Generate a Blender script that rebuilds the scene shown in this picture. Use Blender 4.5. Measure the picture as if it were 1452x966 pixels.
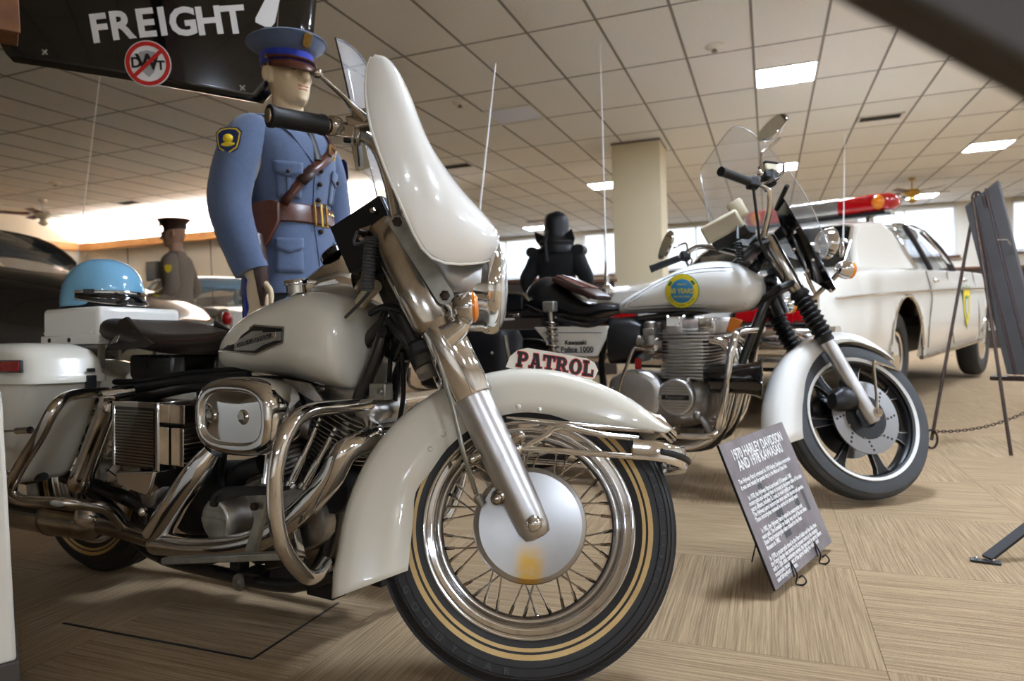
import bpy, math, random
from mathutils import Vector as V, Matrix
PI = math.pi
random.seed(7)
SC = bpy.context.scene
for o in list(bpy.data.objects): bpy.data.objects.remove(o)
COL = SC.collection
# ------------------------------------------------------------------ camera
CAM_F, CAM_PITCH, CAM_YAW, CAM_ROLL, CAM_H = 955.0, -0.030, -0.365, -0.032, 0.77
HC = CAM_H + 2.485                                     # ceiling height
def cam_axes():
    f = V((math.sin(CAM_YAW)*math.cos(CAM_PITCH), math.cos(CAM_YAW)*math.cos(CAM_PITCH), math.sin(CAM_PITCH)))
    r = V((math.cos(CAM_YAW), -math.sin(CAM_YAW), 0)); u = r.cross(f)
    c, s = math.cos(CAM_ROLL), math.sin(CAM_ROLL)
    return r*c + u*s, u*c - r*s, f
CR, CU, CF = cam_axes(); CO = V((0, 0, CAM_H))
def ray(x, y): return CF + CR*((x-726)/CAM_F) - CU*((y-483)/CAM_F)
def atd(x, y, d): return CO + ray(x, y)*d              # pixel at a depth
def atz(x, y, z):                                      # pixel on a horizontal plane
    d = ray(x, y); return CO + d*((z-CAM_H)/d.z)
def aty(x, y, Y):                                      # pixel on a plane of constant world y
    d = ray(x, y); return CO + d*(Y/d.y)
def atplane(x, y, P, n):
    d = ray(x, y); return CO + d*((P-CO).dot(n)/d.dot(n))
def pix(p):
    d = V(p)-CO; k = d.dot(CF); return 726+CAM_F*d.dot(CR)/k, 483-CAM_F*d.dot(CU)/k, k
cd = bpy.data.cameras.new('camera'); cam = bpy.data.objects.new('camera', cd); COL.objects.link(cam)
cam.matrix_world = Matrix(((CR.x, CU.x, -CF.x, CO.x), (CR.y, CU.y, -CF.y, CO.y), (CR.z, CU.z, -CF.z, CO.z), (0, 0, 0, 1)))
cd.sensor_width = 36; cd.lens = CAM_F/1452*36; cd.clip_start = 0.02; cd.clip_end = 200
cd.dof.use_dof = True; cd.dof.focus_distance = 1.5; cd.dof.aperture_fstop = 4.0
SC.camera = cam
# ------------------------------------------------------------------ world, colour
w = bpy.data.worlds.new('world'); SC.world = w; w.use_nodes = True
w.node_tree.nodes['Background'].inputs[0].default_value = (0.80, 0.90, 1.0, 1)
w.node_tree.nodes['Background'].inputs[1].default_value = 1.3
SC.view_settings.view_transform = 'Standard'; SC.view_settings.look = 'None'
SC.view_settings.exposure = 2.05; SC.view_settings.gamma = 1; SC.view_settings.use_curve_mapping = False
SC.cycles.use_denoising = True; SC.cycles.max_bounces = 8; SC.cycles.diffuse_bounces = 4; SC.cycles.glossy_bounces = 4
SC.cycles.transmission_bounces = 6; SC.cycles.transparent_max_bounces = 12
SC.cycles.caustics_reflective = False; SC.cycles.caustics_refractive = False
SC.cycles.sample_clamp_indirect = 4.0
PANEL_LIGHT = 30.0                                     # strength of the ceiling light panels
# ------------------------------------------------------------------ materials
def lin(c):
    r = [(x/255) for x in c]
    return tuple([x/12.92 if x <= .04045 else ((x+.055)/1.055)**2.4 for x in r]) + (1,)
MATS = {}
def mat(name, col, rough=.5, metal=0., coat=0., trans=0., ior=1.45, emit=0., alpha=1., noise=None, bump=None, spec=None, sheen=0.):
    m = bpy.data.materials.new(name); m.use_nodes = True; nt = m.node_tree; b = nt.nodes['Principled BSDF']
    b.inputs['Base Color'].default_value = lin(col); b.inputs['Roughness'].default_value = rough; b.inputs['Metallic'].default_value = metal
    b.inputs['Coat Weight'].default_value = coat; b.inputs['Coat Roughness'].default_value = .04
    b.inputs['Transmission Weight'].default_value = trans; b.inputs['IOR'].default_value = ior; b.inputs['Alpha'].default_value = alpha
    if spec is not None: b.inputs['Specular IOR Level'].default_value = spec
    if sheen: b.inputs['Sheen Weight'].default_value = sheen
    if emit: b.inputs['Emission Color'].default_value = lin(col); b.inputs['Emission Strength'].default_value = emit
    tc = nt.nodes.new('ShaderNodeTexCoord')
    if noise:                                          # (second colour, scale, sharpness, roughness swing)
        c2, sc, sharp, rs = noise
        n = nt.nodes.new('ShaderNodeTexNoise'); n.inputs['Scale'].default_value = sc; n.inputs['Detail'].default_value = 6
        nt.links.new(tc.outputs['Object'], n.inputs['Vector'])
        r = nt.nodes.new('ShaderNodeValToRGB'); r.color_ramp.elements[0].position = .5-sharp; r.color_ramp.elements[1].position = .5+sharp
        r.color_ramp.elements[0].color = lin(c2); r.color_ramp.elements[1].color = lin(col)
        nt.links.new(n.outputs['Fac'], r.inputs['Fac']); nt.links.new(r.outputs['Color'], b.inputs['Base Color'])
        if rs:
            mr = nt.nodes.new('ShaderNodeMapRange'); mr.inputs['To Min'].default_value = rough+rs; mr.inputs['To Max'].default_value = max(.02, rough-rs)
            nt.links.new(n.outputs['Fac'], mr.inputs['Value']); nt.links.new(mr.outputs['Result'], b.inputs['Roughness'])
    if bump:                                           # (scale, strength)
        n = nt.nodes.new('ShaderNodeTexNoise'); n.inputs['Scale'].default_value = bump[0]; n.inputs['Detail'].default_value = 4
        nt.links.new(tc.outputs['Object'], n.inputs['Vector'])
        bp_ = nt.nodes.new('ShaderNodeBump'); bp_.inputs['Strength'].default_value = bump[1]; bp_.inputs['Distance'].default_value = .002
        nt.links.new(n.outputs['Fac'], bp_.inputs['Height']); nt.links.new(bp_.outputs['Normal'], b.inputs['Normal'])
    MATS[name] = m; return m
mat('chrome', (222, 220, 218), .07, 1)
mat('chrome_worn', (200, 194, 186), .16, 1, noise=((150, 140, 128), 9, .2, .08))
mat('pipe_steel', (150, 146, 138), .22, 1, noise=((118, 104, 88), 5, .25, .06))
mat('aluminium', (212, 210, 207), .36, 1, noise=((178, 174, 168), 14, .3, .08))
mat('cast_alloy', (190, 187, 182), .42, 1, noise=((112, 104, 94), 18, .25, .1), bump=(120, .25))
mat('disc_steel', (150, 148, 146), .34, 1)
mat('zinc', (186, 184, 172), .45, .9, noise=((140, 136, 124), 20, .25, .1))
mat('cream_paint', (231, 226, 210), .22, 0, .8, noise=((223, 216, 198), 3, .4, 0))
mat('white_paint', (240, 238, 230), .2, 0, .8)
mat('car_white', (236, 232, 220), .22, 0, .8)
mat('black_gloss', (12, 12, 13), .12, 0, .8)
mat('black_satin', (22, 22, 23), .38)
mat('black_frame', (20, 19, 18), .3, 0, .3, noise=((38, 34, 29), 16, .2, .1))
mat('grime', (46, 40, 33), .65, .2, noise=((26, 22, 18), 22, .25, .1))
mat('rubber', (38, 38, 39), .58, noise=((50, 48, 46), 11, .3, .06), bump=(90, .15))
mat('rubber_grey', (58, 60, 62), .55, noise=((72, 74, 75), 11, .3, .06))
mat('rubber_black', (16, 16, 16), .5)
mat('gold_stripe', (222, 190, 130), .6, noise=((206, 170, 108), 14, .25, .05))
mat('white_stripe', (226, 222, 212), .5)
mat('leather_black', (28, 25, 23), .46, noise=((48, 38, 30), 6, .25, .12), bump=(140, .25))
mat('vinyl_black', (18, 18, 19), .3, bump=(200, .1))
mat('leather_brown', (96, 52, 36), .34, noise=((70, 36, 24), 12, .3, .1), bump=(120, .2))
mat('leather_dark', (62, 36, 26), .4, noise=((44, 26, 18), 12, .3, .1))
mat('wool_blue', (86, 101, 130), .9, noise=((78, 93, 121), 60, .3, 0), bump=(420, .35), sheen=.3)
mat('royal_blue', (24, 48, 158), .8, sheen=.3)
mat('shirt_dark', (30, 32, 38), .8)
mat('skin', (214, 192, 156), .5)
mat('skin_dark', (176, 138, 112), .6)
mat('lip', (186, 138, 112), .5)
mat('eye_dark', (46, 36, 30), .4)
mat('hair', (120, 88, 60), .8)
mat('brass', (206, 168, 82), .28, 1)
mat('brass_dull', (148, 118, 62), .42, .9, noise=((108, 84, 44), 90, .3, .05))
mat('yellow', (236, 206, 44), .5)
mat('yellow_bright', (240, 218, 40), .4)
mat('navy', (28, 44, 92), .6)
mat('sky_blue', (58, 140, 190), .4)
mat('helmet_blue', (126, 184, 216), .16, 0, .8)
mat('red_plastic', (176, 18, 30), .12, 0, .6, noise=((150, 10, 22), 40, .3, 0))
mat('red_lens', (178, 10, 18), .1, 0, .8)
mat('amber', (232, 130, 24), .14, 0, .6)
mat('red_ink', (206, 40, 34), .5)
mat('ink_black', (20, 20, 22), .5)
mat('ink_white', (244, 243, 240), .5)
mat('sticker_grey', (176, 176, 176), .5)
mat('light_green', (60, 120, 70), .6)
mat('clear', (245, 248, 250), .03, alpha=.20)
mat('window_glass', (70, 80, 82), .03, 0, 0, 0, 1.45, alpha=.28)
mat('glass_dark', (26, 28, 26), .04, 0, .5, alpha=.86)
mat('lens_glass', (225, 228, 230), .08, .6, .8, bump=(60, .5))
mat('mirror', (210, 212, 205), .03, 1)
mat('radio_beige', (196, 184, 156), .5)
mat('card_grey', (142, 133, 133), .55, noise=((100, 92, 92), 7, .18, 0))
mat('card_edge', (16, 16, 18), .5)
mat('iron', (70, 54, 44), .5, .6, noise=((48, 36, 30), 30, .3, .1))
mat('board_dark', (76, 72, 70), .6, noise=((62, 58, 56), 8, .3, 0))
mat('bar_grey', (74, 68, 62), .6)
mat('wood_rustic', (140, 92, 54), .6, noise=((92, 56, 30), 9, .3, .05))
mat('wood_trim', (198, 142, 84), .4, noise=((172, 114, 60), 5, .3, .05))
mat('wood_dark', (104, 66, 40), .5)
mat('wall_paint', (228, 220, 204), .8)
mat('pillar_paint', (216, 200, 166), .8, bump=(160, .1))
mat('ceiling_tile', (234, 230, 222), .9, noise=((228, 222, 212), 30, .3, 0), bump=(260, .3))
mat('grid_bar', (122, 112, 100), .6)
mat('vent_dark', (46, 42, 38), .7)
mat('vent_white', (214, 208, 196), .5)
mat('plastic_white', (226, 220, 206), .5)
mat('blind', (236, 238, 242), .6)
mat('panel_off', (214, 216, 226), .4)
mat('panel_lit', (218, 233, 255), .5, emit=PANEL_LIGHT)
mat('cove_lit', (236, 244, 255), .5, emit=70.)
mat('uniform_tan', (134, 120, 104), .9, bump=(300, .3))
mat('uniform_black', (18, 18, 21), .85, bump=(120, .4))
mat('nylon_black', (12, 12, 14), .5)
mat('car_black', (14, 13, 13), .1, 0, .9)
mat('car_blue', (138, 178, 204), .2, 0, .8)
mat('interior_dark', (44, 30, 28), .7)
mat('seat_red', (110, 30, 30), .6)
mat('case_dark', (60, 48, 40), .5)
mat('paper_white', (220, 216, 208), .7)
mat('paper_mix', (150, 132, 116), .7, noise=((96, 78, 66), 6, .15, 0))
mat('rust', (150, 92, 58), .8)
def stripes_mat(name, c1, c2, checker=False):          # carpet with fine ribs
    m = bpy.data.materials.new(name); m.use_nodes = True; nt = m.node_tree; b = nt.nodes['Principled BSDF']
    N = nt.nodes.new; L = nt.links.new
    tc = N('ShaderNodeTexCoord'); oi = N('ShaderNodeObjectInfo')
    mp = N('ShaderNodeMapping'); mp.inputs['Scale'].default_value = (4, 200, 1)
    mp2 = N('ShaderNodeMapping'); mp2.inputs['Scale'].default_value = (4, 200, 1); mp2.inputs['Rotation'].default_value = (0, 0, PI/2)
    add = N('ShaderNodeVectorMath'); add.operation = 'ADD'
    L(tc.outputs['Object'], add.inputs[0]); L(oi.outputs['Random'], add.inputs[1])
    L(add.outputs[0], mp.inputs['Vector'])
    n = N('ShaderNodeTexNoise'); n.inputs['Scale'].default_value = 1; n.inputs['Detail'].default_value = 3; n.inputs['Roughness'].default_value = .65
    L(mp.outputs[0], n.inputs['Vector'])
    fac = n.outputs['Fac']
    n2 = N('ShaderNodeTexNoise'); n2.inputs['Scale'].default_value = 420; n2.inputs['Detail'].default_value = 2
    L(add.outputs[0], n2.inputs['Vector'])
    if checker:
        L(add.outputs[0], mp2.inputs['Vector'])
        n3 = N('ShaderNodeTexNoise'); n3.inputs['Scale'].default_value = 1; n3.inputs['Detail'].default_value = 3
        L(mp2.outputs[0], n3.inputs['Vector'])
        ck = N('ShaderNodeTexChecker'); ck.inputs['Scale'].default_value = 1/.61; L(tc.outputs['Object'], ck.inputs['Vector'])
        mx = N('ShaderNodeMix'); L(ck.outputs['Fac'], mx.inputs[0]); L(n.outputs['Fac'], mx.inputs[2]); L(n3.outputs['Fac'], mx.inputs[3]); fac = mx.outputs[0]
    am = N('ShaderNodeMath'); am.operation = 'MULTIPLY_ADD'; am.inputs[1].default_value = .35; L(n2.outputs['Fac'], am.inputs[0]); L(fac, am.inputs[2])
    r = N('ShaderNodeValToRGB'); r.color_ramp.elements[0].position = .46; r.color_ramp.elements[1].position = .88
    r.color_ramp.elements[0].color = lin(c1); r.color_ramp.elements[1].color = lin(c2); L(am.outputs[0], r.inputs['Fac'])
    L(r.outputs['Color'], b.inputs['Base Color']); b.inputs['Roughness'].default_value = .95; b.inputs['Specular IOR Level'].default_value = .1
    bu = N('ShaderNodeBump'); bu.inputs['Strength'].default_value = .5; bu.inputs['Distance'].default_value = .004; L(am.outputs[0], bu.inputs['Height']); L(bu.outputs[0], b.inputs['Normal'])
    MATS[name] = m
stripes_mat('carpet', (124, 103, 78), (182, 156, 122)); stripes_mat('carpet_far', (124, 103, 78), (182, 156, 122), True)
# ------------------------------------------------------------------ mesh helpers
def cr(P, k=6, closed=False):                          # smooth curve through points
    P = [V(p) for p in P]; n = len(P); out = []
    for i in range(n if closed else n-1):
        if closed: a, b, c, d = P[i-1], P[i], P[(i+1) % n], P[(i+2) % n]
        else:
            b, c = P[i], P[i+1]; a = P[i-1] if i > 0 else b*2-c; d = P[i+2] if i+2 < n else c*2-b
        for j in range(k):
            t = j/k; out.append(((b*2)+(c-a)*t+(a*2-b*5+c*4-d)*t*t+(b*3-a-c*3+d)*t**3)*.5)
    if not closed: out.append(P[-1].copy())
    return out
def lerp(a, b, t): return a+(b-a)*t
def frame_z(ax):
    ax = V(ax).normalized(); h = V((0, 0, 1)) if abs(ax.z) < .9 else V((1, 0, 0))
    x = h.cross(ax).normalized(); return x, ax.cross(x), ax
class MB:
    def __init__(s): s.v = []; s.f = []
    def ring_faces(s, a, b, n, flip=False):
        for i in range(n):
            j = (i+1) % n; s.f.append((a+i, a+j, b+j, b+i) if not flip else (a+j, a+i, b+i, b+j))
    def box(s, c, d, R=None):
        c = V(c); b = len(s.v); R = R or Matrix.Identity(3)
        for x in (-1, 1):
            for y in (-1, 1):
                for z in (-1, 1): s.v.append(c+R@V((x*d[0]/2, y*d[1]/2, z*d[2]/2)))
        s.f += [(b, b+1, b+3, b+2), (b+4, b+6, b+7, b+5), (b, b+4, b+5, b+1), (b+2, b+3, b+7, b+6), (b, b+2, b+6, b+4), (b+1, b+5, b+7, b+3)]
        return s
    def tube(s, P, r, n=10, sm=0, closed=False, cap=True, flat=1.):
        P = [V(p) for p in P]
        if sm:
            if isinstance(r, (list, tuple)):
                rr = cr([V((x, 0, 0)) for x in r], sm, closed); r = [x.x for x in rr]
            P = cr(P, sm, closed)
        m = len(P); R = r if isinstance(r, (list, tuple)) else [r]*m
        T = []
        for i in range(m):
            a = P[i-1] if (i > 0 or closed) else P[i]; b = P[(i+1) % m] if (i < m-1 or closed) else P[i]
            T.append((b-a).normalized() if (b-a).length > 1e-9 else V((0, 0, 1)))
        x, y, _ = frame_z(T[0]); b0 = len(s.v)
        for i in range(m):
            x = (x-T[i]*x.dot(T[i])).normalized(); y = T[i].cross(x)
            for k in range(n):
                a = 2*PI*k/n; s.v.append(P[i]+x*(R[i]*math.cos(a))+y*(R[i]*math.sin(a)*flat))
        for i in range(m-1 if not closed else m): s.ring_faces(b0+i*n, b0+((i+1) % m)*n, n)
        if cap and not closed:
            s.f.append(tuple(b0+k for k in reversed(range(n)))); s.f.append(tuple(b0+(m-1)*n+k for k in range(n)))
        return s
    def lathe(s, prof, o=(0, 0, 0), ax=(0, 0, 1), n=32, closed=False, cap=True, arc=None):
        x, y, z = frame_z(ax); o = V(o); b0 = len(s.v); m = len(prof)
        for r, h in prof:
            for k in range(n):
                a = 2*PI*k/n; s.v.append(o+z*h+x*(r*math.cos(a))+y*(r*math.sin(a)))
        for i in range(m if closed else m-1): s.ring_faces(b0+i*n, b0+((i+1) % m)*n, n)
        if cap and not closed:
            s.f.append(tuple(b0+k for k in reversed(range(n)))); s.f.append(tuple(b0+(m-1)*n+k for k in range(n)))
        return s
    def loft(s, rings, cap=True, closed=False):
        n = len(rings[0]); b0 = len(s.v)
        for r in rings: s.v += [V(p) for p in r]
        m = len(rings)
        for i in range(m if closed else m-1): s.ring_faces(b0+i*n, b0+((i+1) % m)*n, n)
        if cap and not closed:
            s.f.append(tuple(b0+k for k in reversed(range(n)))); s.f.append(tuple(b0+(m-1)*n+k for k in range(n)))
        return s
    def sheet(s, rows):                                # open grid of points
        n = len(rows[0]); b0 = len(s.v)
        for r in rows: s.v += [V(p) for p in r]
        for i in range(len(rows)-1):
            for j in range(n-1): a = b0+i*n+j; s.f.append((a, a+1, a+n+1, a+n))
        return s
    def prism(s, pts, ext):
        pts = [V(p) for p in pts]; ext = V(ext); b0 = len(s.v); n = len(pts)
        s.v += pts + [p+ext for p in pts]
        s.f.append(tuple(b0+k for k in range(n))); s.f.append(tuple(b0+n+k for k in reversed(range(n))))
        for i in range(n): j = (i+1) % n; s.f.append((b0+j, b0+i, b0+n+i, b0+n+j))
        return s
    def ball(s, c, r, n=16, sc=(1, 1, 1), R=None):
        c = V(c); b0 = len(s.v); m = n//2; R = R or Matrix.Identity(3)
        for i in range(1, m):
            t = PI*i/m
            for k in range(n):
                a = 2*PI*k/n; s.v.append(c+R@V((r*sc[0]*math.sin(t)*math.cos(a), r*sc[1]*math.sin(t)*math.sin(a), r*sc[2]*math.cos(t))))
        s.v += [c+R@V((0, 0, r*sc[2])), c-R@V((0, 0, r*sc[2]))]; T = len(s.v)-2
        for i in range(m-2): s.ring_faces(b0+(i+1)*n, b0+i*n, n)
        for k in range(n): j = (k+1) % n; s.f.append((b0+k, b0+j, T)); s.f.append((b0+(m-2)*n+j, b0+(m-2)*n+k, T+1))
        return s
    def mesh(s, name):
        me = bpy.data.meshes.new(name); me.from_pydata([tuple(p) for p in s.v], [], s.f); me.update(); return me
    def obj(s, name, m, parent=None, bevel=0, sub=0, solid=0, ang=38, mx=None, seg=2, label=None, kind=None):
        me = s.mesh(name)
        import bmesh
        bm = bmesh.new(); bm.from_mesh(me); bmesh.ops.recalc_face_normals(bm, faces=bm.faces); bm.to_mesh(me); bm.free()
        return link(name, me, m, parent, bevel, sub, solid, ang, mx, seg, label, kind)
def link(name, me, m, parent=None, bevel=0, sub=0, solid=0, ang=38, mx=None, seg=2, label=None, kind=None):
    me.materials.clear(); me.materials.append(MATS[m] if isinstance(m, str) else m)
    if len(me.polygons):
        me.polygons.foreach_set('use_smooth', [True]*len(me.polygons)); me.set_sharp_from_angle(angle=math.radians(ang))
    o = bpy.data.objects.new(name, me); COL.objects.link(o)
    if parent: o.parent = parent
    if mx is not None: o.matrix_local = mx
    if solid: q = o.modifiers.new('s', 'SOLIDIFY'); q.thickness = solid; q.offset = 0
    if bevel: q = o.modifiers.new('b', 'BEVEL'); q.width = bevel; q.segments = seg; q.limit_method = 'ANGLE'; q.angle_limit = math.radians(35); q.harden_normals = False
    if sub: q = o.modifiers.new('u', 'SUBSURF'); q.levels = sub; q.render_levels = sub
    if label: o['label'] = label
    if kind: o['kind'] = kind
    return o
def thing(name, label, cat, M=None, group=None):
    o = bpy.data.objects.new(name, None); COL.objects.link(o); o.empty_display_size = .1
    if M is not None: o.matrix_world = M
    tag(o, label, cat, group); return o
def tag(o, label, cat, group=None):
    o['label'] = label; o['category'] = cat
    if group: o['group'] = group
    return o
def struct(o): o['kind'] = 'structure'; return o
def mat3(x, y, z): return Matrix(((x.x, y.x, z.x), (x.y, y.y, z.y), (x.z, y.z, z.z)))
def mat4(R, t): m = R.to_4x4(); m.translation = V(t); return m
def rotz(a): return Matrix.Rotation(a, 3, 'Z')
def arcpts(c, r, a0, a1, n, u, v): c = V(c); return [c+V(u)*(r*math.cos(lerp(a0, a1, i/n)))+V(v)*(r*math.sin(lerp(a0, a1, i/n))) for i in range(n+1)]
def text(s, size, o, ux, uy, m, parent, ext=.0006, name='lettering', bold=0., align='CENTER', sx=1.):
    cu = bpy.data.curves.new(name, 'FONT'); cu.body = s; cu.size = size; cu.extrude = ext; cu.offset = bold; cu.align_x = align; cu.align_y = 'CENTER'; cu.resolution_u = 3
    ob = bpy.data.objects.new(name, cu); me = bpy.data.meshes.new_from_object(ob); bpy.data.objects.remove(ob); bpy.data.curves.remove(cu)
    ux = V(ux).normalized(); uy = V(uy).normalized(); uz = ux.cross(uy).normalized()
    me.transform(mat4(mat3(ux*sx, uy, uz), o))
    return link(name, me, m, parent, ang=30)
# ------------------------------------------------------------------ the hall
X0, DX, Y0, DY = -3.12, .606, 5.60, 1.212             # ceiling grid
BACK = 18.9
def bx(lo, hi): m = MB(); m.box([(a+b)/2 for a, b in zip(lo, hi)], [b-a for a, b in zip(lo, hi)]); return m
struct(bx((-16, -9, -.2), (9, BACK+.3, -.004)).obj('floor', 'carpet_far'))
FLOOR = bpy.data.objects['floor']
TS = .61
me_t = bx((-TS/2+.0006, -TS/2+.0006, -.004), (TS/2-.0006, TS/2-.0006, 0)).mesh('carpet_tile')
cand = []
for i in range(-22, 16):
    for j in range(-2, 34):
        x, y = .22+(i+.5)*TS, 2.20+(j-4+.5)*TS
        px, py, k = pix((x, y, 0))
        if k > .25 and -260 < px < 1700 and py < 1500: cand.append((k, x, y, (i+j) % 2))
cand.sort()
for k, x, y, par in cand[:300]:
    o = link('carpet_tile', me_t, 'carpet', FLOOR); o.location = (x, y, 0); o.rotation_euler[2] = 0 if par else PI/2
s = MB()
for a, b in (((90, 884), (358, 935)), ((358, 935), (480, 855))):
    p, q = atz(*a, .0), atz(*b, .0); d = (q-p).normalized(); n = V((-d.y, d.x, 0))*.0035
    s.prism([p-n, p+n, q+n, q-n], (0, 0, .0012))
struct(s.obj('trim_1', 'rubber_black'))
# ceiling
CEIL = struct(bx((-16, -9, HC+.02), (9, BACK+.3, HC+.2)).obj('ceiling', 'ceiling_tile'))
me_c = bx((-DX/2+.012, -DY/2+.012, 0), (DX/2-.012, DY/2-.012, .02)).mesh('ceiling_tile')
cand = []; far = MB()
for c in range(-21, 20):
    for r in range(-12, 11):
        x, y = X0+(c+.5)*DX, Y0+(r+.5)*DY
        px, py, k = pix((x, y, HC)); seen = k > .5 and -120 < px < 1570 and py > -160
        cand.append((k if seen else 1000+abs(k), x, y))
cand.sort()
for i, (k, x, y) in enumerate(cand):
    if i < 300 and k < 1000:
        o = link('ceiling_tile', me_c, 'ceiling_tile', CEIL); o.location = (x, y, HC)
    else: far.box((x, y, HC+.01), (DX-.024, DY-.024, .02))
far.obj('ceiling_tile_field', 'ceiling_tile', CEIL, kind='stuff')
me_b = bx((-.011, -9, HC-.004), (.011, BACK, HC+.02)).mesh('grid_bar')
for c in range(-21, 20):
    o = link('grid_bar', me_b, 'grid_bar', CEIL); o.location.x = X0+c*DX
me_b2 = bx((-16, -.008, HC-.002), (9, .008, HC+.02)).mesh('grid_bar')
for r in range(-12, 12):
    o = link('grid_bar', me_b2, 'grid_bar', CEIL); o.location.y = Y0+r*DY
# lights: two-foot square panels in the far half of a four-foot tile
def light_panel(c, r, lit, label, where=''):
    x, y = X0+(c+.5)*DX, Y0+(r+.75)*DY; t = thing('ceiling_light'+where, label, 'light', Matrix.Translation((x, y, HC)), 'square ceiling light panels')
    f = MB(); h = .30
    for s_ in (-1, 1): f.box((s_*(h-.01), 0, -.006), (.02, 2*h, .02)); f.box((0, s_*(h-.01), -.006), (2*h-.04, .02, .02))
    f.obj('frame', 'vent_white', t)
    bx((-h+.02, -h+.02, -.006), (h-.02, h-.02, .004)).obj('diffuser'+where, 'panel_lit' if lit else 'panel_off', t)
SEENP = {(5, 1): 'lit square ceiling light above the clear motorcycle windshield', (10, 5): 'lit square ceiling light above the tall dark easel board', (0, 5): 'lit square ceiling light beside the beige pillar',
         (5, 5): 'lit square ceiling light behind the motorcycle windshield', (-5, 9): 'lit square ceiling light beside the black hooded mannequin', (10, 9): 'lit square ceiling light beside the brass ceiling fan'}
for (c, r), l in SEENP.items(): light_panel(c, r, True, l)
light_panel(0, 1, False, 'unlit grey ceiling light panel beside the smoke detector')
CW = {5: 'centre', 10: 'right', 15: 'far_right'}; RW = {-3: 'above', -7: 'behind', -11: 'far_behind', 1: 'beside', 5: 'beyond'}
for c, r in ((5, -3), (10, -3), (15, -3), (10, -7), (15, -7), (10, 1), (15, 1), (15, 5), (5, -11), (10, -11)):
    light_panel(c, r, True, 'lit square ceiling light over the rest of the hall', '_%s_%s_offscreen' % (CW[c], RW[r]))
# ceiling vents, detectors
def vent(p, label, w=.5, d=.24):
    t = thing('ceiling_vent', label, 'vent', Matrix.Translation((p.x, p.y, HC)), 'ceiling vents')
    bx((-w/2, -d/2, -.004), (w/2, d/2, .0)).obj('backing', 'vent_dark', t)
    f = MB()
    for s_ in (-1, 1): f.box((s_*w/2, 0, -.006), (.03, d+.03, .014)); f.box((0, s_*d/2, -.006), (w+.03, .03, .014))
    f.obj('frame', 'vent_white', t)
    for i in range(5):
        b = MB(); b.box((0, -d/2+d*(i+.5)/5, -.008), (w-.03, .014, .002), Matrix.Rotation(.6, 3, 'X')); b.obj('slat', 'grid_bar', t)
vent(atz(1248, 166, HC), 'slatted air vent in the ceiling above the dark easel')
vent(atz(647, 235, HC), 'dark air vent in the ceiling behind the white fairing')
vent(atz(760, 313, HC), 'dark air vent in the ceiling above the hooded mannequin')
vent(atz(182, 287, HC), 'air vent in the bright ceiling above the far tan uniform')
def detector(p, label):
    t = thing('smoke_detector', label, 'detector', Matrix.Translation((p.x, p.y, HC)), 'round ceiling detectors')
    MB().lathe([(.085, 0), (.085, -.012), (.06, -.03), (.02, -.034)], n=24).obj('housing', 'plastic_white', t)
    MB().lathe([(.018, -.03), (.018, -.05), (.03, -.052), (.03, -.056)], n=12).obj('sensor', 'grid_bar', t)
detector(atz(1013, 65, HC), 'round white detector in the ceiling beside the large light panel')
detector(atz(652, 145, HC), 'round white detector in the ceiling beside the unlit light panel')
detector(atz(78, 259, HC), 'round detector in the ceiling above the black car')
# ceiling fans
def fan(p, label, m_):
    t = thing('ceiling_fan', label, 'fan', Matrix.Translation((p.x, p.y, HC)))
    MB().lathe([(.07, 0), (.07, -.03), (.015, -.06), (.015, -.22)], n=16).obj('rod', m_, t)
    MB().lathe([(.03, -.20), (.11, -.22), (.14, -.27), (.11, -.33), (.05, -.36), (.05, -.40), (.09, -.43), (.02, -.48)], n=20).obj('motor', m_, t)
    for i in range(5):
        a = 2*PI*i/5+.35; b = MB(); R = rotz(a)@Matrix.Rotation(.2, 3, 'X')
        b.box(rotz(a)@V((.44, 0, -.27)), (.5, .13, .008), R); bl = b.obj('blade', 'wood_dark', t, bevel=.003)
        b = MB(); b.box(rotz(a)@V((.16, 0, -.275)), (.12, .04, .006), R); b.obj('bracket', m_, bl)
fan(atz(1293, 253, HC), 'brass ceiling fan with dark wooden blades by the far windows', 'brass')
fan(atz(60, 283, HC), 'ceiling fan in the bright corner above the black car', 'vent_white')
# walls
def wallx(name, y, x0, x1, openings, m='wall_paint', th=.2, top=HC+.1):   # along x at y, openings (xa,xb,za,zb)
    w_ = MB(); xs = x0
    for a, b, za, zb in sorted(openings):
        w_.box(((xs+a)/2, y+th/2, top/2), (a-xs, th, top)); w_.box(((a+b)/2, y+th/2, za/2), (b-a, th, za)); w_.box(((a+b)/2, y+th/2, (zb+top)/2), (b-a, th, top-zb)); xs = b
    w_.box(((xs+x1)/2, y+th/2, top/2), (x1-xs, th, top))
    return struct(w_.obj(name, m))
p = [aty(680, 400, BACK), aty(772, 400, BACK), aty(806, 400, BACK), aty(868, 400, BACK), aty(945, 400, BACK), aty(1000, 400, BACK), aty(1278, 300, BACK), aty(1356, 300, BACK), aty(1434, 300, BACK), aty(1540, 300, BACK)]
ZB, ZT = aty(740, 396, BACK).z, aty(740, 338, BACK).z
wins = [(p[0].x-1.2, p[1].x+.9, ZB, ZT), (p[2].x-.1, p[3].x+.4, ZB, ZT), (p[4].x-.6, p[5].x+1.2, ZB, ZT), (p[6].x-1.0, p[7].x, ZB, ZT), (p[8].x, p[9].x, ZB, ZT)]
ws = []
for a, b, za, zb in sorted(wins):
    if ws and a < ws[-1][1]+.15: a = ws[-1][1]+.3
    ws.append((a, b, za, zb))
wallx('wall_back', BACK, -16, 9, ws)
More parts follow.
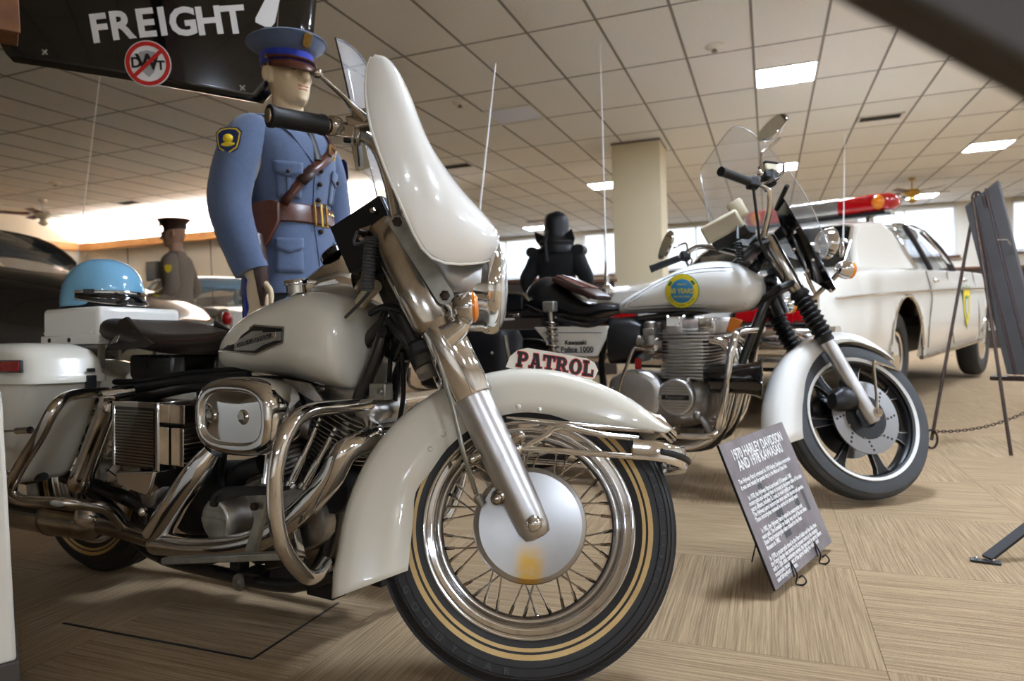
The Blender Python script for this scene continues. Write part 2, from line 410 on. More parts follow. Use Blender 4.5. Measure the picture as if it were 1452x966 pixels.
for i, (a, b, za, zb) in enumerate(ws):
    fr = MB(); y = BACK+.06
    for x in (a+.03, b-.03, (a+b)/2): fr.box((x, y, (za+zb)/2), (.06, .08, zb-za))
    fr.box(((a+b)/2, y, za+.03), (b-a, .08, .06)); fr.box(((a+b)/2, y, zb-.03), (b-a, .08, .06))
    wdw = struct(fr.obj('window_%d' % (i+1), 'vent_white'))
    for x0_, x1_ in ((a, (a+b)/2), ((a+b)/2, b)):
        bx((x0_+.06, y-.004, za+.06), (x1_-.06, y+.004, zb-.06)).obj('pane', 'clear', wdw)
    sl = MB(); nz = int((zb-za)/.05)
    for k in range(nz): sl.box(((a+b)/2, BACK-.03, za+.02+k*.05), (b-a-.04, .045, .003), Matrix.Rotation(.75, 3, 'X'))
    sl.obj('blind_slats', 'blind', wdw, kind='stuff')
    bx((a, BACK-.06, zb-.05), (b, BACK-.002, zb+.03)).obj('head_rail', 'vent_white', wdw)
    bx((a-.05, BACK-.1, za-.05), (b+.05, BACK-.002, za)).obj('window_sill', 'wood_dark', wdw)
struct(bx((-16.2, -9, 0), (-16, BACK, HC+.1)).obj('wall_left', 'wall_paint'))
struct(bx((8.8, -9, 0), (9, BACK, HC+.1)).obj('wall_right', 'wall_paint'))
struct(bx((-16, -9.2, 0), (9, -9, HC+.1)).obj('wall_front', 'wall_paint'))
# the partition with the oak rail on the left, its cove light
YP = 10.85
pt = struct(bx((-14.4, YP, 0), (-6.2, YP+.25, HC)).obj('wall_partition', 'wall_paint'))
RT0, RT1 = aty(250, 345, YP).z, aty(250, 334, YP).z
struct(bx((-14.4, YP-.16, RT0), (-6.2, YP-.13, RT1)).obj('trim_2', 'wood_trim'))
struct(bx((-14.45, YP-.9, RT0), (-14.35, YP-.05, RT1)).obj('trim_3', 'wood_trim'))
ret = struct(bx((-14.65, 4, 0), (-14.4, YP+.25, HC)).obj('wall_return', 'wall_paint'))
struct(bx((-14.4, 4, RT0), (-14.36, YP-.9, RT1)).obj('trim_4', 'wood_trim'))
for q in (182, 246, 300):                              # panel seams on the partition
    a = aty(q, 380, YP).x; struct(bx((a-.012, YP-.006, 0), (a+.012, YP-.001, RT0)).obj('trim_5', 'grid_bar'))
t = thing('cove_light', 'cove lamp concealed behind the oak wall rail, seen as a bright glow', 'light')
bx((-14.35, YP-.129, RT0), (-6.25, YP-.002, RT0+.02)).obj('trough', 'wood_trim', t)
bx((-14.1, YP-.085, RT0+.025), (-6.5, YP-.055, RT1-.025)).obj('tube', 'cove_lit', t)
# beige pillar
pl = struct(bx((-2.06, 9.63, 0), (-1.38, 10.25, HC)).obj('pillar', 'pillar_paint'))
bx((-2.07, 9.62, HC-.03), (-1.37, 10.26, HC-.001)).obj('ceiling_collar', 'grid_bar', pl)
# ------------------------------------------------------------------ motorcycles: pose and pixel helpers
class Bike:
    def __init__(s, A, psi, phi, dl, W, RT, rk):
        s.A = V(A); s.B = rotz(psi)@Matrix.Rotation(-phi, 3, 'X'); s.S = Matrix.Rotation(dl, 3, V((-math.sin(rk), 0, math.cos(rk)))); s.F = s.B@s.S
        s.O = s.A+s.B@V((-W, 0, -RT)); s.M = mat4(s.B, s.O); s.X = mat4(s.S, (W, 0, RT)); s.rk = rk; s.RT = RT
    def b(s, px, py, y):                               # pixel -> body frame on the plane at lateral offset y
        n = s.B@V((0, 1, 0)); return s.B.transposed()@(atplane(px, py, s.O+n*y, n)-s.O)
    def f(s, px, py, y):                               # pixel -> steered front frame (origin on the axle)
        n = s.F@V((0, 1, 0)); return s.F.transposed()@(atplane(px, py, s.A+n*y, n)-s.A)
def ringpts(c, hw, hh, n=24, p=2.5, u=(0, 1, 0), v=(0, 0, 1)):   # superellipse ring
    out = []
    for k in range(n):
        a = 2*PI*k/n; ca, sa = math.cos(a), math.sin(a)
        out.append(V(c)+V(u)*(hw*math.copysign(abs(ca)**(2/p), ca))+V(v)*(hh*math.copysign(abs(sa)**(2/p), sa)))
    return out
def tire_prof(R, rb, w, flat=.6):                      # closed (r,h) outline of a tyre
    a = [(rb, -.40*w), (rb+.012, -.46*w), (lerp(rb, R, .45), -.5*w), (lerp(rb, R, .75), -.47*w), (R-.020, -.40*w), (R-.008, -.30*w), (R-.003, -.18*w), (R, -.06*w)]
    return a+[(r, -h) for r, h in reversed(a)]+[(rb+.004, .3*w), (rb+.004, -.3*w)]
def ring_strip(r0, r1, h, R, w, rb):                   # thin ring lying on a sidewall at offset h(r)
    return [(r0, h(r0)), (r1, h(r1)), (r1, h(r1)+.002), (r0, h(r0)+.002)]
def side_h(R, rb, w):
    P = sorted([(r, h) for r, h in tire_prof(R, rb, w)[:8]])
    def h(r):
        for (a, ha), (b, hb) in zip(P, P[1:]):
            if a <= r <= b: return lerp(ha, hb, (r-a)/(b-a))-.0012
        return P[-1][1]
    return h
AXY = (0, 1, 0)
def hwheel(T, X, o, gold=True):                        # spoked wheel, axis y
    R, rb, w = .32, .2235, .128; h = side_h(R, rb, w)
    M = X if X is not None else Matrix.Translation(o)
    ti = MB().lathe(tire_prof(R, rb, w), ax=AXY, n=96, closed=True).obj('tire', 'rubber', T, mx=M, ang=25)
    g = MB()
    for k in range(4):
        r = R-.0005-abs(k-1.5)*.0012; g.lathe([(r-.006, (k-1.5)*.022-.0022), (r+.0012, (k-1.5)*.022-.002), (r+.0012, (k-1.5)*.022+.002), (r-.006, (k-1.5)*.022+.0022)], ax=AXY, n=96, closed=True)
    g.obj('tread_groove', 'rubber_black', ti)
    for a, b in ((.2385, .2455), (.2505, .2605)):
        MB().lathe([(a, h(a)), (b, h(b)), (b, h(b)-.001), (a, h(a)-.001)], ax=AXY, n=96, closed=True).obj('gold_stripe', 'gold_stripe', ti)
    for r in (.275, .292, .305):
        MB().lathe([(r-.001, h(r)), (r+.001, h(r)), (r, h(r)-.0016)], ax=AXY, n=96, closed=True).obj('sidewall_rib', 'rubber', ti)
    if gold:
        for word, a0, rr in (('GOODYEAR', -150, .283), ('HEAVY DUTY', -20, .283)):
            for i, ch in enumerate(word):
                a = math.radians(a0+i*(7.6 if word[0] == 'G' else 5)); u = V((math.cos(a), 0, math.sin(a))); tn = V((-u.z, 0, u.x))
                if ch != ' ': text(ch, .021 if word[0] == 'G' else .012, u*rr+V((0, h(rr)-.0004, 0)), tn, -u, 'rubber_grey', ti, ext=.0008, bold=.0006)
    rim = MB().lathe([(.205, -.048), (.2235, -.055), (.2275, -.050), (.226, -.044), (.214, -.040), (.211, -.030), (.199, -.026), (.192, -.014), (.184, -.008), (.184, .008), (.192, .014), (.199, .026), (.211, .030), (.214, .040), (.226, .044), (.2275, .050), (.2235, .055), (.205, .048), (.203, 0)], ax=AXY, n=96, closed=True).obj('rim', 'chrome', T, mx=M, ang=50)
    for r0, h0, mr in ((.2215, .050, .0065), (.2065, .043, .0062), (.1925, .026, .0060)):
        for sd in (-1, 1): MB().lathe([(r0+mr*math.cos(2*PI*k/10), sd*h0+mr*math.sin(2*PI*k/10)) for k in range(10)], ax=AXY, n=96, closed=True).obj('rim_bead', 'chrome', rim, ang=80)
    n = 40; me = {}
    for sd in (-1, 1):
        for tw in (-1, 1):
            m = MB(); a = tw*.62; p0 = V((.058*math.cos(a), sd*.036, .058*math.sin(a))); p1 = V((.186, sd*.006, 0)); d = (p1-p0).normalized()
            m.tube([p0, p1-d*.022], .0022, 6); m.tube([p1-d*.022, p1+d*.004], .0040, 6); me[sd, tw] = m.mesh('spoke')
    for k in range(n):
        sp = link('spoke', me[1 if k % 2 else -1, 1 if (k//2) % 2 else -1], 'chrome_worn', rim); sp.rotation_euler[1] = 2*PI*k/n
    MB().lathe([(.03, -.06), (.062, -.055), (.062, -.03), (.04, -.025), (.04, .025), (.062, .03), (.062, .055), (.03, .06)], ax=AXY, n=40).obj('hub', 'aluminium', T, mx=M)
    return ti
def bolt(m, p, ax, r=.007, h=.006):
    x, y, z = frame_z(ax); m.lathe([(r, 0), (r, h*.8), (r*.7, h)], o=p, ax=ax, n=6)
def build_harley():
    H = Bike((-.501, 1.372, .32), -.133, .045, .621, 1.56, .32, math.radians(29)); b, f = H.b, H.f
    T = thing('motorcycle', 'cream white police touring motorcycle with spoked front wheel and PATROL fender plate', 'motorcycle', H.M, 'police motorcycles')
    X = H.X; u = V((-math.sin(H.rk), 0, math.cos(H.rk))); fw = V((math.cos(H.rk), 0, math.sin(H.rk)))
    def P(m, name, mt, par=T, **k): return m.obj(name, mt, par, **k)
    # ---- wheels
    hwheel(T, X, None); hwheel(T, None, (0, 0, .32), False)
    # ---- front hub cover
    m = MB().lathe([(.0, -.05), (.119, -.05), (.1195, -.062), (.117, -.068), (.108, -.0725), (.06, -.077), (.0, -.078)], ax=AXY, n=64); P(m, 'drum_cover', drum_mat(), mx=X, ang=18)
    # ---- fork
    for sd in (-1, 1):
        y = sd*.118; o = V((0, y, 0))
        m = MB().lathe([(.012, -.03), (.026, -.026), (.033, -.008), (.035, .03), (.036, .06), (.038, .14), (.040, .30)], o=o, ax=u, n=28)
        sl = P(m, 'fork_slider', 'aluminium', mx=X, ang=60)
        m = MB().lathe([(.030, -.024), (.030, .004), (.024, .010)], o=o, ax=(0, sd, 0), n=24); P(m, 'axle_boss', 'aluminium', sl)
        m = MB(); m.lathe([(.021, .0), (.021, .016), (.016, .020)], o=o+V((0, sd*.010, 0)), ax=(0, sd, 0), n=24); m.ball(o+V((0, sd*.026, 0)), .0175, 18); P(m, 'axle_cap', 'chrome', sl)
        m = MB(); q = o+u*.075+fw*-.045; m.tube([o+u*.085, q+V((0, sd*.01, 0))], .016, 12); m.ball(q+V((0, sd*.018, 0)), .013, 12); P(m, 'brake_lug', 'chrome_worn', sl)
        q = o+u*.17; m = MB(); m.tube([q-fw*.03, q-fw*.055], .011, 10); m.ball(q-fw*.055, .012, 12); P(m, 'fender_mount', 'chrome_worn', sl); m = MB(); m.tube([q+fw*.03, q+fw*.05], .012, 10); m.ball(q+fw*.055, .013, 12); P(m, 'fender_mount', 'chrome_worn', sl)
        m = MB().lathe([(.0435, .285), (.0465, .288), (.0465, .50), (.044, .51)], o=o, ax=u, n=28); P(m, 'fork_cover', 'chrome', mx=X, ang=60)
        # polished upper nacelle side
        R1 = []
        for s_, hw, hh in ((.455, .040, .042), (.47, .049, .050), (.56, .052, .053), (.66, .055, .055), (.72, .054, .052), (.735, .042, .040)):
            R1.append(ringpts(o+u*s_+fw*-.006, hh, hw, 24, 3, fw, V((0, 1, 0))))
        P(MB().loft(R1), 'fork_nacelle', 'chrome_worn', mx=X, ang=50)
        # fairing bracket with two bolts
        m = MB(); a, c = o+u*.70+fw*.01+V((0, sd*.056, 0)), o+u*.50+fw*.034+V((0, sd*.056, 0)); d = (c-a).normalized(); n_ = d.cross(V((0, 1, 0))).normalized()
        out = [a+n_*(.018*math.cos(t_))-d*(.018*math.sin(t_)) for t_ in [PI*k/8 for k in range(9)]]+[c-n_*(.019*math.cos(t_))+d*(.019*math.sin(t_)) for t_ in [PI*k/8 for k in range(9)]]
        m.prism(out, (0, sd*.004, 0)); br = P(m, 'fairing_bracket', 'zinc', mx=X)
        m = MB(); bolt(m, a+V((0, sd*.004, 0)), (0, sd, 0), .011, .008); P(m, 'bolt', 'iron', br); m = MB(); bolt(m, c+V((0, sd*.004, 0)), (0, sd, 0), .011, .008); P(m, 'bolt', 'iron', br)
        if sd > 0: continue
        # turn signal
        q = f(664, 436, -.185); q.y = -.185
        q = V((q.x, sd*.185, q.z)); ax_ = fw*.35+V((.9, 0, 0)); ax_.normalize()
        m = MB().lathe([(.004, -.036), (.018, -.034), (.030, -.024), (.036, -.006), (.037, .004), (.034, .008)], o=q, ax=ax_, n=28); sg = P(m, 'turn_signal', 'chrome', mx=X, ang=60)
        MB().lathe([(.033, .006), (.033, .013), (.024, .020), (.0, .022)], o=q, ax=ax_, n=28).obj('amber_lens', 'amber', sg)
        m = MB(); m.tube([q+V((0, -sd*.01, -.02)), q+V((-.015, -sd*.02, -.04)), o+u*.42+V((0, sd*.04, 0))], [.012, .022, .03], 12, sm=4); P(m, 'stalk', 'chrome', sg)
    # triple trees
    for s_, m_ in ((.44, 'black_satin'), (.735, 'chrome_worn')):
        m = MB(); c = u*s_; m.box(c-fw*.03, (.10, .25, .035), mat3(fw, V((0, 1, 0)), u)); P(m, 'fork_yoke', m_, mx=X, bevel=.01)
    m = MB().tube([u*.42-fw*.055, u*.74-fw*.055], .03, 16); P(m, 'steering_stem', 'black_frame', mx=X)
    # ---- headlight
    hc = V((-.105, 0, .545))
    m = MB().lathe([(.05, -.20), (.085, -.17), (.098, -.10), (.101, -.03), (.106, -.022), (.108, -.004), (.104, .008), (.098, .010)], o=hc, ax=(1, 0, .05), n=48, cap=False); hl = P(m, 'headlight_shell', 'chrome', mx=X, ang=60, solid=.002)
    MB().lathe([(.099, .004), (.09, .016), (.06, .026), (.0, .031)], o=hc, ax=(1, 0, .05), n=40).obj('headlight_lens', 'lens_glass', hl)
    m = MB().lathe([(.086, -.03), (.05, -.09), (.015, -.11)], o=hc, ax=(1, 0, .05), n=32); m.obj('reflector', 'mirror', hl)
    # passing lamp bar stays hidden; nacelle back panel
    m = MB(); m.loft(smooth_rings([ringpts(V((-.34, 0, .62)), .08, .08, 24, 2.6), ringpts(V((-.28, 0, .60)), .115, .115, 24, 2.6), ringpts(V((-.20, 0, .572)), .112, .112, 24, 2.3), ringpts(V((-.14, 0, .552)), .104, .104, 24, 2)], 2)); P(m, 'headlight_nacelle', 'aluminium', mx=X)
    # ---- front fender
    TH = [36, 40, 48, 58, 70, 82, 92, 97, 104, 115, 128, 142, 156, 168, 180, 190, 197, 203]
    def Rc(t):
        K = [(36, .386), (40, .377), (65, .354), (90, .348), (112, .348), (140, .365), (173, .388), (190, .405), (203, .432)]
        for (a, x), (c, y) in zip(K, K[1:]):
            if a <= t <= c: return lerp(x, y, (t-a)/(c-a))
        return .432
    rows = []
    for t in TH:
        a = math.radians(t); ur = V((math.cos(a), 0, math.sin(a))); rc = Rc(t)
        if t < 95: ri = min(max(.235, .214/math.sin(a)), rc-.006)
        elif t < 165: ri = .236
        else: ri = min(.243/abs(math.cos(a)), rc-.05)
        wd = .078 if t < 170 else lerp(.078, .088, (t-170)/33)
        if t < 50: wd = lerp(.055, .078, (t-36)/14)
        sh = rc-min(.05, (rc-ri)*.6)
        row = [ur*ri+V((0, -wd*1.02, 0)), ur*lerp(ri, sh, .5)+V((0, -wd*1.01, 0)), ur*sh+V((0, -wd, 0))]
        for k in range(1, 8):
            q = PI*k/8; row.append(ur*(sh+(rc-sh)*math.sin(q)**.8)+V((0, -wd*math.copysign(abs(math.cos(q))**.8, math.cos(q)), 0)))
        row += [ur*sh+V((0, wd, 0)), ur*lerp(ri, sh, .5)+V((0, wd*1.01, 0)), ur*ri+V((0, wd*1.02, 0))]; rows.append(row)
    # smooth rows along the arc
    cols = list(zip(*rows)); cols = [cr(c, 3) for c in cols]
    fd = P(MB().sheet([list(r) for r in zip(*cols)]), 'front_fender', 'cream_paint', mx=X, solid=.003, ang=55)
    for px, py in ((735, 577), (765, 581), (629, 616), (610, 637)):
        q = f(px, py, -.081); MB().ball(q, .006, 10, (1, .5, 1)).obj('rivet', 'cream_paint', fd)
    # fork notch plate behind the leg
    m = MB(); q = [f(653, 660, -.083), f(690, 622, -.083), f(702, 640, -.083), f(676, 658, -.083)]; m.prism(q, (0, -.002, 0)); m.obj('mount_plate', 'cream_paint', fd)
    # chrome spear, rails and bumper on the fender tip
    for sd in (-1, 1):
        def S(v): return V((v.x, v.y*(-sd), v.z))
        m = MB(); pts = [f(718, 592, -.083), f(760, 597, -.086), f(830, 604, -.086), f(926, 613, -.07)]
        m.tube([S(p) for p in pts], [.0025, .0055, .0055, .005], 10, sm=4); P(m, 'fender_spear', 'chrome', fd)
        m = MB(); pts = [f(735, 639, -.10), f(770, 620, -.10), f(795, 606, -.10), f(850, 616, -.10), f(905, 622, -.095)]; m.tube([S(p) for p in pts], .0065, 10, sm=3); P(m, 'bumper_rail', 'chrome', fd)
        m = MB(); pts = [f(735, 636, -.10), f(800, 640, -.10), f(900, 648, -.10)]; m.tube([S(p) for p in pts], .0068, 10, sm=3); P(m, 'bumper_rail', 'chrome', fd)
        m = MB(); m.ball(S(f(733, 637, -.102)), .012, 12); m.tube([S(f(733, 637, -.102)), S(f(715, 635, -.098))], .01, 10); P(m, 'rail_clamp', 'chrome', fd)
    c0 = f(895, 638, -.10); c1 = f(958, 645, 0)
    xs, zc = c0.x, c0.z; xt = .338
    path = [V((xs, -.112, zc)), V((xs+.06, -.108, zc-.002)), V((xt-.03, -.085, zc-.006)), V((xt, -.04, zc-.008)), V((xt+.006, 0, zc-.008)), V((xt, .04, zc-.008)), V((xt-.03, .085, zc-.006)), V((xs+.06, .108, zc-.002)), V((xs, .112, zc))]
    sp = cr(path, 4); rings = []
    for i, p in enumerate(sp):
        t = (sp[min(i+1, len(sp)-1)]-sp[max(i-1, 0)]).normalized(); n_ = t.cross(V((0, 0, 1))).normalized(); rings.append(ringpts(p, .007, .022, 16, 3, n_, V((0, 0, 1))))
    bp_ = P(MB().loft(rings), 'fender_bumper', 'chrome', fd)
    rings = []
    for i, p in enumerate(sp[4:-4]):
        j = i+4; t = (sp[j+1]-sp[j-1]).normalized(); n_ = t.cross(V((0, 0, 1))).normalized()
        if n_.dot(p-V((xs, 0, zc))) < 0: n_ = -n_
        rings.append(ringpts(p+n_*.006, .008, .007, 10, 3, n_, V((0, 0, 1))))
    P(MB().loft(rings), 'rubber_strip', 'rubber_black', fd)
    m = MB(); m.loft([ringpts(V((.238, 0, .262)), .05, .012, 16, 3), ringpts(V((.285, 0, .250)), .042, .012, 16, 3), ringpts(V((.325, 0, .215)), .03, .012, 16, 3)]); P(m, 'fender_tip', 'chrome', fd)
    # ---- PATROL plate
    top = [f(717, 521, 0), f(723, 506, 0), f(734, 497, 0), f(748, 494, 0), f(790, 501, 0), f(832, 509, 0), f(843, 515, 0), f(848, 526, 0), f(843, 537, 0), f(832, 542, 0), f(790, 532, 0), f(745, 527, 0)]
    m = MB(); m.prism([V((p.x, -.003, p.z)) for p in top], (0, .004, 0)); pl = P(m, 'patrol_plate', 'cream_paint', mx=X)
    a, c = f(733, 509, -.0032), f(842, 524, -.0032); ux = (c-a).normalized(); uy = V((0, 0, 1)); uy = (uy-ux*uy.dot(ux)).normalized(); hgt = .0365; wid = (c-a).length
    for k, (mt, off, gr) in enumerate((('red_ink', .0000, .0021), ('ink_black', -.0008, 0.))):
        L = slab_word('PATROL', gr); m = MB(); hh = hgt
        for poly in L: m.prism([a+ux*(x*wid+gr*0)+uy*((y-.5)*hh)+V((0, -.0005+off, 0)) for x, y in poly], (0, -.0004, 0))
        P(m, 'plate_lettering', mt, pl, label='red outline of the slab lettering' if k == 0 else 'black slab lettering PATROL')
    # ---- batwing fairing
    U = [f(531, 79, -.352), f(548, 84, -.352), f(566, 106, -.345), f(586, 150, -.325), f(606, 205, -.27), f(645, 262, -.175), f(686, 308, -.08), V((-.110, 0, .684))]
    Lw = [f(526, 82, -.354), f(520, 100, -.358), f(519, 140, -.365), f(530, 195, -.366), f(566, 285, -.34), f(612, 366, -.265), f(686, 372, -.13), V((-.112, 0, .645))]
    U = cr(U, 4); Lw = cr(Lw, 4); rows = []
    half = []
    for p, q in zip(U, Lw):
        mid = (p+q)/2; L_ = (p-q).length; out = V((.75, -.55 if abs(mid.y) > .02 else 0, .12)).normalized(); row = []
        for k in range(9):
            t = k/8; row.append(p.lerp(q, t)+out*(min(.055, L_*.22)*math.sin(PI*t)**.8))
        half.append(row)
    full = half+[[V((p.x, -p.y, p.z)) for p in r] for r in reversed(half[:-1])]
    fr = P(MB().sheet(full), 'fairing', 'white_paint', mx=X, solid=.005, sub=1, ang=80)
    m = MB()                                           # rolled edge
    m.tube([r[0] for r in full], .0028, 8); m.tube([r[-1] for r in full], .003, 8); P(m, 'fairing_edge', 'white_paint', fr)
    m = MB(); q = [V((-.43, -.25, .835)), V((-.455, -.25, .82)), V((-.42, -.24, .70)), V((-.39, -.24, .71))]; m.prism(q, (0, .004, 0)); P(m, 'fairing_flap', 'radio_beige', fr, bevel=.004)
    # ---- clear windshield
    rows = []
    for i in range(13):
        t = i/12; row = []
        for k in range(17):
            s_ = k/8-1; wv = .26*(1-.10*t**3); zt = lerp(.70, 1.10-.06*abs(s_)**2.5, t)
            row.append(V((-.365-.10*t**1.2-.045*abs(s_)**2.2, s_*wv, zt)))
        rows.append(row)
    ws = P(MB().sheet(rows), 'windshield', 'clear', mx=X, solid=.004)
    edge = [r[0] for r in rows]+rows[-1][1:-1]+[r[-1] for r in reversed(rows)]
    P(MB().tube(edge, .0022, 6), 'windshield_edge', 'black_satin', ws)
    # ---- handlebar and controls
    for sd in (-1, 1):
        def S(v): return V((v.x, v.y*(-sd), v.z))
        g0, g1 = f(380, 164, -.415), f(462, 178, -.345); k1 = f(500, 186, -.31); k2 = f(533, 208, -.27); k3 = f(553, 262, -.215); k4 = f(563, 318, -.15); k5 = f(572, 350, -.10)
        m = MB(); m.tube([S(p) for p in (g1, k1, k2, k3, k4, k5)], .0135, 14, sm=5); hb = P(m, 'handlebar', 'chrome_worn', mx=X)
        d = (g0-g1).normalized(); L_ = (g0-g1).length
        m = MB(); m.lathe([(.017, 0), (.0205, .004), (.0205, .012), (.019, .016), (.019, L_-.014), (.0215, L_-.010), (.0215, L_-.002), (.018, L_)], o=S(g1), ax=S(d), n=24)
        gp = P(m, 'handgrip', 'rubber_black', mx=X)
        MB().lathe([(.014, 0), (.013, .002), (.006, .003)], o=S(g0), ax=S(d), n=20).obj('grip_cap', 'chrome', gp)
        m = MB()
        c = g1-d*.02; m.lathe([(.019, 0), (.022, .004), (.022, .02), (.017, .026)], o=S(g1-d*.03), ax=S(d), n=20)
        m.box(S(c-d*.02+V((0, 0, -.014))), (.05, .03, .03)); m.box(S(k1+V((0, 0, -.008))), (.035, .03, .034)); sw = P(m, 'switch_housing', 'chrome_worn', mx=X, bevel=.006)
        m = MB(); m.box(S(c-d*.035+V((0, -.012, -.03))), (.016, .012, .014)); m.box(S(k1+V((-.01, -.016, -.02))), (.012, .01, .012)); P(m, 'switch_button', 'rubber_black', sw, bevel=.003)
        lp, lb = f(518, 166, -.325), f(450, 104, -.40)
        m = MB(); m.tube([S(p) for p in (lp+V((0, 0, -.006)), lp.lerp(lb, .18)+V((0, 0, -.006)), lp.lerp(lb, .5), lb)], [.016, .013, .0065, .0045], 12, sm=5, flat=.7); m.ball(S(lb), .0098, 16); lv = P(m, 'brake_lever' if sd < 0 else 'clutch_lever', 'chrome_worn', mx=X)
        m = MB(); m.box(S(lp.lerp(k1, .45)), (.05, .026, .03), Matrix.Rotation(-.3, 3, 'Y')); m.tube([S(lp+V((0, -.016, .004))), S(lp+V((0, .016, .004)))], .008, 10); P(m, 'lever_clamp', 'chrome_worn', lv, bevel=.006)
        m = MB(); e = f(560, 340, -.12); m.tube([S(p) for p in (lp+V((.02, 0, -.004)), f(545, 195, -.28), f(562, 260, -.20), f(570, 330, -.16), f(585, 400, -.155), f(600, 440, -.15))], .0042, 8, sm=6); P(m, 'control_cable', 'rubber_black', hb)
        if sd < 0:
            m = MB(); m.tube([f(601, 445, -.15), f(607, 470, -.15)], [.006, .0052], 10); m.tube([f(603, 448, -.15), f(612, 478, -.15), f(640, 570, -.145), f(657, 640, -.14), f(675, 700, -.09)], .0048, 8, sm=4); m.tube([f(676, 703, -.09), f(684, 716, -.085)], .009, 10); P(m, 'brake_cable', 'zinc', hb)
    # mirror stub and dash bar
    # ---- radio box with coiled cord
    bc = b(550, 342, -.02); Rm = rotz(.15)@Matrix.Rotation(-.45, 3, 'Y')
    m = MB(); m.box(bc, (.15, .20, .13), Rm); rb_ = P(m, 'radio_box', 'black_satin', T, bevel=.008)
    def RB(x, y, z): return bc+Rm@V((x, y, z))
    m = MB(); m.box(RB(0, -.101, -.035), (.15, .003, .004), Rm); m.box(RB(0, -.103, .0), (.146, .004, .12), Rm); P(m, 'front_plate', 'black_satin', rb_)
    m = MB(); m.lathe([(.017, 0), (.017, .006), (.010, .008), (.010, .03), (.007, .034), (.006, .055)], o=RB(.015, -.105, -.01), ax=Rm@V((0, -1, 0)), n=18); P(m, 'plug', 'iron', rb_)
    m = MB(); bolt(m, RB(.05, -.105, .03), Rm@V((0, -1, 0)), .008, .02); P(m, 'knob', 'chrome_worn', rb_); m = MB(); m.ball(RB(.06, -.105, -.045), .006, 8); P(m, 'knob', 'chrome_worn', rb_)
    a, c = b(527, 335, -.16), b(520, 412, -.16); pts = []
    pl0 = RB(.015, -.16, -.01); d = (c-a); n_ = 16*10
    for i in range(n_+1):
        t = i/n_; an = 2*PI*16*t; pts.append(a+d*t+V((.012*math.cos(an), .012*math.sin(an), 0)))
    m = MB(); m.tube([pl0, pl0+V((0, -.01, -.03)), pts[0]], .0035, 8, sm=3); m.tube(pts, .0042, 6); m.tube([pts[-1], b(510, 430, -.14), b(490, 450, -.12)], .004, 8, sm=4); P(m, 'coil_cord', 'rubber_grey', rb_)
    return H, T
def drum_mat():
    m = mat('drum_alloy', (186, 184, 182), .34, 1, noise=((166, 163, 158), 10, .3, .06)); nt = m.node_tree; bs = nt.nodes['Principled BSDF']; N = nt.nodes.new; L = nt.links.new
    tc = N('ShaderNodeTexCoord'); sx = N('ShaderNodeSeparateXYZ'); L(tc.outputs['Object'], sx.inputs[0])
    nz = N('ShaderNodeTexNoise'); nz.inputs['Scale'].default_value = 45; L(tc.outputs['Object'], nz.inputs['Vector'])
    def mr(src, a, b_):
        q = N('ShaderNodeMapRange'); q.inputs['From Min'].default_value = a; q.inputs['From Max'].default_value = b_; L(src, q.inputs['Value']); return q.outputs[0]
    ab = N('ShaderNodeMath'); ab.operation = 'ABSOLUTE'; sh = N('ShaderNodeMath'); sh.operation = 'ADD'; sh.inputs[1].default_value = -.002; L(sx.outputs['X'], sh.inputs[0]); L(sh.outputs[0], ab.inputs[0])
    f1 = mr(ab.outputs[0], .036, .014); f2 = mr(sx.outputs['Z'], -.03, -.07)
    mu = N('ShaderNodeMath'); mu.operation = 'MULTIPLY'; L(f1, mu.inputs[0]); L(f2, mu.inputs[1]); mu2 = N('ShaderNodeMath'); mu2.operation = 'MULTIPLY'; L(mu.outputs[0], mu2.inputs[0]); L(mr(nz.outputs['Fac'], .0, .5), mu2.inputs[1])
    mx = N('ShaderNodeMix'); mx.data_type = 'RGBA'; src = bs.inputs['Base Color'].links[0].from_socket; L(mu2.outputs[0], mx.inputs[0]); L(src, mx.inputs[6]); mx.inputs[7].default_value = lin((196, 158, 84)); L(mx.outputs[2], bs.inputs['Base Color'])
    return 'drum_alloy'
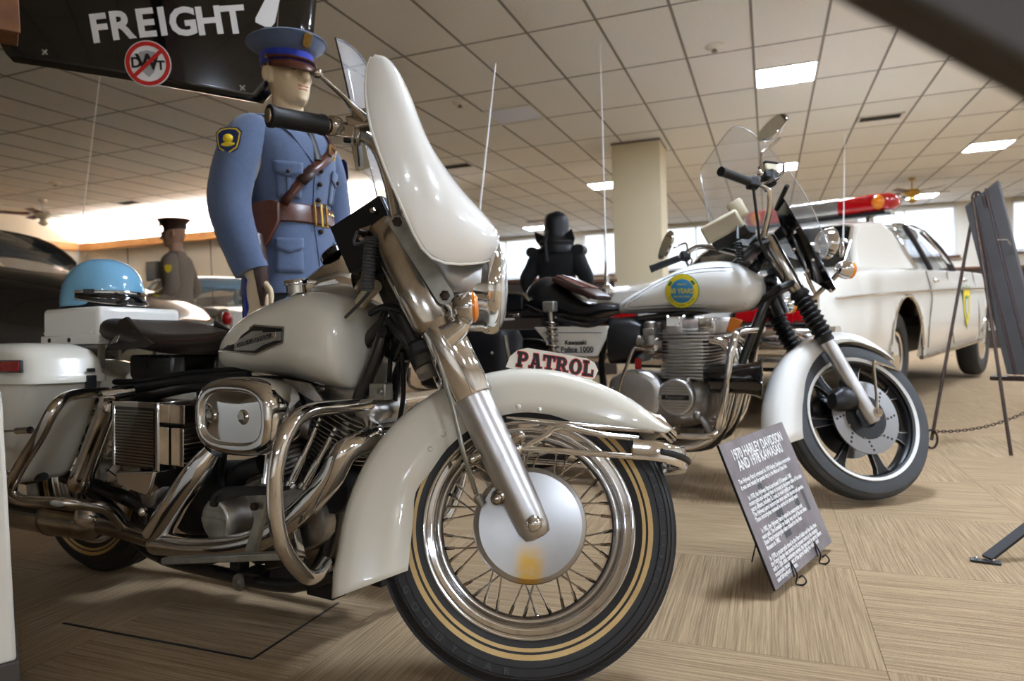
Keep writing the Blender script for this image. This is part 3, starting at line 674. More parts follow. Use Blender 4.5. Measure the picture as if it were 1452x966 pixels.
# slab-serif capitals from stroke polygons in a unit cell (width given), grow = outline
def slab_word(word, grow):
    G = grow/.0365; adv = {'P': .92, 'A': 1.05, 'T': .95, 'R': 1.05, 'O': 1.0, 'L': .88}; st = .26; th = .15
    tot = sum(adv[c] for c in word)+.06*(len(word)-1); x = 0; out = []
    def rect(x0, y0, x1, y1): return [(x0-G, y0-G), (x1+G, y0-G), (x1+G, y1+G), (x0-G, y1+G)]
    def ring(cx, cy, rx, ry, wx, wy, a0, a1, n=14):
        o = [];
        for i in range(n):
            t0, t1 = lerp(a0, a1, i/n), lerp(a0, a1, (i+1)/n)
            o.append([(cx+(rx+G)*math.cos(t0), cy+(ry+G)*math.sin(t0)), (cx+(rx+G)*math.cos(t1), cy+(ry+G)*math.sin(t1)), (cx+(rx-wx-G)*math.cos(t1), cy+(ry-wy-G)*math.sin(t1)), (cx+(rx-wx-G)*math.cos(t0), cy+(ry-wy-G)*math.sin(t0))])
        return o
    for c in word:
        w_ = adv[c]; L = []
        if c in 'PR':
            L += [rect(.10, 0, .10+st, 1), rect(0, 0, .46, th), rect(0, 1-th, .5, 1), rect(.3, .40, .52, .40+th)]+ring(.5, .70, .36, .30, .25, .15, -PI/2, PI/2)
            if c == 'R': L += [[(.44-G, .46), (.66+G, .46), (.96+G, .0-G), (.70-G, .0-G)], rect(.68, 0, 1.02, th)]
        if c == 'A':
            L += [[(.12-G, 0-G), (.28+G, 0-G), (.58+G, 1+G), (.40-G, 1+G)], [(.66-G, 0-G), (.95+G, 0-G), (.66+G, 1+G), (.40-G, 1+G)], rect(.3, .28, .75, .40), rect(0, 0, .38, th), rect(.6, 0, 1.05, th), rect(.30, 1-th, .62, 1)]
        if c == 'T': L += [rect(.34, 0, .34+st, 1), rect(.2, 0, .74, th), rect(0, 1-th, .94, 1), rect(0, .66, .12, 1), rect(.82, .66, .94, 1)]
        if c == 'O': L += ring(.48, .5, .48, .52, .26, .15, 0, 2*PI, 24)
        if c == 'L': L += [rect(.10, 0, .10+st, 1), rect(0, 1-th, .46, 1), rect(0, 0, .84, th), rect(.72, 0, .84, .42)]
        out += [[((x+px)/tot, py) for px, py in p] for p in L]; x += w_+.06
    return out
def interp(K, x):
    if x <= K[0][0]: return K[0][1]
    for (a, p), (c, q) in zip(K, K[1:]):
        if a <= x <= c: return lerp(p, q, (x-a)/(c-a))
    return K[-1][1]
def smooth_rings(rings, k=3): return [list(r) for r in zip(*[cr(c, k) for c in zip(*rings)])]
def harley_body(H, T):
    b = H.b
    def P(m, name, mt, par=T, **k): return m.obj(name, mt, par, **k)
    # ---- fuel tank
    ST = [(.628, .670, .692, .030), (.645, .657, .722, .068), (.695, .646, .772, .104), (.785, .639, .820, .128), (.885, .634, .848, .138), (.96, .624, .862, .145), (1.03, .613, .857, .150), (1.095, .607, .838, .146), (1.125, .617, .812, .130), (1.137, .65, .775, .095)]
    rings = smooth_rings([ringpts(V((x, 0, (zb+zt)/2)), hw, (zt-zb)/2, 32, 2.5) for x, zb, zt, hw in ST])
    tk = P(MB().loft(rings), 'fuel_tank', 'cream_paint', ang=70)
    HW = [(x, hw) for x, _, _, hw in ST]
    def on_tank(px, py, off=.004):
        q = b(px, py, -.13)
        for _ in range(4):
            hw = interp(HW, q.x); zc = interp([(s[0], (s[1]+s[2])/2) for s in ST], q.x); hh = interp([(s[0], (s[2]-s[1])/2) for s in ST], q.x)
            k = max(0., 1-min(1., abs(q.z-zc)/hh)**2.5)**(1/2.5); q = b(px, py, -(hw*k+off))
        return q
    def decal(pts, mt, name, off, par=tk, th=.003):
        m = MB(); m.prism([on_tank(x, y, off) for x, y in pts], (0, -th, 0)); return m.obj(name, mt, par)
    decal([(310, 499), (361, 460), (404, 463.5), (402.5, 487), (362, 504), (336, 501)], 'chrome', 'tank_badge', .001)
    bd = decal([(314, 497.5), (361.5, 462.5), (401.5, 466), (400.5, 485), (362.5, 501), (336, 498.5)], 'black_gloss', 'badge_field', .003)
    decal([(333.5, 497), (333.5, 486.5), (358, 470), (373, 469), (372, 471.5), (390, 471), (399, 470.5), (398.5, 483), (388, 484), (375, 489), (361, 497.5), (345, 497)], 'aluminium', 'badge_wing', .0055)
    decal([(335.5, 493), (335.5, 487.5), (387, 472), (387, 479.5)], 'black_satin', 'badge_band', .008, th=.001)
    a, c = on_tank(337.5, 490, .0105), on_tank(385.5, 476, .0105); ux = (c-a).normalized(); uy = (V((0, 0, 1))-ux*ux.z).normalized()
    text('HARLEY-DAVIDSON', .0195, (a+c)/2, ux, uy, 'chrome', tk, ext=.0006, name='badge_lettering', sx=.98)
    q = b(424, 404, -.062); m = MB().lathe([(.032, -.02), (.032, .0), (.037, .002), (.037, .010), (.034, .014), (.012, .017)], o=q, ax=(0, -.12, 1), n=32); P(m, 'fuel_cap', 'chrome', tk)
    m = MB(); m.loft([ringpts(V((.86, 0, .846)), .03, .012, 20, 2), ringpts(V((.93, 0, .868)), .055, .03, 20, 2), ringpts(V((1.01, 0, .888)), .062, .055, 20, 2), ringpts(V((1.07, 0, .902)), .06, .066, 20, 2), ringpts(V((1.10, 0, .89)), .045, .05, 20, 2)]); ds = P(m, 'dash_console', 'chrome')
    m = MB().lathe([(.058, 0), (.06, .012), (.055, .018), (.0, .02)], o=(1.04, 0, .945), ax=(-.45, 0, 1), n=28); P(m, 'speedometer', 'black_gloss', ds)
    m = MB().tube([b(533, 405, -.08), b(520, 418, -.06), b(512, 430, -.05)], .016, 12, sm=3); P(m, 'dash_trim', 'radio_beige', ds)
    # ---- seat
    SS = [(.165, .742, .772, .09), (.20, .733, .815, .135), (.27, .724, .832, .165), (.37, .708, .808, .172), (.48, .698, .783, .160), (.60, .710, .778, .105), (.69, .738, .782, .06), (.765, .765, .79, .032)]
    rings = []
    for x, zb, zt, hw in SS:
        r = ringpts(V((x, 0, (zb+zt)/2)), hw, (zt-zb)/2, 32, 2.6)
        for p in r:
            if p.z > (zb+zt)/2: p.z -= .030*max(0, 1-(p.y/hw)**2)*(1 if x > .25 else .3)
        rings.append(r)
    st = P(MB().loft(smooth_rings(rings)), 'seat', 'leather_black', ang=70)
    m = MB(); m.tube([V((x, -hw*.97, lerp(zb, zt, .45))) for x, zb, zt, hw in SS], .005, 8, sm=4); m.tube([V((x, hw*.97, lerp(zb, zt, .45))) for x, zb, zt, hw in SS], .005, 8, sm=4); P(m, 'seat_piping', 'leather_dark', st)
    sk = [b(148, 498, -.165), b(170, 455, -.16), b(178, 449, -.15), b(215, 488, -.17), b(208, 493, -.17)]
    m = MB(); m.prism(sk, (0, .012, 0)); P(m, 'seat_skirt', 'leather_black', st, bevel=.003); m = MB(); m.prism([V((p.x, -p.y-.012, p.z)) for p in sk], (0, .012, 0)); P(m, 'seat_skirt', 'leather_black', st, bevel=.003)
    q = [b(x, y, -.168) for x, y in ((156, 489), (165, 476), (173, 474), (167, 486))]; m = MB(); m.prism(q, (0, -.004, 0)); P(m, 'seat_stud', 'chrome', st, bevel=.002)
    for y in (-.09, .09):                              # seat springs / post
        m = MB(); m.box((.38, y*.8, .655), (.20, .05, .09)); P(m, 'seat_bracket', 'black_frame', st, bevel=.01)
    # ---- frame
    for sd in (-1, 1):
        y = .055*sd
        m = MB(); m.tube([V((1.225, .5*y, .83)), V((1.19, y, .70)), V((1.115, y*1.2, .53)), V((1.09, y*1.6, .33)), V((1.06, y*2, .20)), V((.98, y*2.2, .135)), V((.70, y*2.2, .125)), V((.42, y*2.2, .14)), V((.22, y*2.2, .25)), V((.06, y*2.3, .31))], .0175, 12, sm=4); fr_ = P(m, 'frame_tube', 'black_frame')
        m = MB(); m.tube([V((1.22, .3*y, .80)), V((1.0, y*.6, .64)), V((.80, y*1.6, .625)), V((.60, y*2.2, .615)), V((.42, y*2.4, .585)), V((.30, y*2.5, .585)), V((.20, y*2.5, .57)), V((-.15, y*2.3, .56))], .0185, 12, sm=4); P(m, 'frame_rail', 'black_frame')
        m = MB(); m.tube([V((.42, y*2.2, .59)), V((.40, y*2.2, .40)), V((.36, y*2.2, .17))], .016, 10, sm=3); P(m, 'seat_tube', 'black_frame')
        m = MB(); m.tube([V((.42, y*2.2, .26)), V((.2, y*2.25, .30)), V((0, y*2.3, .32))], .022, 10, sm=3); P(m, 'swing_arm', 'black_frame')
        if sd < 0:
            m = MB(); m.tube([V((1.112, y*1.22, .535)), V((1.103, y*1.3, .46))], .0185, 12, cap=False); P(m, 'frame_sticker', 'zinc', fr_)
            m = MB(); m.tube([V((.8, -.10, .645)), V((.6, -.135, .632)), V((.42, -.145, .61)), V((.3, -.15, .60))], .012, 8, sm=3); m.tube([V((.8, -.08, .66)), V((.6, -.11, .65)), V((.4, -.13, .625)), V((.25, -.12, .62))], .009, 8, sm=3); P(m, 'wiring_loom', 'rubber_black')
    m = MB().tube([V((1.26, 0, .76)), V((1.205, 0, .86))], .038, 18); m.box((1.20, 0, .74), (.10, .06, .10), Matrix.Rotation(.5, 3, 'Y')); P(m, 'steering_head', 'black_frame', bevel=.01)
    m = MB(); bolt(m, b(548, 470, -.055), (0, -1, 0), .016, .02); m.tube([b(525, 445, -.06), b(545, 435, -.07), b(570, 440, -.07)], .008, 8, sm=4); m.tube([b(550, 455, -.05), b(575, 480, -.05), b(590, 500, -.04)], .015, 8, sm=3); P(m, 'steering_lock', 'black_satin')
    m = MB(); m.box(b(540, 555, -.05), (.05, .03, .04)); bolt(m, b(540, 556, -.068), (0, -1, 0), .010, .008); P(m, 'guard_clamp', 'zinc', bevel=.004)
    m = MB()
    for pts in ([(560, 470), (565, 520), (560, 570), (545, 640), (515, 690)], [(555, 480), (552, 540), (550, 600), (500, 650)], [(570, 500), (572, 560), (562, 620)]): m.tube([b(x, y, -.03+.02*k) for k, (x, y) in enumerate(pts)], .006, 8, sm=4)
    P(m, 'front_cables', 'rubber_black')
    # ---- engine
    C = V((.955, 0, .22))
    m = MB(); m.loft(smooth_rings([ringpts(V((.70, 0, .26)), .07, .06, 24, 3), ringpts(V((.76, 0, .27)), .10, .11, 24, 3), ringpts(V((.95, 0, .27)), .105, .13, 24, 3.5), ringpts(V((1.06, 0, .28)), .09, .11, 24, 3), ringpts(V((1.10, 0, .28)), .06, .07, 24, 3)])); en = P(m, 'crankcase', 'cast_alloy')
    m = MB(); m.loft(smooth_rings([ringpts(V((.47, .0, .27)), .08, .07, 24, 3.5), ringpts(V((.50, .0, .28)), .10, .10, 24, 3.5), ringpts(V((.66, .0, .29)), .10, .10, 24, 3.5), ringpts(V((.70, 0, .28)), .08, .08, 24, 3)])); P(m, 'gearbox', 'grime', T)
    m = MB(); m.loft([ringpts(V((.93, -.10, .30)), .17, .085, 32, 2.6, (1, 0, 0)), ringpts(V((.93, -.135, .30)), .165, .08, 32, 2.6, (1, 0, 0)), ringpts(V((.93, -.142, .30)), .15, .07, 32, 2.6, (1, 0, 0))]); P(m, 'gearcase_cover', 'cast_alloy', en)
    q = b(305, 738, -.205); m = MB().lathe([(.058, -.09), (.056, -.05), (.052, -.004), (.049, .0), (.046, .002)], o=q, ax=(0, -1, 0), n=36); tc_ = P(m, 'timer_cover', 'aluminium', en, ang=50)
    m = MB(); m.lathe([(.045, .0005), (.045, .002), (.0, .002)], o=q, ax=(0, -1, 0), n=32); P(m, 'timer_ring', 'rubber_grey', tc_) if False else None
    m = MB().lathe([(.043, .001), (.043, .003), (.0, .003)], o=q, ax=(0, -1, 0), n=32); m.box(q+V((0, -.005, .0)), (.084, .004, .012)); m.box(q+V((0, -.004, .022)), (.066, .003, .004)); m.box(q+V((0, -.004, -.022)), (.066, .003, .004)); P(m, 'timer_plate', 'zinc', en)
    for sd in (1, -1):
        d = V((.383*sd, 0, .924)); n_ = V((.924, 0, -.383*sd)); yv = V((0, 1, 0))
        m = MB(); m.loft([ringpts(C+d*s, .066, .066, 28, 2.2, n_, yv) for s in (.10, .15, .30)])
        for i in range(11):
            s = .165+i*.0115; m.loft([ringpts(C+d*(s-.0012), .088, .092, 32, 2.6, n_, yv), ringpts(C+d*(s+.0012), .088, .092, 32, 2.6, n_, yv)])
        cy = P(m, 'cylinder', 'cast_alloy', en)
        m = MB(); m.loft([ringpts(C+d*s, .08, .075, 28, 3, n_, yv) for s in (.29, .375)])
        for i in range(7):
            s = .297+i*.0125; k = 1+.06*math.sin(i); m.loft([ringpts(C+d*(s-.0013), .112*k, .10*k, 32, 3, n_, yv), ringpts(C+d*(s+.0013), .112*k, .10*k, 32, 3, n_, yv)])
        P(m, 'cylinder_head', 'cast_alloy', en)
        m = MB(); m.loft(smooth_rings([ringpts(C+d*.375, .095, .075, 28, 3.5, n_, yv), ringpts(C+d*.405, .10, .08, 28, 3.5, n_, yv), ringpts(C+d*.425, .085, .065, 28, 3.5, n_, yv), ringpts(C+d*.43, .05, .04, 28, 3, n_, yv)], 2)); P(m, 'rocker_cover', 'aluminium', en)
        # base nuts, tappets and pushrod tubes on the right
        for k in (0, 1):
            a0 = C+V((sd*(.02+.045*k), -.125, .155)); a1 = C+d*.33+n_*(-sd*.02+.028*(k*2-1))+V((0, -.085, 0))
            m = MB(); m.tube([a0, a0.lerp(a1, .45)], .0125, 14); m.tube([a0.lerp(a1, .42), a1], .0095, 14); m.lathe([(.016, 0), (.016, .014)], o=a0, ax=a1-a0, n=14); P(m, 'pushrod_tube', 'chrome', en)
        m = MB(); m.box(C+V((sd*.045, -.125, .135)), (.085, .04, .045)); bolt(m, C+V((sd*.02, -.145, .14)), (0, -1, 0), .006); bolt(m, C+V((sd*.07, -.145, .14)), (0, -1, 0), .006); P(m, 'tappet_block', 'cast_alloy', en, bevel=.006)
        m = MB(); m.box(C+d*.15+n_*.05*1+V((0, -.07, 0)), (.03, .03, .025)); P(m, 'base_nut', 'rust', en, bevel=.004)
    m = MB(); m.lathe([(.0, -.12), (.052, -.12), (.055, -.11), (.055, .09), (.05, .1), (0, .1)], o=(1.10, 0, .375), ax=AXY, n=28); P(m, 'generator', 'black_satin', en)
    m = MB(); m.tube([V((.84, -.10, .50)), V((.90, -.12, .53)), V((.955, -.12, .53)), V((1.01, -.09, .52))], .03, 14, sm=3); P(m, 'intake_manifold', 'cast_alloy', en)
    m = MB(); m.tube([V((.86, -.11, .42)), V((.80, -.12, .40)), V((.75, -.1, .37)), V((.72, -.08, .30))], .024, 12, sm=4); m.tube([V((.70, -.1, .42)), V((.69, -.1, .34)), V((.74, -.09, .28))], .009, 8, sm=4); m.tube([V((.73, -.12, .44)), V((.72, -.12, .36)), V((.78, -.12, .32))], .007, 8, sm=4); P(m, 'oil_hose', 'rubber_black', en)
    m = MB(); random.seed(3)
    for i in range(16): m.box((random.uniform(.62, 1.12), random.uniform(-.13, .1), random.uniform(.11, .19)), (random.uniform(.03, .09), random.uniform(.03, .08), random.uniform(.02, .05)), rotz(random.uniform(-.4, .4)))
    m.tube([b(395, 832, -.12), b(440, 828, -.12), b(478, 815, -.12)], .014, 10); P(m, 'underside_fittings', 'grime', en, bevel=.004)
    q = b(347, 823, -.12); m = MB(); m.lathe([(.022, 0), (.022, .02), (.01, .022), (.01, .03)], o=q, ax=(0, -1, 0), n=16); P(m, 'drain_nut', 'zinc', en)
    # ---- air cleaner
    c = b(325, 592, -.245)
    def oval(hw, hh, y): return ringpts(V((c.x, y, c.z)), hw, hh, 48, 3.0, (1, 0, 0), (0, 0, 1))
    m = MB().loft([oval(.118, .078, -.13), oval(.132, .088, -.15), oval(.138, .093, -.20), oval(.136, .092, -.225), oval(.128, .085, -.240), oval(.112, .070, -.247), oval(.106, .064, -.245), oval(.102, .060, -.238), oval(.09, .052, -.2395), oval(.06, .034, -.2425), (oval(.03, .017, -.244)), oval(.004, .002, -.2445)]); ac = P(m, 'air_cleaner', 'chrome', ang=55)
    for dx in (-.085, .025): MB().lathe([(.018, .0), (.014, .004), (.006, .001)], o=V((c.x+dx+.02, -.243, c.z+.002)), ax=(0, -1, 0), n=16).obj('cover_screw', 'chrome_worn', ac)
    m = MB().loft([oval(.10, .07, -.10), oval(.10, .07, -.14)]); P(m, 'filter_body', 'grime', ac)
    m = MB(); q = [V((c.x+.05, -.13, c.z+.085)), V((c.x+.14, -.13, c.z+.075)), V((c.x+.20, -.12, c.z+.01)), V((c.x+.11, -.13, c.z+.05))]; m.prism(q, (0, .006, 0)); P(m, 'support_bracket', 'cast_alloy', ac)
    m = MB(); m.tube([b(432, 545, -.10), b(437, 565, -.11), b(455, 572, -.11)], .009, 10, sm=4); P(m, 'fuel_line', 'rubber_grey')
    # ---- exhaust
    pts = [V((1.17, -.06, .53)), V((1.225, -.12, .51)), b(490, 640, -.185), b(468, 680, -.19), b(430, 722, -.195), b(385, 757, -.20), b(340, 773, -.20), b(280, 776, -.20), b(222, 770, -.20)]
    m = MB().tube(pts, [.024, .026, .028, .029, .029, .029, .029, .029, .030], 16, sm=4); ex = P(m, 'exhaust_pipe', 'chrome')
    m = MB().tube([b(303, 640, -.175), b(280, 670, -.195), b(255, 705, -.20), b(222, 757, -.20)], [.026, .034, .035, .036], 16, sm=3); P(m, 'heat_shield', 'chrome', ex)
    m = MB().tube([b(240, 771, -.20), b(210, 762, -.20), b(170, 750, -.20), b(125, 741, -.20)], .0255, 16, sm=3); P(m, 'rear_pipe', 'pipe_steel', ex)
    q0, q1 = b(140, 744, -.20), b(10, 722, -.20); d = (q1-q0).normalized(); L_ = .78
    m = MB().lathe([(.026, -.02), (.030, .0), (.044, .02), (.049, .045), (.046, .06), (.049, .066), (.0505, .20), (.053, .205), (.053, .215), (.051, .22), (.051, L_-.08), (.042, L_)], o=q0, ax=d, n=32); mu = P(m, 'muffler', 'chrome_worn', ex, ang=50)
    m = MB(); c_ = q0+d*.215; m.lathe([(.0525, 0), (.0545, .002), (.0545, .012), (.0525, .014)], o=c_, ax=d, n=28); P(m, 'muffler_clamp', 'pipe_steel', ex)
    m = MB(); q = b(119, 733, -.225); m.lathe([(.045, -.03), (.046, -.012), (.038, .008), (.02, .018), (0, .020)], o=q, ax=(0, -1, .1), n=28); P(m, 'axle_cover', 'chrome')
    # ---- guards
    for sd in (-1, 1):
        y = -sd
        m = MB(); m.tube([V((1.17, 0, .578)), V((1.172, -.15*y, .580)), V((1.178, -.26*y, .580)), V((1.182, -.32*y, .555)), V((1.18, -.352*y, .49)), V((1.175, -.355*y, .40)), V((1.17, -.33*y, .31)), V((1.165, -.27*y, .235)), V((1.15, -.22*y, .215)), V((1.12, -.16*y, .22))], .0165, 14, sm=5); P(m, 'engine_guard', 'chrome')
    rg = [b(150, 556, -.2), b(100, 561, -.34), b(78, 578, -.41), b(55, 620, -.43), b(17, 685, -.43), b(28, 709, -.42), b(90, 714, -.37), b(150, 722, -.27), b(180, 755, -.2)]
    for sd in (-1,):
        m = MB(); m.tube([V((p.x, p.y*-sd, p.z)) for p in rg], .0145, 12, sm=5); g = P(m, 'rear_guard', 'chrome_worn')
        if sd < 0:
            m = MB(); m.tube([b(0, 612, -.44), b(28, 611, -.435)], .0035, 8); m.tube([b(25, 611, -.436), b(43, 610, -.432)], .009, 10); P(m, 'guard_tie_rod', 'chrome', g); m = MB(); m.tube([b(0, 671, -.44), b(14, 672, -.432)], .008, 10); P(m, 'guard_tie_rod', 'chrome', g)
    m = MB(); q0, q1 = b(143, 563, -.25), b(188, 555, -.17); m.tube([q0, q1], .0165, 18); P(m, 'peg_mount', 'chrome')
    # ---- foot controls
    q0, q1 = b(228, 797, -.30), b(397, 790, -.30)
    m = MB(); m.box((q0+q1)/2+V((0, .012, 0)), ((q1-q0).length, .024, .016), Matrix.Rotation(-math.atan2((q1-q0).z, (q1-q0).x), 3, 'Y')); fb = P(m, 'footboard', 'zinc', bevel=.003)
    q2 = V((q0.x*.5+q1.x*.5, .30, (q0.z+q1.z)/2)); m = MB(); m.box(q2, ((q1-q0).length, .10, .014)); P(m, 'footboard', 'zinc', bevel=.003)
    m = MB(); m.tube([b(397, 790, -.27), b(412, 785, -.25), b(430, 790, -.2)], .012, 10, sm=3); m.box(b(400, 775, -.17), (.12, .02, .09), Matrix.Rotation(-.3, 3, 'Y')); P(m, 'board_bracket', 'chrome_worn', fb, bevel=.006)
    m = MB(); m.prism([b(x, y, -.265) for x, y in ((366, 688), (380, 690), (378, 705), (362, 786), (345, 786), (358, 742))], (0, .012, 0)); bp_ = P(m, 'brake_pedal', 'zinc', bevel=.003)
    pads = cr([b(x, y, -.29) for x, y in ((303, 717), (308, 703), (330, 696), (380, 696))], 4); m = MB(); m.tube(pads, [.010]*len(pads), 10); m.prism([b(x, y, -.30) for x, y in ((304, 714), (312, 701), (335, 695), (381, 696), (381, 702), (340, 704), (318, 708))], (0, .06, 0)); P(m, 'pedal_pad', 'rubber_black', bp_, bevel=.002)
    m = MB(); bolt(m, b(363, 718, -.27), (0, -1, 0), .009, .012); P(m, 'pivot_bolt', 'iron', bp_)
    # ---- finned regulator cover and lower box
    bx0, bx1, bz0, bz1 = .405, .60, .40, .575
    m = MB(); m.box(((bx0+bx1)/2, -.15, (bz0+bz1)/2), (bx1-bx0, .135, bz1-bz0)); rg_ = P(m, 'oil_tank_cover', 'black_gloss', bevel=.006)
    m = MB(); m.box((bx1+.002, -.15, (bz0+bz1)/2), (.006, .14, bz1-bz0+.004)); m.box(((bx0+bx1)/2, -.219, bz1-.006), (bx1-bx0, .004, .016)); m.box((bx1-.004, -.219, (bz0+bz1)/2), (.012, .004, bz1-bz0)); m.box((bx0+.004, -.219, (bz0+bz1)/2), (.010, .004, bz1-bz0)); P(m, 'cover_rim', 'chrome', rg_, bevel=.002)
    for i in range(18):
        m = MB(); z = bz0+.012+i*(bz1-bz0-.035)/17; m.box(((bx0+bx1)/2, -.219, z), (bx1-bx0-.03, .006, .0042)); P(m, 'fin', 'chrome_worn', rg_)
    m = MB(); m.box((.635, -.13, .545), (.06, .12, .05)); m.box((.635, -.13, .46), (.05, .12, .10))
    for i in range(9): m.box((.662, -.13, .42+i*.012), (.004, .12, .004))
    P(m, 'regulator', 'chrome_worn', bevel=.003)
    m = MB(); m.prism([V((bx0, -.215, .382)), V((bx1-.02, -.215, .398)), V((bx1-.05, -.215, .325)), V((bx0+.01, -.215, .345))], (0, .13, 0)); P(m, 'tool_box', 'chrome', bevel=.006)
    q = b(213, 700, -.19); m = MB().lathe([(.04, -.03), (.042, -.01), (.036, .006), (.02, .012), (0, .013)], o=q, ax=(0, -1, 0), n=28); P(m, 'horn', 'cast_alloy')
    m = MB(); q = b(203, 726, -.21); m.ball(q, .013, 12); P(m, 'oil_plug', 'chrome')
    # ---- shocks
    for sd in (-1, 1):
        a, c_ = b(157, 572, -.20), b(111, 692, -.20); a.y *= -sd; c_.y *= -sd; d = (c_-a).normalized(); L_ = (c_-a).length
        m = MB().lathe([(.02, -.012), (.029, 0), (.031, .012), (.029, .018), (.029, L_-.06), (.032, L_-.055), (.032, L_-.008), (.026, L_)], o=a, ax=d, n=26); P(m, 'shock_absorber', 'chrome', ang=50)
    # ---- rear fender, luggage
    rows = []
    for i in range(25):
        a = math.radians(lerp(8, 200, i/24)); ur = V((math.cos(a), 0, math.sin(a))); R_ = .365; row = []
        for k in range(13):
            q = PI*k/12; row.append(V((0, 0, .32))+ur*(R_-.085+.085*math.sin(q)**.8 if 0 < k < 12 else R_-.12)+V((0, -.092*math.copysign(abs(math.cos(q))**.7, math.cos(q)), 0)))
        rows.append(row)
    P(MB().sheet(rows), 'rear_fender', 'cream_paint', solid=.003, ang=70)
    m = MB(); m.loft(smooth_rings([ringpts(V((.235, 0, .60)), .09, .03, 20, 2.4), ringpts(V((.275, 0, .62)), .105, .05, 20, 2.4), ringpts(V((.31, 0, .60)), .10, .045, 20, 2.4), ringpts(V((.34, 0, .57)), .085, .02, 20, 2.4)])); P(m, 'fender_scoop', 'cream_paint')
    for sd in (-1, 1):
        yc = -.288*(-sd)
        lv = [(.345, .02, .27, .085), (.352, -.20, .165, .105), (.37, -.235, .18, .112), (.45, -.262, .225, .118), (.55, -.28, .285, .121), (.627, -.285, .325, .123)]
        m = MB(); m.loft([ringpts(V(((x0+x1)/2, yc, z)), (x1-x0)/2, hw, 40, 5, (1, 0, 0), (0, 1, 0)) for z, x0, x1, hw in lv[1:]]); bg = P(m, 'saddlebag', 'cream_paint', ang=60)
        lid = [(.628, -.295, .338, .130), (.645, -.295, .338, .130), (.652, -.285, .330, .122), (.69, -.275, .32, .118), (.715, -.24, .295, .105), (.732, -.16, .25, .075), (.737, -.05, .15, .03)]
        m = MB(); m.loft([ringpts(V(((x0+x1)/2, yc, z)), (x1-x0)/2, hw, 40, 5, (1, 0, 0), (0, 1, 0)) for z, x0, x1, hw in lid]); P(m, 'saddlebag_lid', 'cream_paint', bg, ang=60)
        ys = yc+sd*.121
        m = MB(); m.box((.26, ys, .675), (.16, .008, .032)); P(m, 'reflector_frame', 'rubber_grey', bg, bevel=.003)
        m = MB(); m.box((.26, ys+sd*.004, .675), (.15, .006, .026)); P(m, 'red_reflector', 'red_plastic', bg, bevel=.002)
        m = MB(); m.box((.336, yc-sd*.05, .628), (.012, .026, .036)); m.box((.336, yc-sd*.05, .660), (.010, .020, .010)); P(m, 'latch', 'black_satin', bg, bevel=.002)
        m = MB(); m.tube([V((.20, yc, .365)), V((.10, yc, .345)), V((-.2, yc, .35))], .012, 8); P(m, 'bag_support', 'black_satin', bg)
    x0, x1, y0, z0, z1 = -.115, .195, .135, .735, .848
    m = MB(); m.box(((x0+x1)/2, 0, (z0+z1)/2), (x1-x0, 2*y0, z1-z0)); bo = P(m, 'top_box', 'white_paint', bevel=.016, seg=3)
    m = MB(); m.box(((x0+x1)/2, 0, z0+.012), (x1-x0+.006, 2*y0+.006, .028)); P(m, 'box_skirt', 'white_paint', bo, bevel=.003)
    m = MB(); m.box(((x0+x1)/2-.01, -y0-.001, z0+.034), (x1-x0-.05, .004, .006)); P(m, 'pressed_rib', 'white_paint', bo)
    for x in (x0+.05, x0+.16): m = MB(); m.lathe([(.007, 0), (.007, .003), (.003, .005)], o=(x, -y0-.003, z0+.012), ax=(0, -1, 0), n=12); P(m, 'screw', 'iron', bo)
    for x, y in ((.13, -.09), (.13, .09), (-.08, -.09), (-.08, .09)): m = MB(); m.box((x, y, .70), (.02, .012, .08)); P(m, 'box_bracket', 'zinc', bo)
    # jiffy stand on the far side
    m = MB(); m.tube([V((.80, .12, .17)), V((.74, .22, .09)), V((.70, .30, .012))], .011, 10, sm=3); m.box((.70, .30, .006), (.05, .03, .008)); P(m, 'kickstand', 'black_satin')
    return H, T
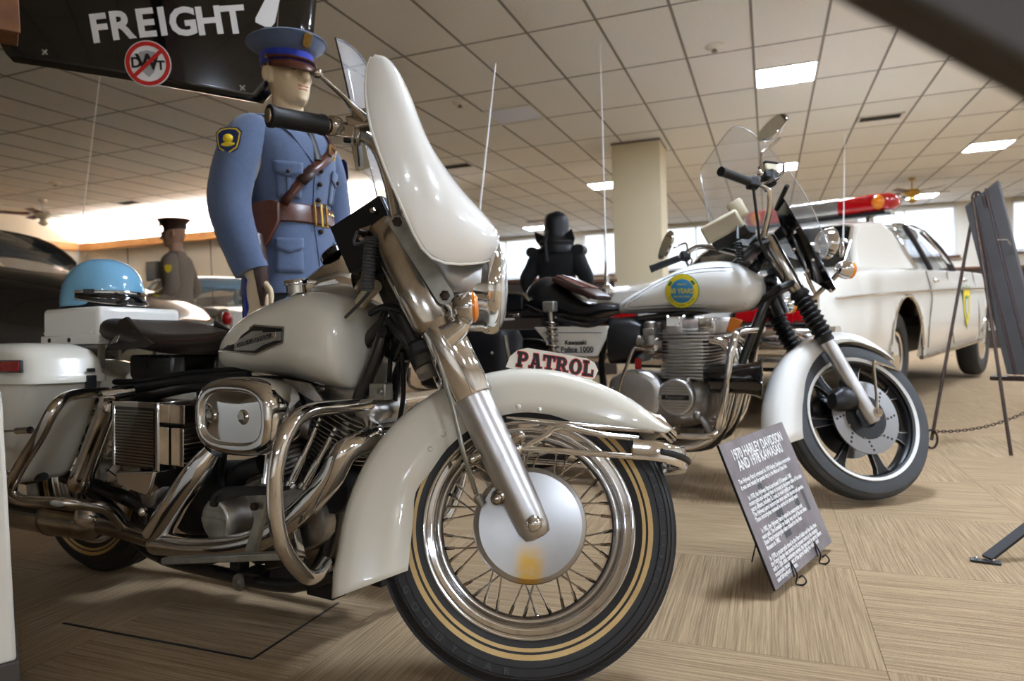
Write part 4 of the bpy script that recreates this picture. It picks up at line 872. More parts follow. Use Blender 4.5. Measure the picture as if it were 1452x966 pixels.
def helmet(H):
    b = H.b; M = H.M
    c = b(146, 398, 0); top = .848
    t = thing('police_helmet', 'light blue police helmet with black visor and strap on the white luggage box', 'helmet', M@Matrix.Translation((c.x, c.y, top)))
    rows = []; n = 40
    yaw = .10                                         # helmet faces the tank and a bit to the right
    R = rotz(yaw)
    for i in range(15):
        ph = lerp(0.0, 1.0, i/14); ring = []
        for k in range(n):
            a = 2*PI*k/n; fx = math.cos(a); lo = .042 if fx > .80 else lerp(.042, .008, min(1, (.80-fx)/.35)) if fx > .45 else .004
            th = ph*PI/2; z = lo+(.166-lo)*math.sin(th); r = math.cos(th)**.82 if i < 14 else .02
            bulge = 1+.04*math.sin(th*2)
            ring.append(R@V((.132*r*bulge*math.cos(a), .112*r*bulge*math.sin(a), z)))
        rows.append(ring)
    m = MB().loft(rows); m.f = [f for f in m.f if len(f) == 4]; m.f.append(tuple(14*n+k for k in range(n)))
    sh = m.obj('shell', 'helmet_blue', t, ang=70, solid=.006)
    # black lower skirt, trim and visor
    m = MB(); ring = rows[0]; m.tube(ring, .005, 8, closed=True); m.obj('edge_trim', 'rubber_black', t)
    m = MB(); inner = [[V((p.x*.93, p.y*.93, lerp(.0, p.z, s))) for p in ring] for s in (0.03, 1.02)]; m.loft(inner, cap=False); m.obj('lining', 'rubber_black', t)
    vis = []; vis2 = []
    for k in range(-9, 10):
        a = k/9*1.35; vis.append(R@V((.136*math.cos(a), .117*math.sin(a), .050))); vis2.append(R@V((.136*math.cos(a)+.012*math.cos(a)**1.5 if math.cos(a) > 0 else .136*math.cos(a), .117*math.sin(a)*1.02, .050-.040*max(0, math.cos(a))**.5)))
    m = MB().sheet([vis, vis2]); m.obj('visor', 'black_gloss', t, solid=.003)
    m = MB(); m.tube([p+V((0, 0, .001)) for p in vis], .0055, 8); m.obj('visor_trim', 'chrome', t)
    m = MB(); m.tube([vis2[0], *vis2[1:]], .003, 8); m.obj('visor_edge', 'chrome_worn', t)
    m = MB(); q = R@V((.07, -.105, .045)); m.box(R@V((.09, -.112, .050)), (.03, .006, .014), R@rotz(.6)); m.obj('visor_snap', 'black_satin', t)
    m = MB(); m.lathe([(.004, 0), (.004, .004)], o=R@V((-.085, -.082, .03)), ax=R@V((-.6, -.8, 0)), n=10); m.obj('snap', 'ink_black', t)
    s0 = R@V((.10, -.03, .02)); m = MB()
    pts = cr([V((.06, -.02, .01)), V((.165, -.035, .012)), V((.19, -.05, -.002)), V((.205, -.055, -.03)), V((.21, -.06, -.05))], 4)
    o = c; m.sheet([[p+V((-.0, -.009, 0)) for p in pts], [p+V((0, .009, 0)) for p in pts]]); m.obj('chin_strap', 'leather_black', t, solid=.003)
    return t
HB, HT = build_harley(); harley_body(HB, HT); helmet(HB)
def build_kawasaki():
    K = Bike((.323, 3.053, .318), -.155, .01, .80, 1.5, .32, math.radians(27)); b, f = K.b, K.f
    T = thing('motorcycle', 'white police motorcycle with cast front wheel, clear windshield and 60 YEARS tank roundel', 'motorcycle', K.M, 'police motorcycles')
    X = K.X; u = V((-math.sin(K.rk), 0, math.cos(K.rk))); fw = V((math.cos(K.rk), 0, math.sin(K.rk)))
    def P(m, name, mt, par=T, **k): return m.obj(name, mt, par, **k)
    def wheel(M):
        R, rb, w = .32, .232, .10; h = side_h(R, rb, w)
        ti = MB().lathe(tire_prof(R, rb, w), ax=AXY, n=80, closed=True).obj('tire', 'rubber_grey', T, mx=M, ang=25)
        for k in range(3):
            g = MB(); r = R+.0004-abs(k-1)*.0015; g.lathe([(r-.006, (k-1)*.020-.002), (r, (k-1)*.020-.002), (r, (k-1)*.020+.002), (r-.006, (k-1)*.020+.002)], ax=AXY, n=80, closed=True); g.obj('tread_groove', 'rubber_black', ti)
        rim = MB().lathe([(.234, -.036), (.248, -.042), (.250, -.036), (.236, -.026), (.226, -.018), (.222, 0), (.226, .018), (.236, .026), (.250, .036), (.248, .042), (.234, .036)], ax=AXY, n=80, closed=True).obj('rim', 'black_satin', T, mx=M, ang=50)
        for sd in (-1, 1): MB().lathe([(.238, sd*.048), (.2495, sd*.0535), (.2515, sd*.050), (.240, sd*.036)], ax=AXY, n=80, closed=True).obj('rim_stripe', 'white_stripe', rim)
        m = MB(); q = [(.05, -.016), (.12, -.010), (.20, -.020), (.232, -.034)]
        pts = [V((r, -.012, z)) for r, z in q]+[V((r, -.012, -z)) for r, z in reversed(q)]; m.prism(pts, (0, .024, 0)); me = m.mesh('wheel_spoke')
        m2 = MB()
        for s_ in (-1, 1): m2.tube([V((.06, -.0135, s_*.013)), V((.12, -.0135, s_*.009)), V((.20, -.0135, s_*.018)), V((.23, -.0135, s_*.031))], .0014, 5)
        me2 = m2.mesh('spoke_edge')
        for k in range(7):
            s1 = link('wheel_spoke', me, 'black_satin', rim, bevel=.003); s1.rotation_euler[1] = 2*PI*k/7+.3
            s2 = link('spoke_edge', me2, 'aluminium', rim); s2.rotation_euler[1] = 2*PI*k/7+.3
        MB().lathe([(.03, -.05), (.055, -.045), (.06, -.02), (.06, .02), (.055, .045), (.03, .05)], ax=AXY, n=32).obj('hub', 'black_satin', T, mx=M)
        return ti
    wheel(X); wheel(Matrix.Translation((0, 0, .32)))
    for sd in (-1, 1):                                 # drilled discs
        y = sd*.058
        m = MB().lathe([(.085, y-.003), (.148, y-.003), (.148, y+.003), (.085, y+.003)], ax=AXY, n=64, closed=True); dc = P(m, 'brake_disc', 'disc_steel', mx=X)
        m = MB().lathe([(.045, y+.004), (.09, y+.0045), (.09, y-.0045), (.045, y-.004)], ax=AXY, n=40, closed=True); P(m, 'disc_carrier', 'black_satin', dc)
        for k in range(24):
            a = 2*PI*(k//3)/8+(k % 3)*.06; r = .100+.016*(k % 3); m = MB(); m.lathe([(.0052, 0), (.0052, .0008)], o=(r*math.cos(a), y+sd*.003, r*math.sin(a)), ax=(0, sd, 0), n=8); P(m, 'disc_hole', 'ink_black', dc)
        for k in range(7):
            a = 2*PI*k/7; m = MB(); m.ball((.09*math.cos(a), y+sd*.004, .09*math.sin(a)), .005, 8); P(m, 'rivet', 'chrome', dc)
        # caliper behind the fork
        c = V((-.10, sd*.075, .06)); m = MB(); m.loft(smooth_rings([ringpts(c+V((-.055, 0, -.01)), .03, .03, 16, 3), ringpts(c+V((-.02, 0, 0)), .042, .048, 16, 3), ringpts(c+V((.03, 0, .005)), .04, .044, 16, 3), ringpts(c+V((.055, 0, .01)), .025, .03, 16, 3)])); P(m, 'brake_caliper', 'black_satin', mx=X)
        m = MB(); m.tube([c+V((.0, 0, .05)), c+V((-.01, sd*.01, .10)), c+V((-.05, sd*.03, .20)), V((-.20, sd*.10, .44)), V((-.24, sd*.05, .60))], .0055, 8, sm=4); m.tube([c+V((0, 0, .04)), c+V((-.003, 0, .075))], .008, 8); P(m, 'brake_hose', 'rubber_black', mx=X)
        # fork
        o = V((-.012, sd*.098, 0)); L1, L2, L3 = .335, .56, .82
        m = MB().lathe([(.016, -.035), (.026, -.03), (.030, 0), (.028, .04), (.029, L1-.02), (.031, L1)], o=o, ax=u, n=24); fk = P(m, 'fork_slider', 'aluminium', mx=X)
        m = MB(); m.lathe([(.020, 0), (.020, .012), (.012, .016), (.012, .026)], o=V((0, sd*.118, .004)), ax=(0, sd, 0), n=16); P(m, 'axle_nut', 'chrome', fk)
        pr = [(.032, L1-.01)]
        for i in range(9):
            s_ = L1+.012+i*(L2-L1-.02)/9; pr += [(.030, s_), (.041, s_+.011)]
        pr += [(.034, L2)]
        m = MB().lathe(pr, o=o, ax=u, n=24); P(m, 'fork_gaiter', 'rubber_black', fk, ang=70)
        m = MB().lathe([(.028, L2), (.030, L2+.005), (.031, L3-.01), (.028, L3)], o=o, ax=u, n=24); P(m, 'fork_tube', 'chrome_worn', fk)
    for s_ in (.60, .80):
        m = MB(); m.box(u*s_-fw*.035-V((.012, 0, 0)), (.11, .25, .03), mat3(fw, V((0, 1, 0)), u)); P(m, 'fork_yoke', 'black_satin', mx=X, bevel=.01)
    # ---- front fender
    rows = []
    KR = [(52, .33), (70, .35), (95, .372), (130, .378), (165, .388), (185, .41), (203, .445)]
    for i in range(24):
        t = lerp(54, 200, i/23); a = math.radians(t); ur = V((math.cos(a), 0, math.sin(a))); rc = interp(KR, t); hw = lerp(.045, .062, min(1, (t-54)/30)); sh = interp([(54, .012), (80, .045), (120, .07), (170, .115), (203, .13)], t); row = [ur*(rc-sh)+V((0, -hw*1.03, 0))]
        for k in range(9): q = PI*k/8; row.append(ur*(rc-min(sh, .04)+min(sh, .04)*math.sin(q))+V((0, -hw*math.copysign(abs(math.cos(q))**.7, math.cos(q)), 0)))
        row.append(ur*(rc-sh)+V((0, hw*1.03, 0))); rows.append(row)
    fd = P(MB().sheet(rows), 'front_fender', 'white_paint', mx=X, solid=.003, ang=70)
    for sd in (-1, 1):
        m = MB(); m.tube([V((.02, sd*.105, .02)), V((.035, sd*.095, .10)), V((.06, sd*.075, .225)), V((.085, sd*.065, .235)), V((.20, sd*.05, .215))], .006, 8, sm=4); P(m, 'fender_stay', 'chrome', fd)
    # ---- windshield on a leaning plane in the steered frame
    n_l = V((math.cos(.36), 0, math.sin(.36))); p_l = V((-.245, 0, .62)); Fi = K.F.transposed()
    def wp(px, py): q = atplane(px, py, K.A+K.F@p_l, K.F@n_l); return Fi@(q-K.A)
    out = [(1043, 180), (1062, 185), (1088, 207), (1124, 250), (1146, 285), (1163, 322), (1174, 355), (1150, 372), (1080, 352), (1012, 335), (1003, 300), (993, 247), (1002, 228), (1031, 188)]
    out = [wp(*p) for p in out]; out = cr(out, 3, True); cen = sum(out, V((0, 0, 0)))/len(out); m = MB(); n = len(out)
    rings = [[cen.lerp(p, s_)+n_l*(.05*(1-s_*s_)) for p in out] for s_ in (1, .8, .55, .3, .05)]
    m.loft(rings, cap=False); m.f.append(tuple(4*n+k for k in range(n))); ws = P(m, 'windshield', 'clear', mx=X, solid=.004, ang=80)
    P(MB().tube(out, .0022, 6, closed=True), 'windshield_edge', 'lens_glass', ws)
    ol = [wp(*p)-n_l*.012 for p in ((1104, 288), (1112, 279), (1120, 292), (1189, 408), (1182, 414), (1150, 394), (1114, 330), (1104, 300))]
    m = MB(); m.prism(ol, n_l*.006); br = P(m, 'windshield_bracket', 'black_gloss', mx=X)
    m = MB(); m.tube([wp(1104, 296)-n_l*.012, wp(1113, 280)-n_l*.02, wp(1122, 262)-n_l*.02], .010, 8); P(m, 'bracket_arm', 'black_satin', br)
    for px, py in ((1115, 272), (1131, 328), (1130, 353), (1149, 383), (1157, 368), (1182, 411)): m = MB(); m.ball(wp(px, py)-n_l*.013, .009, 10, (1, 1, 1)); P(m, 'bolt', 'chrome', br)
    m = MB(); m.tube([wp(1150, 384)-n_l*.03, V((-.19, -.11, .46)), V((-.22, -.10, .45))], .008, 8, sm=3); P(m, 'lower_strut', 'chrome', br)
    # ---- spot lamp and turn signal on the right
    q = f(1181, 346, -.16)-V((.02, 0, 0)); ax_ = V((1, -.1, -.05)).normalized()
    m = MB().lathe([(.012, -.05), (.035, -.045), (.055, -.028), (.064, -.004), (.067, .004), (.062, .010)], o=q, ax=ax_, n=32); sp = P(m, 'spot_lamp', 'chrome', mx=X)
    m = MB().lathe([(.062, .006), (.045, .022), (.0, .028)], o=q, ax=ax_, n=28); P(m, 'lamp_lens', 'lens_glass', sp)
    m = MB(); m.tube([q-ax_*.045, wp(1158, 360)], .009, 8); P(m, 'lamp_stalk', 'chrome', sp)
    for sd in (-1, 1):
        q = f(1210, 384, -.20); q.y = sd*.20; q -= V((.03, 0, 0))
        m = MB().lathe([(.01, -.045), (.024, -.040), (.034, -.022), (.038, 0), (.036, .006)], o=q, ax=(1, 0, 0), n=28); sg = P(m, 'turn_signal', 'chrome', mx=X)
        m = MB().lathe([(.035, .004), (.034, .02), (.02, .028), (.0, .03)], o=q, ax=(1, 0, 0), n=24); P(m, 'amber_lens', 'amber', sg)
        m = MB(); m.tube([q-V((.03, 0, .01)), V((q.x-.06, q.y*.75, q.z-.05)), V((-.22, sd*.11, .46))], .010, 10, sm=3); P(m, 'signal_stalk', 'chrome_worn', sg)
    # ---- handlebar
    g0, g1 = f(1022, 243, -.40), f(1062, 258, -.33); k1, k2, k3, k4 = f(1085, 266, -.27), f(1092, 285, -.23), f(1085, 325, -.14), f(1078, 348, -.08)
    for sd in (-1, 1):
        if sd < 0: pts = [g1, k1, k2, k3, k4]; ga, gb = g0, g1
        else:
            ga, gb = f(922, 382, .38), f(964, 366, .30); pts = [gb, f(985, 352, .25), f(1003, 350, .20), f(1030, 356, .12), f(1045, 360, .07)]
        m = MB(); m.tube(pts, .0125, 12, sm=5); hb = P(m, 'handlebar', 'chrome', mx=X)
        d = (ga-gb); L_ = d.length; pr = [(.014, 0)]
        for i in range(7): pr += [(.0175, .006+i*(L_-.012)/7), (.0165, .012+i*(L_-.012)/7)]
        pr += [(.019, L_-.008), (.018, L_)]
        m = MB().lathe(pr, o=gb, ax=d, n=18); P(m, 'handgrip', 'rubber_black', mx=X)
        m = MB(); c = gb-d.normalized()*.025; m.box(c, (.045, .04, .042)); m.box(c+V((.015, 0, .02)), (.03, .03, .02)); sw = P(m, 'switch_housing', 'black_satin', mx=X, bevel=.006)
        m = MB(); m.tube([c+V((.02, 0, 0)), c+V((.05, sd*.03, -.004)), c+V((.06, sd*.10, -.01)), c+V((.03, sd*.16, -.01))], .005, 8, sm=4); P(m, 'lever', 'chrome', sw)
        for j in range(2):
            m = MB(); m.tube([c+V((0, 0, -.02)), c+V((.03, -sd*.04, -.12-.02*j)), c+V((.08, -sd*.10, -.22)), V((-.28, sd*.05, .52))], .0055, 8, sm=5); P(m, 'control_cable', 'rubber_black', sw)
        if sd < 0:
            m = MB(); c2 = f(1091, 252, -.28); m.box(c2, (.06, .05, .03)); m.lathe([(.026, -.03), (.026, .03)], o=c2+V((0, 0, -.002)), ax=(0, 0, 1), n=16); mc = P(m, 'master_cylinder', 'black_satin', mx=X, bevel=.004)
            m = MB(); m.box(c2+V((0, 0, .035)), (.055, .05, .035)); P(m, 'fluid_reservoir', 'radio_beige', mc, bevel=.006)
            m = MB(); m.box(c2+V((0, 0, .056)), (.06, .055, .008)); P(m, 'reservoir_cap', 'black_satin', mc, bevel=.002)
            m = MB(); mb_ = f(1078, 246, -.30); m.tube([mb_, f(1080, 232, -.30), f(1080, 217, -.30), f(1095, 205, -.30), f(1106, 196, -.30)], .006, 8, sm=3); m.ball(mb_, .014, 10); ms = P(m, 'mirror_stem', 'chrome', mx=X)
            mc_, nr = f(1096, 182, -.30), None; R_ = K.F.transposed()
            ax_m = (CR*.70+CU*.80); ax_m.normalize(); nn = (CR*-.62+CU*.55-CF*.50); nn = (nn-ax_m*nn.dot(ax_m)).normalized(); tt = ax_m.cross(nn)
            ax_m, nn, tt = R_@ax_m, R_@nn, R_@tt
        else:
            m = MB(); m.tube([f(975, 356, .27), f(972, 345, .28), f(955, 352, .34)], .005, 8, sm=3); ms = P(m, 'mirror_stem', 'chrome', mx=X); mc_ = f(945, 348, .36)
            ax_m, nn, tt = K.F.transposed()@(CR*.35+CU).normalized(), None, None; nn = K.F.transposed()@(CR*-.9+CF*-.25+CU*.3).normalized(); nn = (nn-ax_m*nn.dot(ax_m)).normalized(); tt = ax_m.cross(nn)
        m = MB(); m.loft([ringpts(mc_+nn*s_, a*.074, a*.05, 28, 2.4, ax_m, tt) for s_, a in ((-.016, .5), (-.012, .8), (0, 1), (.006, 1.0))]); P(m, 'mirror_shell', 'chrome', ms)
        m = MB(); m.loft([ringpts(mc_+nn*s_, .068, .045, 28, 2.4, ax_m, tt) for s_ in (.006, .0075)]); P(m, 'mirror_glass', 'mirror', ms)
    # ---- radio speaker head on the bars
    R_ = mat3(K.F.transposed()@CR, K.F.transposed()@(-CF), K.F.transposed()@CU); Rr = R_@Matrix.Rotation(-.5, 3, 'Y')@rotz(.35)
    c = f(1024, 322, .06); m = MB(); m.box(c, (.17, .16, .085), Rr); rd = P(m, 'radio_head', 'radio_beige', mx=X, bevel=.012)
    m = MB(); m.box(c+Rr@V((0.01, -.0, -.06)), (.16, .15, .05), Rr); P(m, 'radio_grille', 'black_satin', rd, bevel=.008)
    m = MB(); c2 = f(1046, 298, .0); m.loft([ringpts(c2+Rr@V((0, 0, s_)), a*.035, a*.03, 16, 3, Rr@V((1, 0, 0)), Rr@V((0, 1, 0))) for s_, a in ((-.04, .7), (-.03, 1), (.035, 1), (.045, .8))]); P(m, 'microphone', 'radio_beige', rd)
    m = MB(); m.tube([f(1046, 316, -.02), f(1046, 340, -.05)], .008, 8); pts = []
    a0, a1 = f(1047, 343, -.06), f(1050, 374, -.06)
    for i in range(81): t = i/80; an = 2*PI*8*t; pts.append(a0.lerp(a1, t)+V((.011*math.cos(an), .011*math.sin(an), 0)))
    m.tube(pts, .005, 6); P(m, 'coil_cord', 'rubber_black', rd)
    m = MB()
    for i, (px, py, y) in enumerate(((1060, 330, 0), (1075, 345, -.05), (1085, 365, -.04), (1070, 380, 0), (1100, 385, -.03), (1090, 400, .0), (1110, 330, -.1))): m.box(f(px, py, y), (.05, .06, .04), Matrix.Rotation(i*.7, 3, 'Y')); 
    P(m, 'instrument_cluster', 'black_satin', mx=X, bevel=.008)
    # ---- tank
    ST = [(.505, .795, .822, .05), (.53, .786, .848, .085), (.60, .783, .886, .115), (.70, .782, .935, .135), (.82, .780, .985, .147), (.92, .776, 1.005, .150), (1.02, .772, .998, .148), (1.10, .785, .965, .138), (1.15, .82, .93, .11), (1.168, .85, .90, .06)]
    tk = P(MB().loft(smooth_rings([ringpts(V((x, 0, (zb+zt)/2)), hw, (zt-zb)/2, 32, 2.7) for x, zb, zt, hw in ST])), 'fuel_tank', 'white_paint', ang=70)
    def on_tank(px, py, off=.003):
        q = b(px, py, -.13)
        for _ in range(5):
            hw = interp([(s[0], s[3]) for s in ST], q.x); zc = interp([(s[0], (s[1]+s[2])/2) for s in ST], q.x); hh = interp([(s[0], (s[2]-s[1])/2) for s in ST], q.x)
            k = max(.02, 1-min(1., abs(q.z-zc)/hh)**2.7)**(1/2.7); q = b(px, py, -(hw*k+off))
        return q
    m = MB()
    for w_, off in ((.0022, 0), (.0011, 4)):
        pts = [(1070, 386), (1035, 380), (1000, 381), (965, 387), (935, 400), (905, 418), (888, 430), (884, 436), (890, 440), (920, 438.5), (980, 437), (1055, 435)] if off == 0 else [(1070, 390), (1035, 384.5), (1000, 385.5), (967, 391), (937, 404), (908, 421.5), (893, 431), (890, 434), (897, 435.5), (920, 434), (980, 432.5), (1058, 431)]
        m = MB(); m.tube([on_tank(x, y, .0005) for x, y in pts], w_, 6, sm=4); P(m, 'pinstripe', 'navy', tk)
    cx, cy = 967, 413; c = on_tank(cx, cy, .004); ux = (on_tank(cx+10, cy, .004)-on_tank(cx-10, cy, .004)).normalized(); uy = (on_tank(cx, cy-8, .004)-on_tank(cx, cy+8, .004)); uy = (uy-ux*uy.dot(ux)).normalized(); nz = ux.cross(uy).normalized()
    R0 = 25.5*2.72/955*1.0
    def disc(r, off, mt, nm): m = MB(); m.lathe([(r, 0), (r, .0012), (r*.98, .0016), (0, .0016)], o=c+nz*off, ax=nz, n=48); return P(m, nm, mt, rd2)
    m = MB().lathe([(R0*1.03, -.004), (R0*1.03, .0), (0, .0)], o=c, ax=nz, n=48); rd2 = P(m, 'tank_roundel', 'light_green', tk)
    disc(R0, .0004, 'yellow_bright', 'yellow_ring'); disc(R0*.72, .0012, 'sky_blue', 'blue_disc')
    text('60 YEARS', R0*.40, c+nz*.0046, ux, uy, 'yellow_bright', rd2, ext=.0003, bold=.0006, sx=.86); text('SERVICE', R0*.16, c+nz*.0046+uy*R0*.40, ux, uy, 'yellow_bright', rd2, ext=.0003); text('PROTECTION', R0*.16, c+nz*.0046-uy*R0*.34, ux, uy, 'yellow_bright', rd2, ext=.0003)
    for word, a0, st_, sg in (('STATE HIGHWAY PATROL', 205, 6.6, 1),):
        for i, ch in enumerate(word):
            a = math.radians(a0+i*st_); rr = R0*.85; uu = ux*math.cos(a)+uy*math.sin(a); tn = (uy*math.cos(a)-ux*math.sin(a))
            if ch != ' ': text(ch, R0*.17, c+nz*.0024+uu*rr, tn, -uu, 'light_green', rd2, ext=.0003)
    for a0 in (28, 138):
        m = MB(); pts = []
        for r in (.77, .93): pts.append([c+nz*.0022+(ux*math.cos(a)+uy*math.sin(a))*(R0*r) for a in [math.radians(a0+k*4) for k in range(6)]])
        m.sheet(pts); P(m, 'green_bar', 'light_green', rd2, solid=.0006)
    # ---- seat
    SS = [(.03, .84, .90, .09), (.06, .80, .955, .125), (.13, .785, .985, .14), (.20, .77, .955, .142), (.28, .76, .885, .14), (.36, .762, .845, .135), (.45, .78, .845, .12), (.52, .795, .832, .09)]
    st = P(MB().loft(smooth_rings([ringpts(V((x, 0, (zb+zt)/2)), hw, (zt-zb)/2, 28, 2.8) for x, zb, zt, hw in SS])), 'seat', 'vinyl_black', ang=70)
    m = MB(); pts = [b(745, 432, -.145), b(790, 452, -.155), b(835, 462, -.16), b(866, 452, -.155)]; m.tube(pts, [.008, .016, .018, .010], 10, sm=4, flat=.6); P(m, 'seat_valance', 'vinyl_black', st)
    m = MB(); m.tube([V((x, -hw*.99, lerp(zb, zt, .42))) for x, zb, zt, hw in SS], .004, 6, sm=3); P(m, 'seat_piping', 'vinyl_black', st)
    # ---- side cover
    out = [(756, 464), (864, 462), (858, 482), (846, 506), (800, 506), (786, 500)]
    m = MB(); m.prism([b(x, y, -.165) for x, y in out], (0, .02, 0)); sc = P(m, 'side_cover', 'white_paint', bevel=.006)
    m = MB(); m.tube([b(x, y, -.166) for x, y in ((853, 472), (770, 472), (790, 500), (840, 500))], .0018, 6); P(m, 'cover_pinstripe', 'navy', sc)
    sh = [b(795+x*44, 482+y*20, -.1665) for x, y in ((0, .1), (.15, .0), (.5, .04), (.85, 0), (1, .1), (.97, .6), (.8, .95), (.5, 1.1), (.2, .95), (.03, .6))]
    m = MB(); m.prism(sh, (0, -.001, 0)); P(m, 'cover_badge', 'radio_beige', sc) if False else None
    ux = V((1, 0, 0)); uz = V((0, 0, 1)); text('Kawasaki', .030, b(816, 486, -.168), ux, uz, 'ink_black', sc, ext=.0004, bold=.0006); text('Police 1000', .036, b(818, 496, -.168), ux, uz, 'ink_black', sc, ext=.0004, bold=.0008)
    # ---- airbox and carburettor
    m = MB(); m.loft(smooth_rings([ringpts(V((.485, 0, .655)), .15, .085, 24, 6), ringpts(V((.495, 0, .655)), .165, .105, 24, 6), ringpts(V((.60, 0, .66)), .165, .105, 24, 6), ringpts(V((.645, 0, .672)), .15, .07, 24, 6), ringpts(V((.655, 0, .672)), .13, .055, 24, 6)], 1)); P(m, 'air_box', 'black_satin')
    for k, y in enumerate((-.165, -.055, .055, .165)):
        m = MB(); m.tube([V((.64, y, .66)), V((.76, y, .645))], .028, 14); m.lathe([(.03, -.07), (.034, -.03), (.034, .02), (.028, .05), (.03, .055), (.03, .07), (.02, .078)], o=(.70, y, .67), ax=(0, 0, 1), n=18); m.box((.70, y-.02, .70), (.05, .03, .03)); P(m, 'carburettor', 'cast_alloy', bevel=.003)
    # ---- engine
    m = MB(); m.box((.855, 0, .57), (.15, .34, .18)); en = P(m, 'cylinder_block', 'aluminium')
    for i in range(11):
        m = MB(); z = .50+i*.0145; tl = -.06*(z-.57); m.loft([ringpts(V((.855-tl, 0, z+s_)), .112+.004*math.sin(i), .215, 28, 6, (1, 0, 0), (0, 1, 0)) for s_ in (-.0026, .0026)]); P(m, 'cooling_fin', 'aluminium', en)
    m = MB(); m.box((.862, 0, .685), (.20, .40, .05)); P(m, 'cylinder_head', 'cast_alloy', en, bevel=.008)
    for i in range(3):
        m = MB(); z = .662+i*.015; m.loft([ringpts(V((.86, 0, z+s_)), .128, .222, 28, 6, (1, 0, 0), (0, 1, 0)) for s_ in (-.0026, .0026)]); P(m, 'cooling_fin', 'aluminium', en)
    for x in (.815, .955):
        m = MB(); m.loft([ringpts(V((x, y, .728 if x < .9 else .718)), r, r, 20, 3.5, (1, 0, 0), (0, 0, 1)) for y, r in ((-.205, .024), (-.20, .036), (.20, .036), (.205, .024))]); cm = P(m, 'cam_cover', 'aluminium', en)
        m = MB(); m.box((x, -.207, .742 if x < .9 else .732), (.062, .012, .042)); P(m, 'cam_cover_end', 'chrome', cm, bevel=.004)
        for dx in (-.035, .035): m = MB(); bolt(m, (x+dx, -.17, .755 if x < .9 else .745), (0, 0, 1), .008, .012); P(m, 'cover_bolt', 'chrome', cm)
    m = MB(); m.loft(smooth_rings([ringpts(V((.50, 0, .40)), .14, .08, 24, 4), ringpts(V((.53, 0, .39)), .20, .12, 24, 4), ringpts(V((.80, 0, .385)), .22, .12, 24, 4), ringpts(V((.92, 0, .40)), .21, .10, 24, 4), ringpts(V((.96, 0, .42)), .17, .07, 24, 4)], 2)); cc = P(m, 'crankcase', 'cast_alloy')
    m = MB(); m.loft([ringpts(V((.72, 0, .27)), .20, .12, 24, 5, (1, 0, 0), (0, 1, 0)), ringpts(V((.72, 0, .22)), .15, .10, 24, 5, (1, 0, 0), (0, 1, 0))]); P(m, 'oil_pan', 'cast_alloy', cc)
    q = b(900, 563, -.25); m = MB(); m.loft([ringpts(V((q.x, y, q.z)), r, r, 40, 2.6, (1, 0, 0), (0, 0, 1)) for y, r in ((-.20, .118), (-.238, .116), (-.250, .104), (-.254, .088), (-.253, .0 + .02))]); cl = P(m, 'clutch_cover', 'aluminium', cc, ang=60)
    for k in range(9): a = 2*PI*k/9; m = MB(); bolt(m, (q.x+.108*math.cos(a), -.242, q.z+.108*math.sin(a)), (0, -1, 0), .008, .008); P(m, 'cover_bolt', 'chrome_worn', cl)
    q = b(957, 564, -.25); m = MB().lathe([(.080, .04), (.080, .006), (.076, 0), (.070, -.002), (.068, .002), (.0, .002)], o=(q.x, -.246, q.z), ax=(0, 1, 0), n=40); pc = P(m, 'points_cover', 'aluminium', cc)
    for i in range(9):
        m = MB(); z = -.048+i*.012; hw = math.sqrt(max(.0001, .066**2-z*z)); 
        if abs(z) > .013: m.box((q.x, -.2455, q.z+z), (2*hw-.006, .003, .004)); P(m, 'cover_rib', 'zinc', pc)
    m = MB(); m.box((q.x, -.246, q.z), (.118, .004, .022)); P(m, 'name_plate', 'ink_black', pc, bevel=.002); text('Kawasaki', .022, V((q.x, -.2487, q.z)), (1, 0, 0), (0, 0, 1), 'chrome', pc, ext=.0004, bold=.0004)
    m = MB(); q2 = b(975, 540, -.2); m.ball(q2, .02, 12); P(m, 'oil_fitting', 'cast_alloy', cc); m = MB(); m.ball(b(990, 590, -.2), .022, 12); m.tube([b(985, 585, -.2), b(1000, 600, -.2), b(1010, 620, -.2)], .016, 10, sm=3); P(m, 'oil_fitting', 'cast_alloy', cc)
    m = MB(); m.box(b(905, 516, -.15), (.025, .03, .05)); P(m, 'red_wiring_cover', 'red_ink', cc, bevel=.006)
    # ---- frame, exhaust, guards
    for sd in (-1, 1):
        m = MB(); m.tube([V((1.20, sd*.03, .88)), V((1.13, sd*.06, .72)), V((1.05, sd*.10, .48)), V((1.00, sd*.12, .28)), V((.90, sd*.13, .19)), V((.55, sd*.13, .19)), V((.38, sd*.14, .30)), V((.34, sd*.14, .55)), V((.40, sd*.12, .74))], .018, 10, sm=4); P(m, 'frame_tube', 'black_frame')
        m = MB(); m.tube([V((1.18, sd*.03, .84)), V((.9, sd*.06, .79)), V((.5, sd*.10, .75)), V((.2, sd*.13, .79)), V((-.15, sd*.13, .80))], .017, 10, sm=4); P(m, 'frame_rail', 'black_frame')
        m = MB(); m.tube([V((.42, sd*.13, .33)), V((0, sd*.13, .32))], .022, 10); P(m, 'swing_arm', 'black_frame')
        a, c = V((.21, sd*.175, .81)), V((.045, sd*.175, .36)) if sd > 0 else V((.235, -.175, .40))
        m = MB(); m.tube([a, c], .014, 10); pts = []
        for i in range(121): t = i/120; an = 2*PI*11*t; pts.append(a.lerp(c, .08+.75*t)+V((.026*math.cos(an), .026*math.sin(an), 0)))
        m.tube(pts, .0055, 6); shk = P(m, 'shock_absorber', 'chrome_worn')
        m = MB(); m.box(a+V((.0, -.0, .02)), (.06, .05, .05)); P(m, 'shock_mount', 'zinc', shk, bevel=.006)
        for j, x_ in enumerate((.15, .20)):
            pass
